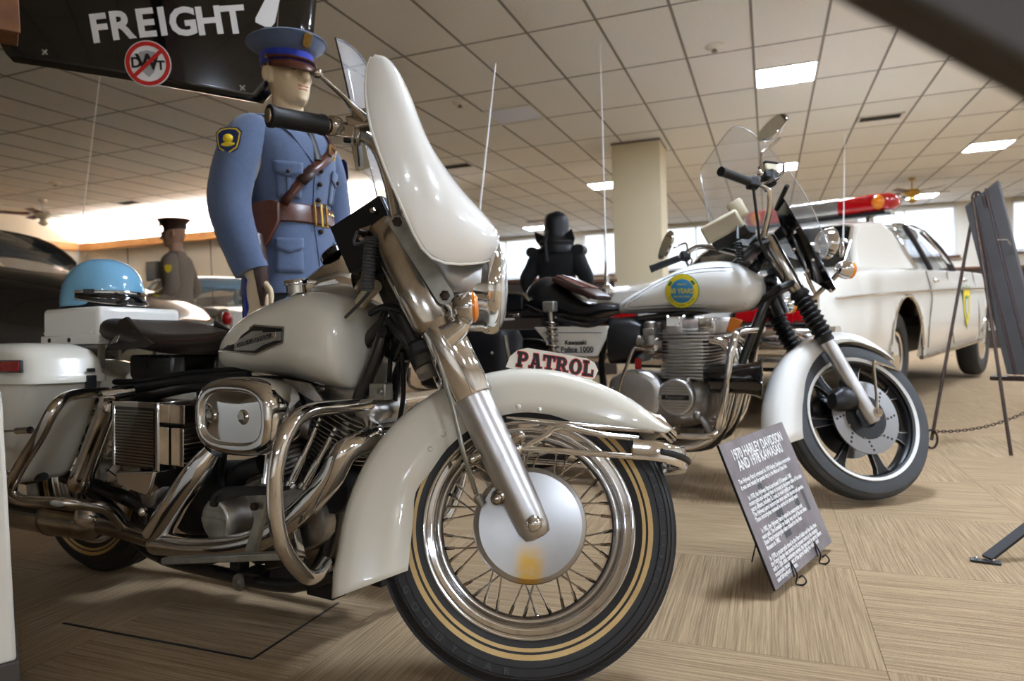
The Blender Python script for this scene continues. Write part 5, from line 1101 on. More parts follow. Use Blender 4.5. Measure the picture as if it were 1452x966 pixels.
        # headers: two per side
        for j, y in enumerate((.055, .165)):
            y *= sd; m = MB(); m.tube([V((.96, y, .66)), V((1.02, y, .64)), V((1.055, y, .56)), V((1.03, y, .40)), V((.98, y, .27)), V((.88, sd*(.12+.07*j), .205)), V((.65, sd*(.15+.06*j), .185)), V((.45, sd*.20, .19))], .021, 12, sm=4); P(m, 'exhaust_header', 'chrome')
        m = MB(); m.tube([V((.50, sd*.20, .19)), V((.30, sd*.22, .20)), V((-.35, sd*.24, .27))], [.024, .042, .046], 16, sm=3); P(m, 'muffler', 'chrome')
        m = MB(); m.tube([V((1.13, sd*.08, .70)), V((1.09, sd*.20, .695)), V((1.075, sd*.25, .66)), V((1.05, sd*.27, .50)), V((1.015, sd*.26, .33)), V((.98, sd*.20, .26)), V((.93, sd*.13, .25))], .0165, 12, sm=4); P(m, 'engine_guard', 'chrome')
        m = MB(); m.tube([V((1.00, sd*.25, .28)), V((.95, sd*.27, .262)), V((.70, sd*.27, .262)), V((.62, sd*.24, .27))], .014, 10, sm=3); P(m, 'side_guard', 'chrome')
        m = MB(); m.box((.72, sd*.30, .30), (.26, .09, .012)); P(m, 'footboard', 'chrome_worn', bevel=.004)
        # saddlebag, dark
        m = MB(); m.loft([ringpts(V((-.18, sd*.30, z)), hl, hw, 28, 6, (1, 0, 0), (0, 1, 0)) for z, hl, hw in ((.44, .22, .08), (.46, .25, .10), (.68, .27, .11), (.72, .25, .10))]); bg = P(m, 'saddlebag', 'black_satin')
        m = MB(); m.tube([V((.10, sd*.42, .70)), V((.12, sd*.42, .52)), V((.06, sd*.42, .44)), V((-.42, sd*.42, .44)), V((-.46, sd*.42, .55))], .010, 8, sm=4); P(m, 'bag_rail', 'chrome_worn', bg)
        for x in (-.30, -.1, .02): m = MB(); m.ball((x, sd*.41, .62), .007, 8); P(m, 'stud', 'zinc', bg)
    m = MB().tube([V((1.225, 0, .76)), V((1.165, 0, .92))], .034, 16); P(m, 'steering_head', 'black_frame')
    m = MB(); m.lathe([(.055, -.09), (.062, -.08), (.062, .05), (.072, .10), (.082, .115), (.070, .112), (.03, .0)], o=V((1.06, -.22, .50)), ax=(1, .1, 0), n=28); hn = P(m, 'siren_horn', 'black_gloss')
    m = MB(); m.box(b(1041, 462, -.12), (.05, .012, .065), Matrix.Rotation(.35, 3, 'Y')); P(m, 'amber_reflector', 'amber', bevel=.003)
    m = MB(); m.tube([b(873, 585, -.27), b(880, 545, -.27), b(897, 498, -.27), b(903, 494, -.25)], .008, 8, sm=3); m.tube([b(900, 495, -.22), b(930, 493, -.30)], .013, 10); P(m, 'kick_lever', 'chrome_worn', bevel=.002)
    # rear end
    rows = []
    for i in range(16):
        a = math.radians(lerp(40, 185, i/15)); ur = V((math.cos(a), 0, math.sin(a))); row = []
        for k in range(9): q = PI*k/8; row.append(V((0, 0, .32))+ur*(.355-.06+.06*math.sin(q))+V((0, -.075*math.copysign(abs(math.cos(q))**.7, math.cos(q)), 0)))
        rows.append(row)
    P(MB().sheet(rows), 'rear_fender', 'black_satin', solid=.003, ang=70)
    m = MB(); m.box((-.36, 0, .80), (.08, .16, .10)); P(m, 'tail_lamp', 'red_lens', bevel=.015)
    m = MB(); m.box((-.12, 0, .86), (.30, .22, .10)); P(m, 'radio_case', 'black_satin', bevel=.015)
    m = MB()
    for y in (-.14, .14): m.tube([V((.08, y, .86)), V((.02, y, .90)), V((-.25, y, .90)), V((-.36, y*.8, .86))], .010, 8, sm=3)
    m.tube([V((-.05, -.14, .90)), V((-.05, .14, .90))], .008, 8); m.tube([V((-.22, -.14, .90)), V((-.22, .14, .90))], .008, 8); P(m, 'rear_rack', 'chrome_worn')
    m = MB(); m.ball(b(712, 445, -.30), .022, 10); m.box(b(700, 470, -.28), (.05, .04, .05)); m.box(b(730, 448, -.25), (.06, .03, .02)); P(m, 'rack_fittings', 'chrome_worn', bevel=.004)
    m = MB(); q0 = b(682, 282, .05); q1 = b(703, 90, .05); d = (q1-q0); m.tube([q0-d*.62, q0, q0+d*.5, q1], [.0065, .005, .0042, .002], 8); an_ = P(m, 'antenna', 'ink_white')
    m = MB(); m.lathe([(.02, -.02), (.02, .02), (.012, .05), (.007, .09)], o=q0-d*.62, ax=d, n=12); P(m, 'antenna_base', 'chrome', an_)
    m = MB(); m.tube([V((.50, .14, .20)), V((.46, .22, .10)), V((.44, .28, .012))], .011, 8, sm=3); m.box((.44, .28, .006), (.05, .03, .008)); P(m, 'kickstand', 'black_satin')
    # brown leather pouch lying on the seat
    o = K.M@V((.30, -.0, .93)); t = thing('leather_pouch', 'dark brown leather pouch leaning on the black motorcycle seat', 'pouch', K.M@mat4(Matrix.Rotation(.42, 3, 'Y'), (.315, -.03, .915)))
    m = MB(); m.loft(smooth_rings([ringpts(V((x, 0, 0)), hw, hh, 20, 4) for x, hw, hh in ((-.13, .09, .008), (-.11, .11, .018), (0, .115, .024), (.11, .105, .016), (.125, .09, .006))], 2)); m.obj('body', 'leather_dark', t)
    m = MB(); m.loft([ringpts(V((x, 0, .022)), hw, .005, 16, 4) for x, hw in ((-.11, .10), (.03, .112), (.05, .09))]); m.obj('flap', 'leather_brown', t)
    m = MB(); m.box((-.03, -.03, .029), (.16, .02, .004)); m.obj('strap', 'leather_brown', t)
    return K, T
KB, KT = build_kawasaki()
# ------------------------------------------------------------------ cars
def car_wheel(T, x, y, R=.355, w=.20, zc=None, cap='chrome', white=False):
    sd = -1 if y < 0 else 1; zc = R if zc is None else zc
    ti = MB().lathe(tire_prof(R, R*.58, w), o=(x, y, zc), ax=AXY, n=48, closed=True).obj('tire', 'rubber', T, ang=30)
    MB().lathe([(R*.60, .0), (R*.58, sd*w*.36), (R*.50, sd*w*.44), (R*.40, sd*w*.40), (R*.22, sd*w*.52), (0, sd*w*.55)], o=(x, y, zc), ax=AXY, n=40).obj('hubcap', cap, ti)
def sedan(T, xs, hw, zlow, belt, crown, arches, paint, roof, roofpaint, glass='glass_dark', two=None, tumble=.10):
    # xs: stations; hw/zlow/belt: interpolation tables; arches: [(x, r, zc)]
    def col(x, sd):
        h, zl, zb = interp(hw, x), interp(zlow, x), interp(belt, x)
        for ax_, r, zc in arches:
            if abs(x-ax_) < r: zl = max(zl, zc+math.sqrt(r*r-(x-ax_)**2))
        out = []
        for k in range(9):
            t = k/8; z = lerp(zl, zb, t); e = (z-zl_min)/(zb-zl_min); f_ = .93+.07*math.sin(PI*min(1, max(0, e))**.8) if e < .5 else 1.0-.06*((e-.5)/.5)**2
            out.append(V((x, sd*h*f_, z)))
        return out
    zl_min = min(z for _, z in zlow); rows = []
    for x in xs:
        R_, L_ = col(x, -1), col(x, 1); zb, h = R_[-1].z, abs(R_[-1].y); c = interp(crown, x)
        top = [V((x, -h*math.cos(PI*k/10), zb+c*math.sin(PI*k/10)**.7)) for k in range(1, 10)]
        rows.append(R_+top+list(reversed(L_)))
    m = MB().sheet(rows); n = len(rows[0])
    m.f.append(tuple(range(n))); m.f.append(tuple((len(rows)-1)*n+k for k in reversed(range(n))))
    body = m.obj('body', paint, T, ang=32, label='painted steel body')
    m = MB()                                           # inner wheel wells and floor
    m.box((sum(a[0] for a in arches)/len(arches), 0, .38), (xs[-1]-xs[0]-.5, interp(hw, 0)*1.5, .22)); m.obj('underbody', 'rubber_black', T)
    # roof: list of (x, z, hw)
    rr = []
    for x, z, h in roof: rr.append([V((x, h*s_, z-.05*abs(s_)**3)) for s_ in [k/6-1 for k in range(13)]])
    rf = MB().sheet([list(r) for r in zip(*[cr(c, 3) for c in zip(*rr)])]).obj('roof', roofpaint, T, solid=.035, ang=60)
    return body, rf
def arch_trim(T, x, y, r, zc, par):
    m = MB(); m.tube([V((x+r*math.cos(a), y, zc+r*math.sin(a))) for a in [PI*k/16 for k in range(-1, 18)]], .014, 8); return m.obj('wheel_arch_trim', 'chrome', par)
def patrol_car():
    psi, pit = 1.1496, .020; Rm = rotz(psi)@Matrix.Rotation(-pit, 3, 'Y'); O = V((.078, 6.121, .10)); M = mat4(Rm, O)
    T = thing('patrol_car', 'white police sedan with red roof light bar and chrome rear bumper', 'car', M)
    Ri = Rm.transposed()
    def c(px, py, y):                                  # pixel -> car frame at lateral offset y
        n = Rm@V((0, 1, 0)); return Ri@(atplane(px, py, O+n*y, n)-O)
    xs = sorted([-1.50, -1.46, -1.38, -1.2, -1.0, -.8, -.6, -.46]+[-.42+.084*k for k in range(11)]+[.46, .7, 1.0, 1.4, 1.8, 2.2, 2.56]+[2.64+.084*k for k in range(11)]+[3.52, 3.7, 3.9, 4.0, 4.03])
    hw = [(-1.5, .86), (-1.4, .92), (-1.0, .965), (0, .99), (1.5, 1.0), (3.0, .985), (3.8, .95), (4.03, .90)]
    zlow = [(-1.5, .42), (-1.0, .33), (-.4, .27), (2.6, .27), (3.5, .30), (4.03, .40)]
    belt = [(-1.5, .86), (-1.3, .91), (-.6, .945), (.8, .955), (2.2, .95), (3.6, .90), (4.03, .83)]
    crown = [(-1.5, .03), (-.5, .06), (.4, .02), (2.0, .03), (3.0, .06), (4.0, .03)]
    AR = [(0, .40, .36), (3.05, .40, .36)]
    roof = [(.12, 1.30, .56), (.22, 1.355, .60), (.5, 1.40, .63), (1.0, 1.42, .645), (1.5, 1.405, .635), (1.78, 1.375, .61), (1.86, 1.35, .59)]
    body, rf = sedan(T, xs, hw, zlow, belt, crown, AR, 'car_white', roof, 'car_white')
    for sd in (-1, 1):
        for x in (0, 3.05):
            arch_trim(T, x, sd*.975, .40, .36, body)
            car_wheel(T, x, sd*.80, zc=.355-(.04 if x == 0 else .14))
        # C pillar, broad
        b0 = [V((-.42, sd*.77, .965)), V((.80, sd*.83, .97)), V((.66, sd*.70, 1.30)), V((.52, sd*.655, 1.375)), V((.15, sd*.60, 1.325)), V((-.05, sd*.63, 1.22))]
        m = MB(); m.prism(b0, (0, -sd*.05, 0)); m.obj('rear_pillar', 'car_white', rf, bevel=.015)
        m = MB(); m.tube([V((2.10, sd*.83, .97)), V((1.98, sd*.75, 1.18)), V((1.80, sd*.64, 1.36))], .028, 8, sm=3); m.obj('front_pillar', 'interior_dark', rf)
        m = MB(); m.tube([V((1.25, sd*.84, .97)), V((1.22, sd*.74, 1.20)), V((1.15, sd*.66, 1.375))], .022, 8, sm=3); m.obj('center_pillar', 'interior_dark', rf)
        m = MB(); m.tube([V((.80, sd*.835, .97)), V((.68, sd*.72, 1.28)), V((.80, sd*.675, 1.365)), V((1.15, sd*.67, 1.385)), V((1.62, sd*.66, 1.375)), V((1.84, sd*.68, 1.30)), V((2.10, sd*.845, .97))], .012, 8, sm=4); m.obj('window_trim', 'chrome', rf)
        for q in ([V((.82, sd*.82, .98)), V((1.22, sd*.82, .98)), V((1.15, sd*.67, 1.36)), V((.82, sd*.665, 1.35)), V((.70, sd*.70, 1.28))], [V((1.28, sd*.82, .98)), V((2.06, sd*.82, .98)), V((1.80, sd*.65, 1.34)), V((1.66, sd*.65, 1.36)), V((1.19, sd*.67, 1.37))]):
            m = MB(); m.prism(q, (0, -sd*.006, 0)); m.obj('side_window', 'window_glass', T)
        m = MB(); m.tube([V((x, sd*(interp(hw, x)*1.0+.004), z)) for x, z in ((-1.32, .765), (-.9, .775), (0, .785), (1, .79), (2, .79), (3, .785), (3.9, .77))], .010, 8, sm=3); m.obj('side_trim', 'chrome', body)
        m = MB(); m.tube([V((.42, sd*.955, .265)), V((1.5, sd*.965, .265)), V((2.63, sd*.955, .265))], .018, 8); m.obj('rocker_trim', 'chrome_worn', body)
        for x in (.72, 1.72): m = MB(); m.box((x, sd*.997, .87), (.13, .02, .025)); m.ball((x-.06, sd*.997, .87), .022, 10); m.obj('door_handle', 'chrome', body, bevel=.006)
        for pts in ([(.62, .95), (.60, .75), (.52, .55), (.46, .34)], [(1.27, .95), (1.27, .32)], [(2.30, .95), (2.33, .6), (2.33, .32)]):
            m = MB(); m.tube([V((x, sd*(interp(hw, x)*(1.0 if z < .9 else .955)+.0005), z)) for x, z in pts], .005, 6, sm=4); m.obj('door_seam', 'grid_bar', body)
        # door shield
        y = sd*.998; cx, cz = 1.78, .62; sh = [(0, .21), (.06, .17), (.13, .20), (.15, .08), (.12, -.06), (0, -.20), (-.12, -.06), (-.15, .08), (-.13, .20), (-.06, .17)]
        for k, (sc, mt) in enumerate(((1, 'light_green'), (.9, 'yellow'), (.55, 'light_green'), (.42, 'car_white'))):
            m = MB(); m.prism([V((cx+px*sc, y+sd*.0012*k, cz+pz*sc)) for px, pz in sh], (0, sd*.0015, 0)); m.obj('door_shield', mt, body)
    # windows front and rear
    m = MB(); m.sheet([[V((-.40, s_*.66, .985-.0*abs(s_))) for s_ in (-1, -.5, 0, .5, 1)], [V((-.14, s_*.62, 1.18)) for s_ in (-1, -.5, 0, .5, 1)], [V((.13, s_*.56, 1.325)) for s_ in (-1, -.5, 0, .5, 1)]]); m.obj('rear_window', 'glass_dark', T, solid=.006)
    e = [V((-.42, -.67, .985)), V((-.14, -.63, 1.185)), V((.10, -.57, 1.32)), V((.13, -.50, 1.338)), V((.13, .50, 1.338)), V((.10, .57, 1.32)), V((-.14, .63, 1.185)), V((-.42, .67, .985))]
    m = MB(); m.tube(e, .014, 8, closed=True); m.obj('rear_window_trim', 'chrome', rf)
    m = MB(); m.sheet([[V((2.16, s_*.74, .98)) for s_ in (-1, -.5, 0, .5, 1)], [V((1.84, s_*.58, 1.35)) for s_ in (-1, -.5, 0, .5, 1)]]); m.obj('windshield', 'window_glass', T, solid=.006)
    m = MB()
    for x in (.55, 1.45):
        m.box((x, 0, .80), (.16, 1.3, .5)); 
    m.box((2.0, 0, .92), (.25, 1.4, .12)); m.obj('seats', 'seat_red', T, bevel=.04, kind='stuff')
    # rear end
    m = MB(); rings = []
    for k in range(13):
        y = lerp(-1, 1, k/12); rings.append(ringpts(V((-1.57+.16*abs(y)**4, y*.97, .52)), .055, .085, 16, 3.5, (1, 0, 0), (0, 0, 1)))
    m.loft(rings); bp_ = m.obj('rear_bumper', 'chrome', T)
    m = MB(); m.loft([ringpts(V((-1.555+.14*abs(y)**4, y*.96, .40)), .04, .045, 12, 3, (1, 0, 0), (0, 0, 1)) for y in [k/6-1 for k in range(13)]]); m.obj('bumper_lower_bar', 'chrome', bp_)
    for sd in (-1, 1):
        m = MB(); m.box((-1.51, sd*.63, .69), (.03, .50, .11)); tl = m.obj('tail_light', 'red_lens', T, bevel=.012)
        for q in (-.12, .12): m = MB(); m.box((-1.53, sd*.63+q, .69), (.01, .012, .12)); m.obj('lens_rib', 'red_plastic', tl)
        m = MB()
        for z in (.615, .765): m.box((-1.515, sd*.63, z), (.03, .53, .018))
        m.box((-1.515, sd*.895, .69), (.03, .018, .16)); m.box((-1.515, sd*.365, .69), (.03, .018, .16)); m.obj('tail_light_bezel', 'chrome', tl)
        m = MB(); m.box((-1.44, sd*.865, .71), (.16, .02, .16)); m.obj('quarter_cap', 'chrome', body, bevel=.005)
    m = MB(); m.box((-1.535, 0, .70), (.012, .33, .155)); m.obj('number_plate', 'paper_white', T, bevel=.004)
    m = MB(); m.tube([V((-1.3, -.80, .93)), V((-.5, -.80, .965))], .004, 6); m.tube([V((-1.3, .80, .93)), V((-.5, .80, .965))], .004, 6); m.obj('trunk_seam', 'grid_bar', body, kind='stuff')
    # light bar
    zb = 1.475; x0 = .92
    m = MB(); m.box((x0, 0, zb+.01), (.20, 1.20, .03)); lb = m.obj('light_bar_base', 'black_satin', T, bevel=.008)
    for sd in (-1, 1):
        m = MB(); m.loft(smooth_rings([ringpts(V((x0, sd*y, zb+.10)), rx, rz, 20, 3.2, (1, 0, 0), (0, 0, 1)) for y, rx, rz in ((.20, .10, .075), (.28, .11, .082), (.56, .11, .082), (.65, .095, .068), (.69, .05, .03))], 2)); dm = m.obj('red_dome', 'red_lens', lb)
        m = MB(); m.ball((x0-.06, sd*.55, zb+.10), .072, 16); m.obj('amber_beacon', 'amber', dm)
        for q in (.30, .38): m = MB(); m.ball((x0-.075, sd*q, zb+.075), .035, 12); m.obj('inner_beacon', 'red_plastic', dm)
        m = MB(); m.box((x0, sd*.45, zb-.03), (.10, .04, .06)); m.obj('mount_foot', 'chrome', lb, bevel=.008)
        m = MB(); m.tube([V((x0-.09, sd*.60, zb+.02)), V((x0-.09, sd*.64, zb+.02)), V((x0-.05, sd*.66, zb-.02))], .012, 8); m.obj('bar_clamp', 'chrome', lb)
    m = MB(); m.loft([ringpts(V((x0, y, zb+.10)), .11, .082, 20, 4, (1, 0, 0), (0, 0, 1)) for y in (-.215, .215)]); m.obj('chrome_speaker', 'aluminium', lb)
    for z in (.06, .085, .11): m = MB(); m.box((x0-.101, 0, zb+z), (.006, .40, .008)); m.obj('speaker_rib', 'aluminium', lb)
    # jack stands under the body
    for y in (-.6, .6):
        t = thing('jack_stand', 'small black jack stand under the white police sedan', 'jack stand', M@Matrix.Translation((.75, y, -O.z-.0)), 'jack stands under the sedan')
        for k in range(4): a = PI/4+k*PI/2; m = MB(); m.tube([V((.02*math.cos(a), .02*math.sin(a), .24)), V((.11*math.cos(a), .11*math.sin(a), .02))], .012, 6); m.obj('leg', 'black_satin', t)
        m = MB(); m.tube([V((0, 0, .2)), V((0, 0, .31))], .02, 8); m.box((0, 0, .31), (.09, .05, .02)); m.obj('post', 'black_satin', t)
    # whip antennas on the boot
    for b_, t_, y, nm in (((860, 392), (851, 60), .62, 0), ((1195, 374), (1198, 190), -.62, 1)):
        ba = c(*b_, y); tp = c(*t_, y); ba.z = interp(belt, ba.x)+.045
        m = MB(); m.tube([ba, ba.lerp(tp, .5), tp], [.006, .0045, .002], 8); an = m.obj('antenna', 'ink_white', T)
        m = MB(); m.lathe([(.05, -.03), (.05, .01), (.03, .03), (.02, .05), (.024, .07), (.020, .12), (.012, .17), (.006, .22)], o=ba, ax=(0, 0, 1), n=16); m.obj('antenna_base', 'chrome', an)
    return T
patrol_car()
def black_car():
    # old black sedan on the left, its tail to the right
    hd = (-CR-CF*.12); hd.z = 0; hd.normalize(); left = V((0, 0, 1)).cross(hd); Rm = mat3(hd, left, V((0, 0, 1)))
    p = atd(262, 445, 4.7); O = V((p.x, p.y, 0))+hd*.95; M = mat4(Rm, O)
    T = thing('vintage_car', 'old black rounded sedan standing behind the light blue helmet', 'car', M)
    xs = [-1.0, -.97, -.9, -.75, -.6, -.45]+[-.40+.08*k for k in range(11)]+[.45, .7, 1.0, 1.4, 1.8, 2.2, 2.4]+[2.5+.08*k for k in range(11)]+[3.4, 3.6, 3.7]
    hw = [(-1, .55), (-.9, .68), (-.6, .80), (0, .88), (1.5, .90), (3, .85), (3.7, .6)]
    zlow = [(-1, .45), (-.6, .35), (0, .30), (3, .32), (3.7, .45)]
    belt = [(-1, .80), (-.95, .88), (-.8, .97), (-.4, 1.09), (.2, 1.20), (.8, 1.26), (2, 1.27), (3.2, 1.15), (3.7, .9)]
    crown = [(-1, .02), (-.4, .06), (0.3, .05), (2, .05), (3, .10), (3.7, .03)]
    roof = [(.05, 1.30, .50), (.20, 1.42, .57), (.45, 1.54, .62), (.8, 1.63, .65), (1.3, 1.67, .66), (1.8, 1.64, .64), (2.2, 1.53, .60)]
    body, rf = sedan(T, xs, hw, zlow, belt, crown, [(0, .36, .34), (2.9, .38, .36)], 'car_black', roof, 'car_black')
    for sd in (-1, 1):
        for x in (0, 2.9): car_wheel(T, x, sd*.70, R=.34)
        m = MB(); m.tube([V((.02, sd*.60, 1.22)), V((.10, sd*.60, 1.34)), V((.32, sd*.63, 1.48)), V((.8, sd*.67, 1.58)), V((1.4, sd*.685, 1.61)), V((2.0, sd*.67, 1.55)), V((2.3, sd*.66, 1.32))], .04, 10, sm=3); m.obj('roof_rail', 'car_black', rf)
        m = MB(); m.prism([V((.10, sd*.70, 1.22)), V((.20, sd*.68, 1.34)), V((.42, sd*.66, 1.46)), V((.9, sd*.66, 1.55)), V((1.15, sd*.66, 1.56)), V((1.15, sd*.76, 1.26)), V((.6, sd*.76, 1.25))], (0, -sd*.008, 0)); m.obj('side_window', 'window_glass', T)
        m = MB(); m.prism([V((1.25, sd*.76, 1.27)), V((1.22, sd*.66, 1.57)), V((1.8, sd*.65, 1.54)), V((2.2, sd*.75, 1.28))], (0, -sd*.008, 0)); m.obj('side_window', 'window_glass', T)
        m = MB(); m.tube([V((1.2, sd*.75, 1.26)), V((1.18, sd*.66, 1.58))], .03, 8); m.obj('center_pillar', 'car_black', rf)
        m = MB(); m.tube([V((.05, sd*.75, 1.22)), V((.6, sd*.82, 1.265)), V((1.4, sd*.83, 1.275)), V((2.4, sd*.82, 1.265))], .012, 8, sm=3); m.obj('window_sill_trim', 'chrome', body)
        # bulging rear wing
        m = MB(); m.loft(smooth_rings([ringpts(V((x, sd*.74, z)), hw_, hz, 20, 2.3) for x, z, hw_, hz in ((-.98, .66, .06, .08), (-.88, .68, .13, .20), (-.6, .72, .17, .30), (-.1, .80, .18, .34), (.35, .82, .16, .30), (.62, .78, .08, .16))])); m.obj('rear_wing', 'car_black', body)
        m = MB(); m.ball((-.93, sd*.66, .80), .045, 12); m.obj('tail_lamp', 'red_lens', T)
        m = MB(); m.lathe([(.05, 0), (.055, .01), (.045, .02)], o=(-.93, sd*.66, .80), ax=(-1, 0, 0), n=16); m.obj('lamp_rim', 'chrome', body)
    m = MB(); m.sheet([[V((-.12, s_*.5, 1.18)) for s_ in (-1, 0, 1)], [V((.08, s_*.5, 1.36)) for s_ in (-1, 0, 1)], [V((.30, s_*.5, 1.50)) for s_ in (-1, 0, 1)]]); m.obj('rear_window', 'window_glass', T, solid=.006)
    m = MB(); m.loft([ringpts(V((-1.08+.15*abs(y)**3, y*.85, .50)), .04, .07, 12, 3, (1, 0, 0), (0, 0, 1)) for y in [k/5-1 for k in range(11)]]); m.obj('rear_bumper', 'chrome', T)
    ba = Rm.transposed()@(atd(113, 345, 4.9)-O); tp = Rm.transposed()@(atd(148, 55, 4.9)-O)
    m = MB(); m.tube([ba-(tp-ba)*.12, ba, tp], [.004, .0035, .0018], 6); m.obj('antenna', 'ink_white', T)
    return T
black_car()
def two_tone_car():
    hd = (-CR*.72+CF*.70); hd.z = 0; hd.normalize(); left = V((0, 0, 1)).cross(hd); Rm = mat3(hd, left, V((0, 0, 1)))
    p = atd(322, 440, 7.4); O = V((p.x, p.y, 0))+hd*1.25-left*.78; M = mat4(Rm, O)
    T = thing('vintage_car', 'black and white vintage car with light blue roof and red tail lamp behind the trooper', 'car', M)
    xs = [-1.3, -1.27, -1.15, -.9, -.6, -.45]+[-.40+.08*k for k in range(11)]+[.45, .9, 1.4, 1.9, 2.3]+[2.42+.08*k for k in range(11)]+[3.3, 3.6, 3.65]
    hw = [(-1.3, .78), (-1.1, .86), (0, .92), (2, .92), (3.2, .88), (3.65, .8)]; zlow = [(-1.3, .42), (-.6, .32), (3, .32), (3.65, .42)]
    belt = [(-1.3, .95), (-.9, 1.02), (0, 1.03), (2, 1.0), (3.2, .96), (3.65, .85)]; crown = [(-1.3, .02), (0, .04), (3, .05), (3.6, .02)]
    roof = [(.15, 1.30, .50), (.35, 1.43, .58), (.8, 1.50, .61), (1.3, 1.50, .60), (1.7, 1.40, .56)]
    body, rf = sedan(T, xs, hw, zlow, belt, crown, [(0, .37, .35), (2.82, .37, .35)], 'car_white', roof, 'car_blue')
    for sd in (-1, 1):
        for x in (0, 2.82): car_wheel(T, x, sd*.74, R=.345)
        m = MB(); m.prism([V((-1.26, sd*.925, .55)), V((-1.26, sd*.91, .93)), V((.5, sd*.945, 1.0)), V((1.5, sd*.945, .6)), V((.42, sd*.945, .5)), V((.3, sd*.94, .72)), V((-.3, sd*.94, .72)), V((-.42, sd*.935, .52))], (0, -sd*.03, 0)); m.obj('black_flash', 'car_black', body)
        m = MB(); m.loft(smooth_rings([ringpts(V((-1.30+dx, sd*.83, .86)), a*.075, a*.13, 18, 2.2) for dx, a in ((.06, 1.1), (-.02, 1.1), (-.05, .9))], 2)); tl = m.obj('lamp_housing', 'chrome', T)
        m = MB(); m.ball((-1.36, sd*.83, .89), .062, 14, (.8, .9, 1.25)); m.obj('red_tail_lens', 'red_lens', tl)
        m = MB(); m.ball((-1.36, sd*.83, .78), .03, 12); m.obj('reverse_lens', 'lens_glass', tl)
        m = MB(); m.tube([V((-.1, sd*.78, 1.04)), V((.14, sd*.60, 1.29)), V((.4, sd*.63, 1.40)), V((1.2, sd*.66, 1.46)), V((1.7, sd*.62, 1.38)), V((2.0, sd*.76, 1.02))], .025, 8, sm=3); m.obj('roof_rail', 'car_blue', rf)
        m = MB(); m.prism([V((.0, sd*.76, 1.05)), V((.2, sd*.62, 1.31)), V((.5, sd*.63, 1.41)), V((1.3, sd*.63, 1.44)), V((1.65, sd*.61, 1.36)), V((1.95, sd*.75, 1.04))], (0, -sd*.006, 0)); m.obj('side_window', 'window_glass', T)
    m = MB(); m.sheet([[V((-.12, s_*.70, 1.06)) for s_ in (-1, 0, 1)], [V((.16, s_*.50, 1.32)) for s_ in (-1, 0, 1)]]); m.obj('rear_window', 'window_glass', T, solid=.006)
    m = MB(); m.loft([ringpts(V((-1.42+.14*abs(y)**4, y*.9, .55)), .05, .08, 12, 3, (1, 0, 0), (0, 0, 1)) for y in [k/5-1 for k in range(11)]]); m.obj('rear_bumper', 'chrome', T)
    return T
two_tone_car()
# ------------------------------------------------------------------ mannequins
def remesh(o, vox):
    q = o.modifiers.new('r', 'REMESH'); q.mode = 'VOXEL'; q.voxel_size = vox; q.use_smooth_shade = True
    s = o.modifiers.new('sm', 'SMOOTH'); s.iterations = 3; s.factor = .5
def head_mesh(m, hc, yaw, s=1.):                       # head centre between ears and eyes, x forward
    R = rotz(yaw)
    KZ = [(-.118, .030, .026, .038), (-.108, .052, .040, .028), (-.085, .074, .054, .016), (-.05, .086, .064, .006), (-.02, .091, .069, .0), (.015, .094, .073, -.003), (.05, .097, .077, -.006), (.085, .088, .070, -.010), (.108, .062, .050, -.012), (.118, .03, .025, -.012)]
    rings = []
    for z, a, b, ox in KZ:
        ring = []
        for k in range(32):
            t = 2*PI*k/32; x = a*math.cos(t); y = b*math.sin(t)
            if math.cos(t) > .3 and -.11 < z < -.03: x += .008*(math.cos(t))**6
            ring.append(V(hc)+R@V(((x+ox)*s, y*s, z*s)))
        rings.append(ring)
    m.loft(smooth_rings(rings, 2))
    def p(x, y, z): return V(hc)+R@V((x*s, y*s, z*s))
    m.tube([p(.088, 0, .020), p(.102, 0, -.004), p(.118, 0, -.030), p(.102, 0, -.043)], [.008*s, .0115*s, .0155*s, .010*s], 12, sm=3)      # nose
    for y in (-1, 1):
        m.ball(p(.100, y*.010, -.037), .0095*s, 10); m.ball(p(.078, y*.030, .027), .015*s, 12, (.6, 1.3, .4), R)         # nostril, brow
        m.ball(p(.060, y*.042, -.022), .020*s, 12, (.8, .8, 1), R)                                                       # cheekbone
        # ear
        e = p(-.006, y*.076, -.008); m.ball(e, .024*s, 14, (.75, .38, 1.35), R@rotz(-y*.35)); m.ball(p(-.016, y*.086, -.004), .020*s, 12, (.7, .32, 1.5), R@rotz(-y*.5))
    m.ball(p(.088, 0, -.060), .013*s, 14, (.75, 1.9, .5), R); m.ball(p(.087, 0, -.071), .0125*s, 14, (.75, 1.6, .6), R); m.ball(p(.082, 0, -.100), .017*s, 12, (.8, 1.2, .9), R)
    return p, R
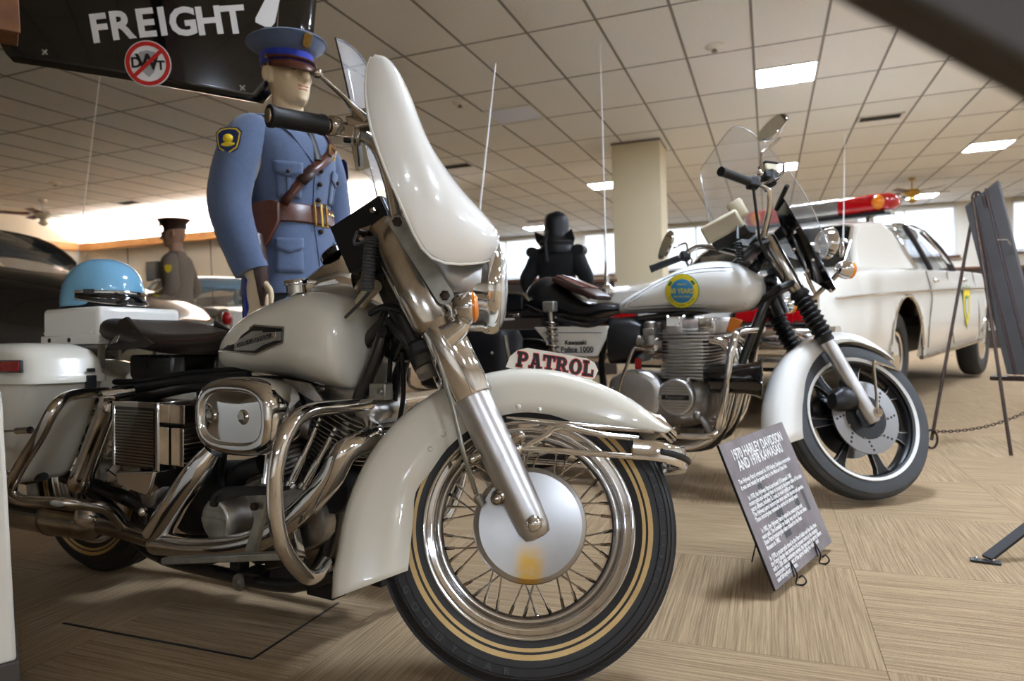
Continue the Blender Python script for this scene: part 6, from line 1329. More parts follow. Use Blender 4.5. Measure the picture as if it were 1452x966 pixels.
def hand(m, w, d, side, curl=.5, s=1.):                # w wrist point, d direction of the hand, side = unit vector across the knuckles, thumb side
    d = V(d).normalized(); side = V(side); side = (side-d*side.dot(d)).normalized(); n = d.cross(side)
    m.loft(smooth_rings([ringpts(V(w)+d*(t*s), a*s, b*s, 16, 2.6, side, n) for t, a, b in ((-.03, .024, .020), (.0, .026, .019), (.03, .036, .019), (.065, .040, .017), (.088, .038, .014), (.094, .034, .010))], 2))
    for i, (o, L) in enumerate(((.030, .068), (.011, .078), (-.010, .072), (-.029, .055))):
        b = V(w)+d*(.084*s)+side*(o*s); d1 = (d+n*(curl*.5)).normalized(); d2 = (d+n*(curl*1.6)).normalized(); d3 = (d*.5+n*(curl*2.2)).normalized()
        p1 = b+d1*(L*.45*s); p2 = p1+d2*(L*.32*s); p3 = p2+d3*(L*.26*s); m.tube([b-d*.015*s, b, p1, p2, p3], [.0088*s, .0092*s, .0086*s, .0078*s, .0062*s], 10, sm=2)
    b = V(w)+d*(.02*s)+side*(.030*s); p1 = b+(d*.6+side*.6+n*.3).normalized()*(.045*s); p2 = p1+(d*.9+side*.15+n*.3).normalized()*(.034*s); p3 = p2+(d*.9+n*.4).normalized()*(.022*s)
    m.tube([b-d*.02*s, b, p1, p2, p3], [.013*s, .0135*s, .0105*s, .0095*s, .007*s], 10, sm=2)
class Torso:                                           # coat surface, x forward y left
    def __init__(s, KZ, p=2.35): s.K = KZ; s.p = p
    def at(s, a, z, off=0.):
        hd, hw, ox = interp([(k[0], k[1]) for k in s.K], z), interp([(k[0], k[2]) for k in s.K], z), interp([(k[0], k[3]) for k in s.K], z)
        ca, sa = math.cos(a), math.sin(a); return V((ox+(hd+off)*math.copysign(abs(ca)**(2/s.p), ca), (hw+off)*math.copysign(abs(sa)**(2/s.p), sa), z))
    def loft(s, m, n=40):
        zs = [k[0] for k in s.K]; rings = [[s.at(2*PI*i/n, z) for i in range(n)] for z in zs]; m.loft(smooth_rings(rings, 3)); return m
    def patch(s, m, a0, a1, z0, z1, off, na=6, nz=6, shape=None):
        rows = []
        for j in range(nz+1):
            rows.append([s.at(lerp(a0, a1, i/na), (lerp(z0, z1, j/nz) if not shape else shape(i/na, j/nz)), off) for i in range(na+1)])
        return m.sheet(rows)
def trooper():
    th = 1.12; fwd = (-CF*math.cos(th)+CR*math.sin(th)); fwd.z = 0; fwd.normalize(); lf = V((0, 0, 1)).cross(fwd); Rm = mat3(fwd, lf, V((0, 0, 1)))
    p = atd(413, 300, 2.60); O = V((p.x, p.y, 0)); M = mat4(Rm*1.035, O)
    T = thing('mannequin', 'mannequin in blue trooper coat with peaked cap and brown leather belt', 'mannequin', M)
    # body
    m = MB()
    pf, Rh = head_mesh(m, (.015, 0, 1.672), -.28, 1.0)
    m.tube([V((-.005, 0, 1.42)), V((.0, 0, 1.51)), V((.008, 0, 1.61))], [.066, .058, .056], 18, sm=3)
    m.loft(smooth_rings([ringpts(V((0, 0, z)), b_, a_, 24, 2.3, (0, 1, 0), (1, 0, 0)) for z, a_, b_ in ((.86, .10, .16), (1.0, .105, .155), (1.15, .095, .14), (1.30, .105, .16), (1.42, .085, .17), (1.46, .06, .10))]))
    for sd in (-1, 1):
        m.tube([V((0, sd*.085, .92)), V((.01, sd*.10, .50)), V((-.01, sd*.11, .12))], [.085, .062, .045], 14, sm=3)
        m.tube([V((0, sd*.16, 1.40)), V((-.02, sd*.255, 1.17)), V((.045, sd*.245, .955)), V((.055, sd*.24, .925))], [.055, .047, .034, .027], 12, sm=3)
        hand(m, (.055, sd*.24, .915), (.10, -sd*.04, -1), (1, -sd*.25, 0), .55, .98)
    bd = m.obj('body', 'skin', T, ang=180); remesh(bd, .0045)
    for sd in (-1, 1):
        q = MB(); q.ball(pf(.086, sd*.032, .002), .0135, 12, (.55, 1.15, .62), Rh); q.obj('eye', 'eye_dark', T)
    q = MB(); q.ball(pf(.096, 0, -.060), .011, 12, (.5, 2.1, .45), Rh); q.ball(pf(.095, 0, -.071), .011, 12, (.5, 1.7, .55), Rh); q.obj('lips', 'lip', T)
    q = MB(); q.loft([[pf(x*math.cos(t)-.012, y*math.sin(t), z-(.03 if math.cos(t) < -.2 else 0)) for t in [2*PI*k/28 for k in range(28)]] for z, x, y in ((.035, .094, .079), (.075, .096, .081))], cap=False); q.obj('hair', 'hair', T, solid=.004)
    # coat
    K = [(.865, .150, .205, 0), (.95, .143, .192, 0), (1.05, .130, .172, 0), (1.14, .118, .156, 0), (1.17, .116, .155, 0), (1.24, .126, .166, 0), (1.32, .134, .180, .004), (1.40, .126, .188, .004), (1.45, .104, .178, 0), (1.478, .080, .145, -.004), (1.498, .060, .095, -.006), (1.508, .054, .070, -.006)]
    C = Torso(K); m = C.loft(MB())
    coat = m.obj('coat', 'wool_blue', T, ang=75)
    for sd in (-1, 1):
        m = MB(); P_ = [V((-.005, sd*.135, 1.452)), V((-.006, sd*.178, 1.425)), V((-.014, sd*.225, 1.34)), V((-.024, sd*.262, 1.20)), V((-.005, sd*.266, 1.10)), V((.028, sd*.256, 1.0)), V((.05, sd*.247, .935))]
        m.tube(P_, [.050, .066, .073, .071, .067, .062, .058], 22, sm=4); m.obj('sleeve', 'wool_blue', coat, ang=75)
        # epaulette
        m = MB(); m.prism([V((.03, sd*.085, 1.507)), V((-.025, sd*.085, 1.507)), V((-.024, sd*.175, 1.484)), V((.0, sd*.195, 1.472)), V((.028, sd*.175, 1.484))], (0, 0, .006)); m.obj('epaulette', 'wool_blue', coat, bevel=.002)
        m = MB(); m.ball((.004, sd*.100, 1.512), .008, 10, (1, 1, .5)); m.obj('button', 'iron', coat)
        # lapel and collar
        a0 = sd*.06; lap = [C.at(sd*.10, 1.325, .006), C.at(sd*.52, 1.42, .008), C.at(sd*.60, 1.435, .008), C.at(sd*.78, 1.455, .010), C.at(sd*.95, 1.497, .010), C.at(sd*.50, 1.49, .010)]
        m = MB(); m.prism(lap, (.004, 0, .002)); m.obj('lapel', 'wool_blue', coat, bevel=.0015)
        # pockets
        for (aa, ab, z0, z1, zf) in ((.38, 1.02, 1.20, 1.335, 1.30), (.42, 1.05, .935, 1.07, 1.035)):
            m = MB(); C.patch(m, sd*aa, sd*ab, z0, zf, .003); m.obj('pocket', 'wool_blue', coat, solid=.003)
            m = MB(); C.patch(m, sd*(aa-.02), sd*(ab+.02), zf-.02, z1, .007, 8, 4, lambda u_, v_: lerp(zf-.012-.020*(1-abs(2*u_-1))**.8, z1-.012, v_)); m.obj('pocket_flap', 'wool_blue', coat, solid=.003)
            am = (aa+ab)/2
            if z0 > 1.1:
                m = MB(); m.ball(C.at(sd*am, zf-.012, .012), .0075, 10); m.obj('button', 'iron', coat)
                m = MB(); C.patch(m, sd*(am-.05), sd*(am+.05), z0, zf-.02, .0055, 3, 4); m.obj('pocket_pleat', 'wool_blue', coat, solid=.002)
    # front edge, buttons
    m = MB(); m.tube([C.at(-.06, z, .002) for z in (.87, 1.0, 1.1, 1.2, 1.32)], .003, 6, sm=3); m.obj('front_seam', 'wool_blue', coat)
    for z in (1.31, 1.262, 1.205, 1.09, 1.0): m = MB(); m.ball(C.at(.03, z, .006), .0095, 12); m.obj('button', 'iron', coat)
    # shirt and tie
    m = MB(); m.prism([C.at(-.42, 1.497, .004), C.at(.42, 1.497, .004), C.at(.02, 1.33, .003)], (.002, 0, 0)); m.obj('shirt', 'shirt_dark', coat)
    m = MB(); m.tube([C.at(0, 1.50, .010), C.at(0, 1.46, .010), C.at(0, 1.345, .006)], [.012, .016, .02], 8, sm=2, flat=.4); m.obj('tie', 'ink_black', coat)
    # belt
    m = MB(); rows = []
    for off, z in ((.004, 1.115), (.010, 1.12), (.010, 1.178), (.004, 1.183)): rows.append([C.at(2*PI*i/48, z, off) for i in range(48)])
    m.loft(rows, cap=False); bl = m.obj('belt', 'leather_brown', T, ang=50)
    m = MB(); bp = [C.at(a, z, .016) for a, z in ((-.10, 1.108), (.16, 1.108), (.16, 1.190), (-.10, 1.190))]; m.tube(bp, .0045, 8, closed=True); m.tube([C.at(.03, 1.108, .018), C.at(.03, 1.19, .018)], .0035, 6); m.obj('buckle', 'brass', bl)
    for a in (.35, .5, .65): m = MB(); m.ball(C.at(a, 1.16, .0115), .004, 8); m.obj('eyelet', 'brass', bl)
    # cross strap from right hip to left shoulder
    def strap(m, pts, w, off):
        rows = [[], []]; Q = [C.at(a, z, off) for a, z in pts]
        for i, q in enumerate(Q):
            t = (Q[min(i+1, len(Q)-1)]-Q[max(i-1, 0)]).normalized(); n_ = V((q.x, q.y*.6, .15)).normalized(); s_ = t.cross(n_).normalized()*(w*.13); rows[0].append(q-s_); rows[1].append(q+s_)
        return m.sheet(rows)
    pts = []
    for i in range(13): t = i/12; pts.append((lerp(-.85, .92, t**1.05), lerp(1.175, 1.495, t)))
    m = strap(MB(), pts, .14, .014); st = m.obj('cross_strap', 'leather_brown', bl, solid=.004)
    m = MB(); q = pts[8]; cq = [C.at(q[0]+dx, q[1]+dz, .020) for dx, dz in ((-.12, -.015), (.02, -.028), (.13, .012), (-.01, .03))]; m.tube(cq, .0035, 6, closed=True); m.obj('strap_buckle', 'brass', st)
    m = strap(MB(), pts[3:6], .17, .018); m.obj('strap_keeper', 'leather_dark', st, solid=.003)
    # holster on the right hip
    m = MB(); m.prism([C.at(-1.15, 1.185, .018), C.at(-.92, 1.18, .018), C.at(-.92, 1.11, .02), C.at(-1.15, 1.03, .026), C.at(-1.5, .99, .03), C.at(-1.6, 1.18, .02)], C.at(-1.0, 1.1, .03)-C.at(-1.0, 1.1, .0)); ho = m.obj('holster', 'leather_brown', T, bevel=.006)
    m = MB(); m.tube([V((.05, -.215, 1.06)), V((.075, -.235, .98)), V((.085, -.235, .88)), V((.085, -.232, .82))], [.03, .032, .024, .016], 12, sm=3, flat=.6); m.obj('holster_toe', 'leather_dark', ho)
    # shoulder patches
    for sd in (-1, 1):
        c = V((-.012, sd*.225, 1.36)); nn = V((.35, sd*.92, .18)).normalized(); ux = V((0, 0, 1)).cross(nn).normalized(); uy = nn.cross(ux)
        sh = [(0, .050), (.03, .046), (.046, .030), (.040, -.01), (.034, -.03), (0, -.052), (-.034, -.03), (-.040, -.01), (-.046, .030), (-.03, .046)]
        base = c+nn*.066
        for k, (sc, mt) in enumerate(((1, 'navy'), (.9, 'yellow'), (.80, 'navy'))):
            m = MB(); m.prism([base+ux*x*sc+uy*y*sc+nn*(.0015*k) for x, y in sh], nn*.002); m.obj('shoulder_patch', mt, coat)
        m = MB(); m.ball(base+nn*.005+uy*.006, .017, 12, (1.1, .9, .9)); m.ball(base+nn*.004-uy*.014, .013, 10, (2, .5, .6), mat3(ux, nn, uy)); m.obj('patch_emblem', 'yellow', coat)
    # trousers and boots
    for sd in (-1, 1):
        m = MB(); m.tube([V((0, sd*.085, .96)), V((.0, sd*.10, .80)), V((.01, sd*.105, .60)), V((0, sd*.11, .42))], [.105, .112, .092, .062], 18, sm=4); tr = m.obj('trouser_leg', 'shirt_dark', T, ang=75)
        m = MB(); m.tube([V((0, sd*.19, .96)), V((0, sd*.205, .80)), V((.01, sd*.193, .62)), V((0, sd*.172, .44))], [.03]*4, 8, sm=3, flat=1.0); m.obj('trouser_stripe', 'royal_blue', tr)
        m = MB(); m.tube([V((0, sd*.11, .45)), V((-.01, sd*.112, .30)), V((-.005, sd*.115, .12)), V((0, sd*.115, .06))], [.066, .060, .048, .05], 18, sm=4); m.loft(smooth_rings([ringpts(V((x, sd*(.115+.05*max(0, x)), z)), hw, hh, 18, 2.6) for x, z, hw, hh in ((-.075, .04, .03, .035), (-.05, .045, .042, .045), (.03, .055, .045, .055), (.11, .042, .048, .04), (.17, .032, .04, .03), (.195, .022, .02, .018))])); bt = m.obj('boot', 'leather_brown', T, ang=75)
        m = MB(); m.box((.05, sd*.12, .008), (.26, .095, .016)); m.obj('boot_sole', 'leather_dark', bt, bevel=.006)
        for i in range(6): m = MB(); z = .16+i*.045; m.tube([V((.05, sd*.115-.022, z)), V((.058, sd*.115, z+.006)), V((.05, sd*.115+.022, z))], .003, 6); m.obj('boot_lace', 'leather_dark', bt)
    # cap
    tilt = Matrix.Rotation(.10, 3, 'Y'); hc = pf(-.012, 0, .056)
    def hp(x, y, z): return hc+Rh@(tilt@V((x, y, z)))
    n = 40
    def hring(a, b, z, ox=0, lift=0): return [hp(a*1.05*math.cos(2*PI*k/n)+ox, b*1.05*math.sin(2*PI*k/n), z+lift*math.cos(2*PI*k/n)) for k in range(n)]
    m = MB(); m.loft([hring(.098, .083, -.022), hring(.101, .086, -.02), hring(.103, .088, .022), hring(.100, .085, .024)]); cp = m.obj('cap_band', 'royal_blue', T)
    m = MB(); m.loft([hring(.102, .087, .020), hring(.115, .10, .032, .0, .004), hring(.137, .127, .052, 0, .012), hring(.142, .132, .061, 0, .014), hring(.136, .126, .068, 0, .014), hring(.08, .075, .070, 0, .010), hring(.01, .01, .068, 0, 0)]); m.obj('cap_crown', 'wool_blue', cp, ang=60)
    m = MB(); m.tube(hring(.142, .132, .061, 0, .014), .003, 6, closed=True); m.obj('cap_piping', 'wool_blue', cp)
    rows = []
    for j, (r, dz) in enumerate(((0, 0), (.5, -.014), (1, -.042))):
        rows.append([hp((.106+.056*r*max(0, math.cos(t))**.7)*math.cos(t), (.091+.006*r)*math.sin(t), -.018+dz*max(0, math.cos(t))**.5) for t in [lerp(-1.25, 1.25, k/16) for k in range(17)]])
    m = MB().sheet(rows); m.obj('cap_visor', 'leather_brown', cp, solid=.004)
    m = MB(); m.tube([hp(.110*math.cos(t), .094*math.sin(t), -.008) for t in [lerp(-1.35, 1.35, k/16) for k in range(17)]], .011, 8, flat=.5); m.obj('cap_strap', 'leather_brown', cp)
    for sd in (-1, 1): m = MB(); m.ball(hp(.030, sd*.094, -.008), .0075, 10); m.obj('cap_button', 'brass', cp)
    sh = [(0, .030), (.016, .026), (.018, .0), (.014, -.020), (0, -.030), (-.014, -.020), (-.018, 0), (-.016, .026)]
    m = MB(); m.prism([hp(.127+.022*(z+.03)/.06, y, .048+z*.85) for y, z in sh], Rh@V((.005, 0, 0))); m.obj('cap_badge', 'brass_dull', cp, bevel=.002)
    return T
trooper()
def simple_figure(O, fwd, label, top, m_, skin, kind):
    fwd = V((fwd.x, fwd.y, 0)).normalized(); Rm = mat3(fwd, V((0, 0, 1)).cross(fwd), V((0, 0, 1))); T = thing('mannequin', label, 'mannequin', mat4(Rm, O))
    s = top/1.80; m = MB()
    pf, Rh = head_mesh(m, (.01, 0, 1.66*s), 0, s)
    m.tube([V((0, 0, 1.42*s)), V((.005, 0, 1.60*s))], [.06*s, .052*s], 14)
    m.loft(smooth_rings([ringpts(V((0, 0, z*s)), b_*s, a_*s, 20, 2.3, (0, 1, 0), (1, 0, 0)) for z, a_, b_ in ((.88, .10, .15), (1.15, .09, .13), (1.32, .10, .155), (1.44, .07, .15))]))
    for sd in (-1, 1):
        m.tube([V((0, sd*.09, .92*s)), V((0, sd*.10, .10))], [.08, .05], 12)
        e = V((-.05, sd*.30, 1.16*s)); w_ = V((.12, sd*.24, 1.02*s)) if kind == 'tan' else V((.10, sd*.25, .95*s))
        m.tube([V((0, sd*.16, 1.40*s)), e, w_], [.05, .042, .03], 10, sm=3); hand(m, w_, (w_-e).normalized(), V((0, -sd, .2)), .6, s)
    bd = m.obj('body', skin, T, ang=180); remesh(bd, .007)
    K = [(.88, .125, .17, 0), (1.0, .125, .165, 0), (1.12, .115, .150, 0), (1.25, .125, .175, 0), (1.36, .128, .195, 0), (1.43, .105, .185, 0), (1.475, .07, .12, 0), (1.50, .058, .068, 0)]
    if kind == 'tac': K = [(z, a*1.2, b*1.15, 0) for z, a, b, _ in K]
    C = Torso([(z*s, a*s, b*s, o) for z, a, b, o in K]); sh = C.loft(MB()).obj('shirt' if kind == 'tan' else 'jacket', m_, T, ang=75)
    for sd in (-1, 1):
        w_ = V((.09, sd*.25, 1.05*s)) if kind == 'tan' else V((.09, sd*.26, .97*s)); k_ = 1.0 if kind == 'tan' else 1.25
        m = MB(); m.tube([V((-.005, sd*.13*s, 1.435*s)), V((-.006, sd*.19*s, 1.39*s)), V((-.03, sd*.25, 1.27*s)), V((-.05, sd*.305, 1.15*s)), w_], [.05*k_, .068*k_, .066*k_, .058*k_, .045*k_], 18, sm=4); m.obj('sleeve', m_, sh, ang=75)
        m = MB(); m.tube([V((0, sd*.085, .93*s)), V((0, sd*.10, .5*s)), V((0, sd*.105, .08))], [.10, .08, .06], 14, sm=3); m.obj('trouser_leg', 'uniform_black' if kind == 'tac' else 'leather_dark', T)
        m = MB(); m.loft(smooth_rings([ringpts(V((x, sd*.105, z)), hw, hh, 14, 2.6) for x, z, hw, hh in ((-.08, .05, .03, .04), (-.04, .06, .045, .06), (.06, .05, .045, .05), (.17, .03, .03, .028))])); m.obj('boot', 'rubber_black', T)
        if kind == 'tan':
            c = V((-.03, sd*.255, 1.31*s)); nn = V((-.1, sd, .1)).normalized(); ux = V((0, 0, 1)).cross(nn).normalized(); uy = nn.cross(ux); m = MB(); m.prism([c+nn*.062+ux*x+uy*y for x, y in ((0, .038), (.03, .03), (.026, -.015), (0, -.038), (-.026, -.015), (-.03, .03))], nn*.003); m.obj('shoulder_patch', 'yellow', sh)
    m = MB(); m.loft([[C.at(2*PI*i/36, z*s, o) for i in range(36)] for z, o in ((.98, .006), (.985, .012), (1.035, .012), (1.04, .006))], cap=False); m.obj('belt', 'leather_dark' if kind == 'tan' else 'nylon_black', T)
    if kind == 'tan':
        tilt = Matrix.Rotation(.12, 3, 'Y'); hc = pf(-.01, 0, .055); n = 32
        def hr(a, b, z, l=0): return [hc+tilt@V((a*math.cos(2*PI*k/n), b*math.sin(2*PI*k/n), z+l*math.cos(2*PI*k/n))) for k in range(n)]
        m = MB(); m.loft([hr(.10, .085, -.02), hr(.103, .088, .025), hr(.135, .125, .065, .014), hr(.14, .13, .078, .016), hr(.10, .09, .086, .012), hr(.01, .01, .086)]); cp = m.obj('cap', 'leather_dark', T, ang=50)
        m = MB().sheet([[hc+tilt@V(((.101+r*.05*max(0, math.cos(t)))*math.cos(t), .088*math.sin(t), -.016+dz*max(0, math.cos(t)))) for t in [lerp(-1.2, 1.2, k/12) for k in range(13)]] for r, dz in ((0, 0), (1, -.022))]); m.obj('cap_visor', 'black_gloss', cp, solid=.004)
        m = MB(); m.ball(hc+tilt@V((.125, 0, .05)), .02, 10, (.4, 1, 1.3)); m.obj('cap_badge', 'brass', cp)
        m = MB(); m.prism([C.at(a, z, .006) for a, z in ((2.2, 1.47*s), (2.75, 1.49*s), (3.5, 1.49*s), (4.08, 1.47*s), (4.0, 1.44*s), (3.14, 1.45*s), (2.3, 1.44*s))], (-.004, 0, 0)); m.obj('collar', m_, sh)
    else:
        hc = pf(0, 0, .03); m = MB(); m.loft(smooth_rings([[hc+V((ox+a*math.cos(2*PI*k/28), b*math.sin(2*PI*k/28), z)) for k in range(28)] for z, a, b, ox in ((-.27, .16, .20, -.01), (-.20, .145, .165, -.01), (-.16, .15, .175, -.015), (-.10, .13, .125, -.01), (0, .135, .125, 0), (.07, .125, .118, 0), (.12, .085, .085, 0), (.14, .02, .02, 0))])); hd = m.obj('hood', 'nylon_black', T, ang=70)
        for sd in (-1, 1): m = MB(); m.prism([hc+V((-.08, sd*.10, -.11)), hc+V((-.12, sd*.19, -.06)), hc+V((-.05, sd*.20, -.14)), hc+V((0, sd*.17, -.20)), hc+V((-.06, sd*.11, -.20))], (-.01, 0, .01)); m.obj('neck_guard', 'uniform_black', hd, bevel=.006)
        m = MB(); m.tube([hc+V((-.13, .055, -.05)), hc+V((-.16, .07, -.18)), hc+V((-.18, .06, -.30)), hc+V((-.175, .055, -.36))], [.018, .02, .02, .024], 10, sm=3); m.obj('breathing_hose', 'rubber_black', hd)
        m = MB(); m.tube([hc+V((-.06, -.10, .09)), hc+V((-.03, -.02, .135)), hc+V((-.02, .08, .10))], .012, 8, sm=3); m.obj('head_strap', 'rubber_grey', hd)
        for sd in (-1, 1): m = MB(); m.loft(smooth_rings([ringpts(V((x, sd*.235, 1.44*s)), .06, .05, 14, 2.3) for x in (-.09, -.05, .05, .09)], 2)); m.obj('shoulder_pad', 'nylon_black', sh)
    return T
p = atd(252, 400, 6.2); simple_figure(V((p.x, p.y, 0)), -CR*.98-CF*.12, 'far mannequin in tan shirt and dark peaked cap', 1.80, 'uniform_tan', 'skin_dark', 'tan')
p = atd(790, 380, 6.7); simple_figure(V((p.x, p.y, 0)), CF+CR*.35, 'black mannequin in hooded riot gear seen from behind', 1.80, 'uniform_black', 'nylon_black', 'tac')
# ------------------------------------------------------------------ placard on its little easel
def placard():
    BL, BR = atz(1100, 838, .025), atz(1181, 768, .025); e = (BR-BL).normalized(); nb = V((-e.y, e.x, 0)); ph = math.radians(22); up = V((0, 0, 1))*math.cos(ph)+nb*math.sin(ph); n = e.cross(up).normalized()
    TL = atplane(1017, 632, BL, n); W_, H_ = (BR-BL).length*.985, (TL-BL).length
    R = mat3(e, -n, up) if False else mat3(e, up, n)
    M = mat4(R, BL); T = thing('placard', 'grey information placard with white text standing on the carpet', 'placard', M)
    # local x along the foot, y up the board, z out of the face
    m = MB(); m.box((W_/2, H_/2, -.004), (W_, H_, .006)); bd = m.obj('board', 'card_edge', T)
    m = MB(); m.box((W_/2, H_/2, -.0004), (W_-.001, H_-.001, .0016)); m.obj('face', 'card_grey', T)
    z = .0012
    def tx(s, size, x, y, al='CENTER', bold=0., sx=1.): text(s, size, V((x, y, z)), (1, 0, 0), (0, 1, 0), 'ink_white', bd, ext=.0002, bold=bold, align=al, sx=sx)
    tx('1970 HARLEY DAVIDSON', .043, W_*.50, H_*.895, bold=.0006, sx=.80); tx('AND 1978 KAWASAKI', .043, W_*.48, H_*.815, bold=.0006, sx=.80)
    lines = [(.715, .06, 'The Highway Patrol organized its 1970 Harley Davidson motorcycle'), (.675, .06, 'it was used mainly for parade duty in the Missouri State Fair.'),
             (.595, .10, 'In 1978, the Highway Patrol purchased 10 Kawasaki 1000'), (.557, .08, 'motorcycles and assigned them to troops in the larger cities of the state'), (.519, .08, 'patrol officers, including St. Louis, to work traffic on the'), (.481, .08, 'The Highway patrol motorcycles were used for escorts and parades.'), (.443, .08, 'Those motorcycles remained in service for several years'),
             (.365, .10, 'In 1982, the Highway Patrol retired its motorcycles and'), (.327, .08, 'were sold. The Kawasaki on display was one of the last bikes'), (.289, .08, 'State Patrol motorcycle riders trained for the fleet'), (.251, .08, 'Museum in 1985.'),
             (.185, .07, 'In 1970, a motorcycle stood in the Patrol lobby and the bike then'), (.150, .06, 'the Patrol display was moved to its present home in the museum'), (.115, .06, 'with a 1200 cubic centimetre engine, the type used by patrol officers'), (.080, .06, 'motorcycle remains part of the patrol display for visitors and'), (.045, .06, 'used throughout the state.')]
    for y, x, s in lines: tx(s, .0185, W_*x, H_*y, 'LEFT', .0004, .78)
    # faint figures of the print
    m = MB()
    for cx, cy, w_, h_ in ((.42, .40, .10, .34), (.72, .48, .07, .26), (.86, .40, .05, .2), (.30, .55, .06, .2)): m.box((W_*cx, H_*cy, .0006), (W_*w_, H_*h_, .0002))
    m.obj('printed_figures', 'rubber_grey', bd, kind='stuff')
    t2 = thing('wire_easel', 'small black wire easel with curled feet under the placard', 'easel', M); Mi = R.transposed()
    def L(x, y, wz, back=0.): return V((x, y, 0))+Mi@V((0, 0, 0))
    dn = Mi@V((0, 0, -1)); fr = Mi@(-nb)
    for x in (W_*.28, W_*.70):
        o = V((x, .0, .0)); f0 = Mi@V((0, 0, -.025)); pts = [o+V((0, .03, .006)), o+V((0, 0, .012)), o+fr*.010+dn*.006]
        for k in range(9): a = PI*.5-k*.55; pts.append(o+fr*(.012+.016*math.cos(a)*(1-.05*k))+dn*(.008-.016*math.sin(a)*(1-.05*k)*-.5)+V((0, 0, 0)))
        base = [o+V((0, .04, .006)), o+V((0, .0, .010)), o+fr*.006+dn*.022, o+fr*.026+dn*.021, o+fr*.034+dn*.008, o+fr*.024-dn*.004, o+fr*.014+dn*.004]
        m = MB(); m.tube(base, .0024, 8, sm=5); m.tube([o+V((0, .04, .006)), o+V((0, -.004, .0)), o+V((0, -.004, -.008)), o+V((0, .25, -.010))], .0022, 8); m.obj('hook', 'black_satin', t2)
    m = MB(); a = V((W_*.28, .25, -.010)); b_ = V((W_*.70, .25, -.010)); m.tube([a, b_], .0022, 8); foot = V((W_*.48, 0, 0))+dn*.0245-fr*.16; m.tube([(a+b_)/2, foot], .0022, 8); m.obj('back_leg', 'black_satin', t2)
placard()
# ------------------------------------------------------------------ iron easel with dark board and chain
def iron_easel():
    foot = atz(1321, 637, 0); top = atd(1385, 272, 4.05)
    T = thing('iron_easel', 'tall rusty iron easel holding a dark framed board beside the sedan', 'easel', Matrix.Translation(foot))
    def L(p): return V(p)-foot
    fl = atz(1470, 700, 0); fr_ = atd(1408, 520, 3.75)
    m = MB(); m.tube([L(top), L(foot)+V((0, 0, .05))], .009, 8); m.obj('back_leg', 'iron', T)
    m = MB(); cl = L(foot)+V((0, 0, .055)); m.tube([cl+CR*(.032*math.cos(a))+V((0, 0, .05*math.sin(a))) for a in [2*PI*k/16 for k in range(16)]], .006, 6, closed=True); m.obj('foot_scroll', 'iron', T)
    a0, a1 = atd(1380, 283, 3.95), atd(1412, 500, 3.60); d = (a1-a0).normalized(); k = -(a0.z)/d.z; m = MB(); m.tube([L(a0), L(a0+d*k)+V((0, 0, .01))], .009, 8); m.obj('front_leg', 'iron', T)
    a0, a1 = atd(1394, 278, 3.95), atd(1452, 480, 3.75); d = (a1-a0).normalized(); k = -(a0.z)/d.z; m = MB(); m.tube([L(a0), L(a0+d*k)+V((0, 0, .01))], .009, 8); m.obj('front_leg', 'iron', T)
    m = MB(); c = L(atd(1385, 280, 4.0))
    for q in (0, .03, .055): m.tube([c+V((0, 0, -q*1.2))+CR*(.028*math.cos(a)*(1-q*5))+CU*(.035*math.sin(a)) for a in [2*PI*k/14 for k in range(14)]], .007, 6, closed=True)
    m.obj('top_scroll', 'iron', T)
    P_ = [atd(1366, 292, 4.02), atd(1413, 254, 3.90), atd(1482, 533, 3.45), atd(1426, 531, 3.60)]; n = (P_[1]-P_[0]).cross(P_[3]-P_[0]).normalized()
    if n.dot(CF) < 0: n = -n
    T2 = thing('framed_board', 'dark brown framed board seen from behind on the iron easel', 'board', Matrix.Translation(P_[3]))
    def L2(p): return V(p)-P_[3]
    off = CF*.03+CR*.035
    m = MB(); m.prism([L2(p)+off*.5 for p in P_], off); bd = m.obj('board', 'board_dark', T2, bevel=.004)
    for f_ in (.25, .65):
        m = MB(); a, b_ = L2(P_[0].lerp(P_[1], f_))+off*.3, L2(P_[3].lerp(P_[2], f_))+off*.3; m.tube([a, b_], .007, 6); m.obj('back_batten', 'leather_dark', bd)
    m = MB(); a = L2(atd(1428, 340, 3.72)); m.tube([a-CR*.05, a, a+CR*.02+V((0, 0, -.03))], .003, 6); m.obj('hanging_wire', 'aluminium', bd)
    # ledge that carries the board
    m = MB(); m.box(L((P_[3]+P_[2])/2)+V((0, 0, -.02))+off*.5, (.30, .10, .02), rotz(-.4)); m.obj('ledge', 'iron', T)
    # chain
    T3 = thing('floor_chain', 'thin rusty chain hung low from the foot of the iron easel', 'chain', Matrix.Translation(foot))
    c0, c1 = atd(1326, 612, 3.62), atd(1500, 560, 3.45); N = 34
    for i in range(N):
        t = (i+.5)/N; p = c0.lerp(c1, t)-V((0, 0, .055*math.sin(PI*t)**.9)); dd = ((c1-c0)/N-V((0, 0, .055*PI/N*math.cos(PI*t)))).normalized(); x_, y_, _ = frame_z(dd); s_ = x_ if i % 2 else y_
        m = MB(); m.tube([p-foot+dd*(.0125*math.cos(a))+s_*(.0065*math.sin(a)) for a in [2*PI*k/10 for k in range(10)]], .0022, 5, closed=True); m.obj('chain_link', 'iron', T3)
iron_easel()
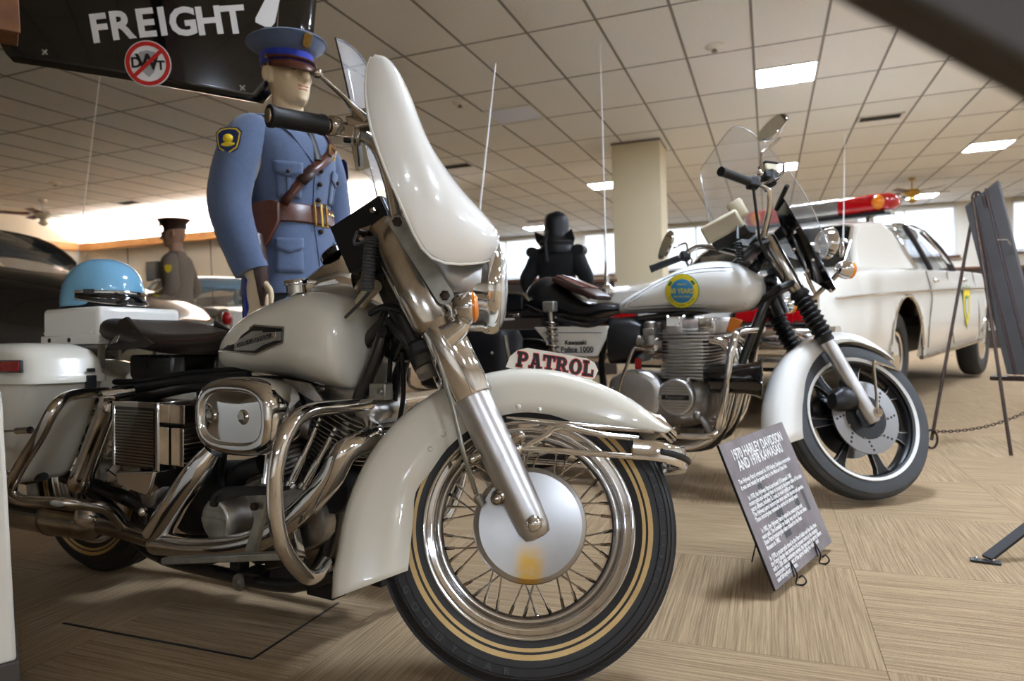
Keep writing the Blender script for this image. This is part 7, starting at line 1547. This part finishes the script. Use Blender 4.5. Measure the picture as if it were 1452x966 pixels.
# black flat-bar stand, only its foot in view
p0 = atz(1400, 797, 0); T = thing('black_stand', 'black flat steel stand with bolted foot on the carpet', 'stand', Matrix.Translation(p0))
q1 = atd(1452, 757, 2.05)-p0; dr = q1.normalized(); sidev = V((0, 0, 1)).cross(dr).normalized()
m = MB(); L_ = 1.0; m.box(dr*(L_/2)+V((0, 0, .012)), (L_, .035, .008), mat3(dr, sidev, dr.cross(sidev))); m.obj('leg', 'black_satin', T)
fa, fb = atz(1375, 793, .004)-p0, atz(1420, 799, .004)-p0; fd_ = (fb-fa).normalized(); m = MB(); m.box((fa+fb)/2, ((fb-fa).length, .03, .006), mat3(fd_, V((0, 0, 1)).cross(fd_), V((0, 0, 1)))); ft = m.obj('foot_plate', 'black_satin', T, bevel=.002)
for s_ in (.2, .75): m = MB(); m.ball(fa.lerp(fb, s_)+V((0, 0, .005)), .006, 10); m.obj('bolt', 'chrome', ft)
e1 = dr*L_; m = MB(); m.tube([e1+V((0, 0, .012)), e1+V((0, 0, 1.0))], .02, 8); m.tube([e1+V((0, 0, .02)), V((e1.x*2, e1.y*1.2, .01))], .015, 8); m.obj('post', 'black_satin', T)
# out-of-focus dark bar close to the lens, on its own post outside the view
a, b_ = atd(1150, -132, .24), atd(1760, 200, .24); cpt = (a+b_)/2; ln = (b_-a).length; ux = (b_-a).normalized(); uz = (CF*-1); uz = (uz-ux*uz.dot(ux)).normalized(); uy = uz.cross(ux)
fl = V((b_.x+.03, b_.y-.05, 0)); T = thing('barrier_stand', 'dark grey flat bar of a stand leaning over the hall', 'stand', Matrix.Translation(fl))
m = MB(); m.box(cpt-fl, (ln, .040, .02), mat3(ux, uy, uz)); m.obj('bar', 'bar_grey', T, bevel=.004)
m = MB(); m.tube([V((0, 0, .02)), b_-fl], .02, 10); m.obj('post', 'bar_grey', T)
m = MB(); m.lathe([(.14, 0), (.14, .012), (.03, .03)], n=24); m.obj('base', 'bar_grey', T)
# white pedestal at the left edge
q = atd(16, 800, 1.25); pd_ = V((q.x, q.y, 0)); ey = ray(10, 800); ey.z = 0; ey.normalize(); ex = V((0, 0, 1)).cross(ey); Rp = mat3(-ex, ey, V((0, 0, 1)))
T = thing('display_pedestal', 'white display pedestal with a dark base at the carpet edge', 'pedestal', mat4(Rp, pd_))
ztop = atd(0, 572, 1.25).z
m = MB(); m.box((-.2, .2, (.165+ztop)/2), (.40, .40, ztop-.165)); m.obj('body', 'plastic_white', T, bevel=.006)
m = MB(); m.box((-.2, .2, .083), (.408, .408, .165)); m.obj('base', 'bar_grey', T, bevel=.003)
# timber hung from the ceiling, top left
q = atd(27, 48, 2.1); q0 = atd(-6, 52, 2.1); T = thing('timber_post', 'rustic brown timber post hanging from the ceiling beside the FREIGHT panel', 'post', mat4(Rp, (q.x, q.y, HC)))
m = MB(); m.box((-.06, .06, (q.z-HC)/2), (.12, .12, HC-q.z)); m.obj('post', 'wood_rustic', T, bevel=.004)
m = MB(); m.box((-.06, -.004, q.z-HC+.06), (.128, .012, .12)); m.obj('end_board', 'wood_rustic', T, bevel=.003)
# ------------------------------------------------------------------ black FREIGHT panel hung from the ceiling
def freight():
    D = 2.85; P0 = atd(220, 60, D); n = (-CF-V((0, 0, 1))*.10+CR*.10).normalized()
    def hp(px, py, off=0.): return atplane(px, py, P0+n*off, n)+(n*(-.00000*0))
    ux = (hp(320, 60)-hp(120, 60)); ux = (ux-n*ux.dot(n)).normalized(); uy = n.cross(ux); M = mat4(mat3(ux, uy, n), P0); Mi = M.inverted()
    T = thing('hood_panel', 'black car hood panel lettered FREIGHT hanging from the ceiling', 'panel', M)
    out = [(-18, 40), (0, 72), (13, 85), (371, 146), (386, 128), (440, 70), (446, -10), (452, -190), (-30, -190)]
    def loc(px, py): q = Mi@hp(px, py); return q
    def sag(q): return V((q.x, q.y, q.z-.05*(q.x/.7)**2-.10*max(0, (q.y+.05))**2))
    pts = [loc(*p) for p in out]
    # gridded panel clipped to outline: fan of rings keeps the bulge
    dense = []
    for i, p in enumerate(pts):
        r = pts[(i+1) % len(pts)]; k = max(1, int((r-p).length/.08)); dense += [p.lerp(r, j/k) for j in range(k)]
    cen = V((0, .2, 0)); rings = [[sag(cen.lerp(p, s_)) for p in dense] for s_ in (1, .9, .75, .6, .45, .3, .15, .02)]
    m = MB(); nn = len(dense); m.loft(rings, cap=False); m.f.append(tuple((len(rings)-1)*nn+k for k in range(nn))); pn = m.obj('panel', 'black_gloss', T, solid=.006, ang=60)
    def on(px, py, off=.006): q = sag(loc(px, py)); q.z += off; return q
    DYL = 4
    for ch, x, y in [(c_, x_, y_+DYL) for c_, x_, y_ in (('F', 140, 38), ('R', 172, 34), ('E', 207, 31), ('I', 231, 29), ('G', 260, 29), ('H', 297, 27), ('T', 331, 25))]:
        c = on(x, y, .006); dx = (on(x+8, y-.75)-on(x-8, y+.75)).normalized(); dy = (on(x+.6, y-8)-on(x-.6, y+8)); dy = (dy-dx*dy.dot(dx)).normalized()
        text(ch, .158, c, dx, dy, 'ink_white', pn, ext=.001, bold=.005, sx=.98)
    bar = [on(378, -12), on(396, -12), on(388, 30), on(383, 36), on(374, 36), on(361, 30), on(361, 24)]
    m = MB(); m.prism(bar, (0, 0, .001)); m.obj('white_stroke', 'ink_white', pn)
    m = MB(); m.tube([on(393, -60, .004), on(392, 20, .004), on(390, 58, .004)], .003, 6, sm=3); m.obj('crease', 'chrome_worn', pn)
    for px, py in ((60, 72), (343, 124)):
        for k in range(4): a = PI/4+k*PI/2; m = MB(); c = on(px, py, .004)+V((.011*math.cos(a), .011*math.sin(a), 0)); m.ball(c, .004, 8); m.obj('hood_pin', 'aluminium', pn)
        m = MB(); m.ball(on(px, py, .004), .008, 10, (1, 1, .5)); m.obj('hood_pin', 'aluminium', pn)
    c = on(211, 91, .008); r = 31.5*D/955
    def disc(r0, r1, z, mt, nm): m = MB(); m.lathe([(r1, z), (r0, z), (r0, z+.0008), (r1, z+.0008)] if r1 > 0 else [(r0, z-.001), (r0, z), (.0, z)], o=c, ax=(0, 0, 1), n=48, closed=r1 > 0); return m.obj(nm, mt, pn)
    disc(r, 0, 0, 'ink_white', 'sticker'); disc(r*.96, r*.78, .0006, 'red_ink', 'sticker_ring')
    m = MB(); m.prism([c+V((r*x_, r*y_, .0005)) for x_, y_ in ((-.34, .5), (0, .58), (.34, .5), (.40, .1), (.25, -.35), (0, -.6), (-.25, -.35), (-.40, .1))], (0, 0, .0005)); m.obj('sticker_crest', 'sticker_grey', pn)
    text('D', r*.62, c+V((-r*.50, r*.02, .0022)), (1, 0, 0), (0, 1, 0), 'ink_black', pn, ext=.0003, bold=.0016); text('W', r*.95, c+V((0, r*.04, .0022)), (1, 0, 0), (0, 1, 0), 'ink_black', pn, ext=.0003, bold=.0022); text('T', r*.55, c+V((r*.55, -r*.10, .0022)), (1, 0, 0), (0, 1, 0), 'ink_black', pn, ext=.0003, bold=.0016)
    m = MB(); m.box(c+V((0, 0, .0030)), (r*1.62, r*.17, .0006), rotz(.72)); m.obj('sticker_slash', 'red_ink', pn)
    for px in (40, 400):
        q = M@loc(px, -180); a = q; m = MB(); m.tube([Mi@a, Mi@V((a.x, a.y, HC-.002))], .002, 6); m.obj('hanging_wire', 'aluminium', T)
freight()
# ------------------------------------------------------------------ far displays
def display(px0, px1, py0, depth, zt, label, seed):
    a, b_ = atd(px0, py0, depth), atd(px1, py0, depth); a.z = b_.z = 0; d = (b_-a).normalized(); L_ = (b_-a).length; nn = V((d.y, -d.x, 0)); R = mat3(d, V((0, 0, 1)).cross(d), V((0, 0, 1)))
    T = thing('display_case', label, 'display case', mat4(R, a)); random.seed(seed)
    m = MB(); m.box((L_/2, .1, zt/2), (L_, .2, zt)); bd = m.obj('cabinet', 'case_dark', T, bevel=.01)
    m = MB(); m.box((L_/2, .09, zt+.02), (L_+.06, .26, .04)); m.obj('top', 'wood_dark', T, bevel=.006)
    n = max(2, int(L_/.42))
    for i in range(n):
        for j in range(2):
            x = (i+.5)*L_/n+random.uniform(-.04, .04); z = zt*(.32+.38*j); w_, h_ = random.uniform(.18, .30), random.uniform(.16, .30)
            m = MB(); m.box((x, -.006, z), (w_, .012, h_)); f_ = m.obj('photo_frame', random.choice(['wood_dark', 'black_satin', 'paper_white']), T)
            m = MB(); m.box((x, -.014, z), (w_-.04, .004, h_-.04)); m.obj('photo', random.choice(['paper_white', 'paper_mix', 'paper_mix']), f_)
display(640, 792, 420, 9.5, 1.30, 'dark wooden display case with framed pictures behind the hooded mannequin', 1)
display(800, 872, 420, 9.0, 1.24, 'dark wooden display case beside the beige pillar', 2)
display(1345, 1500, 380, 12.0, 1.42, 'dark display case under the far windows beyond the sedan', 3)
p = aty(312, 416, 9.9); T = thing('display_case', 'bright glass display case behind the blue coated trooper', 'display case', Matrix.Translation((p.x, p.y, 0)))
m = MB(); m.box((0, .2, .50), (1.6, .4, 1.0)); m.obj('cabinet', 'wood_trim', T, bevel=.01)
m = MB(); m.box((0, .2, 1.20), (1.5, .36, .40)); m.obj('glass_box', 'window_glass', T)
random.seed(5)
for i in range(12): m = MB(); m.ball((random.uniform(-.65, .65), .15, random.uniform(1.08, 1.33)), .05, 10); m.obj('trophy', 'chrome', T)
p = aty(220, 375, YP-.02); 
T = thing('wall_speaker', 'small black box on the wall behind the tan mannequin', 'speaker', Matrix.Translation((p.x, YP-.07, p.z-.0)))
m = MB(); m.box((0, 0, -.15), (.30, .12, .42)); m.obj('case', 'black_satin', T, bevel=.01); m = MB(); m.box((0, -.062, -.15), (.24, .006, .36)); m.obj('grille', 'rubber_grey', T)
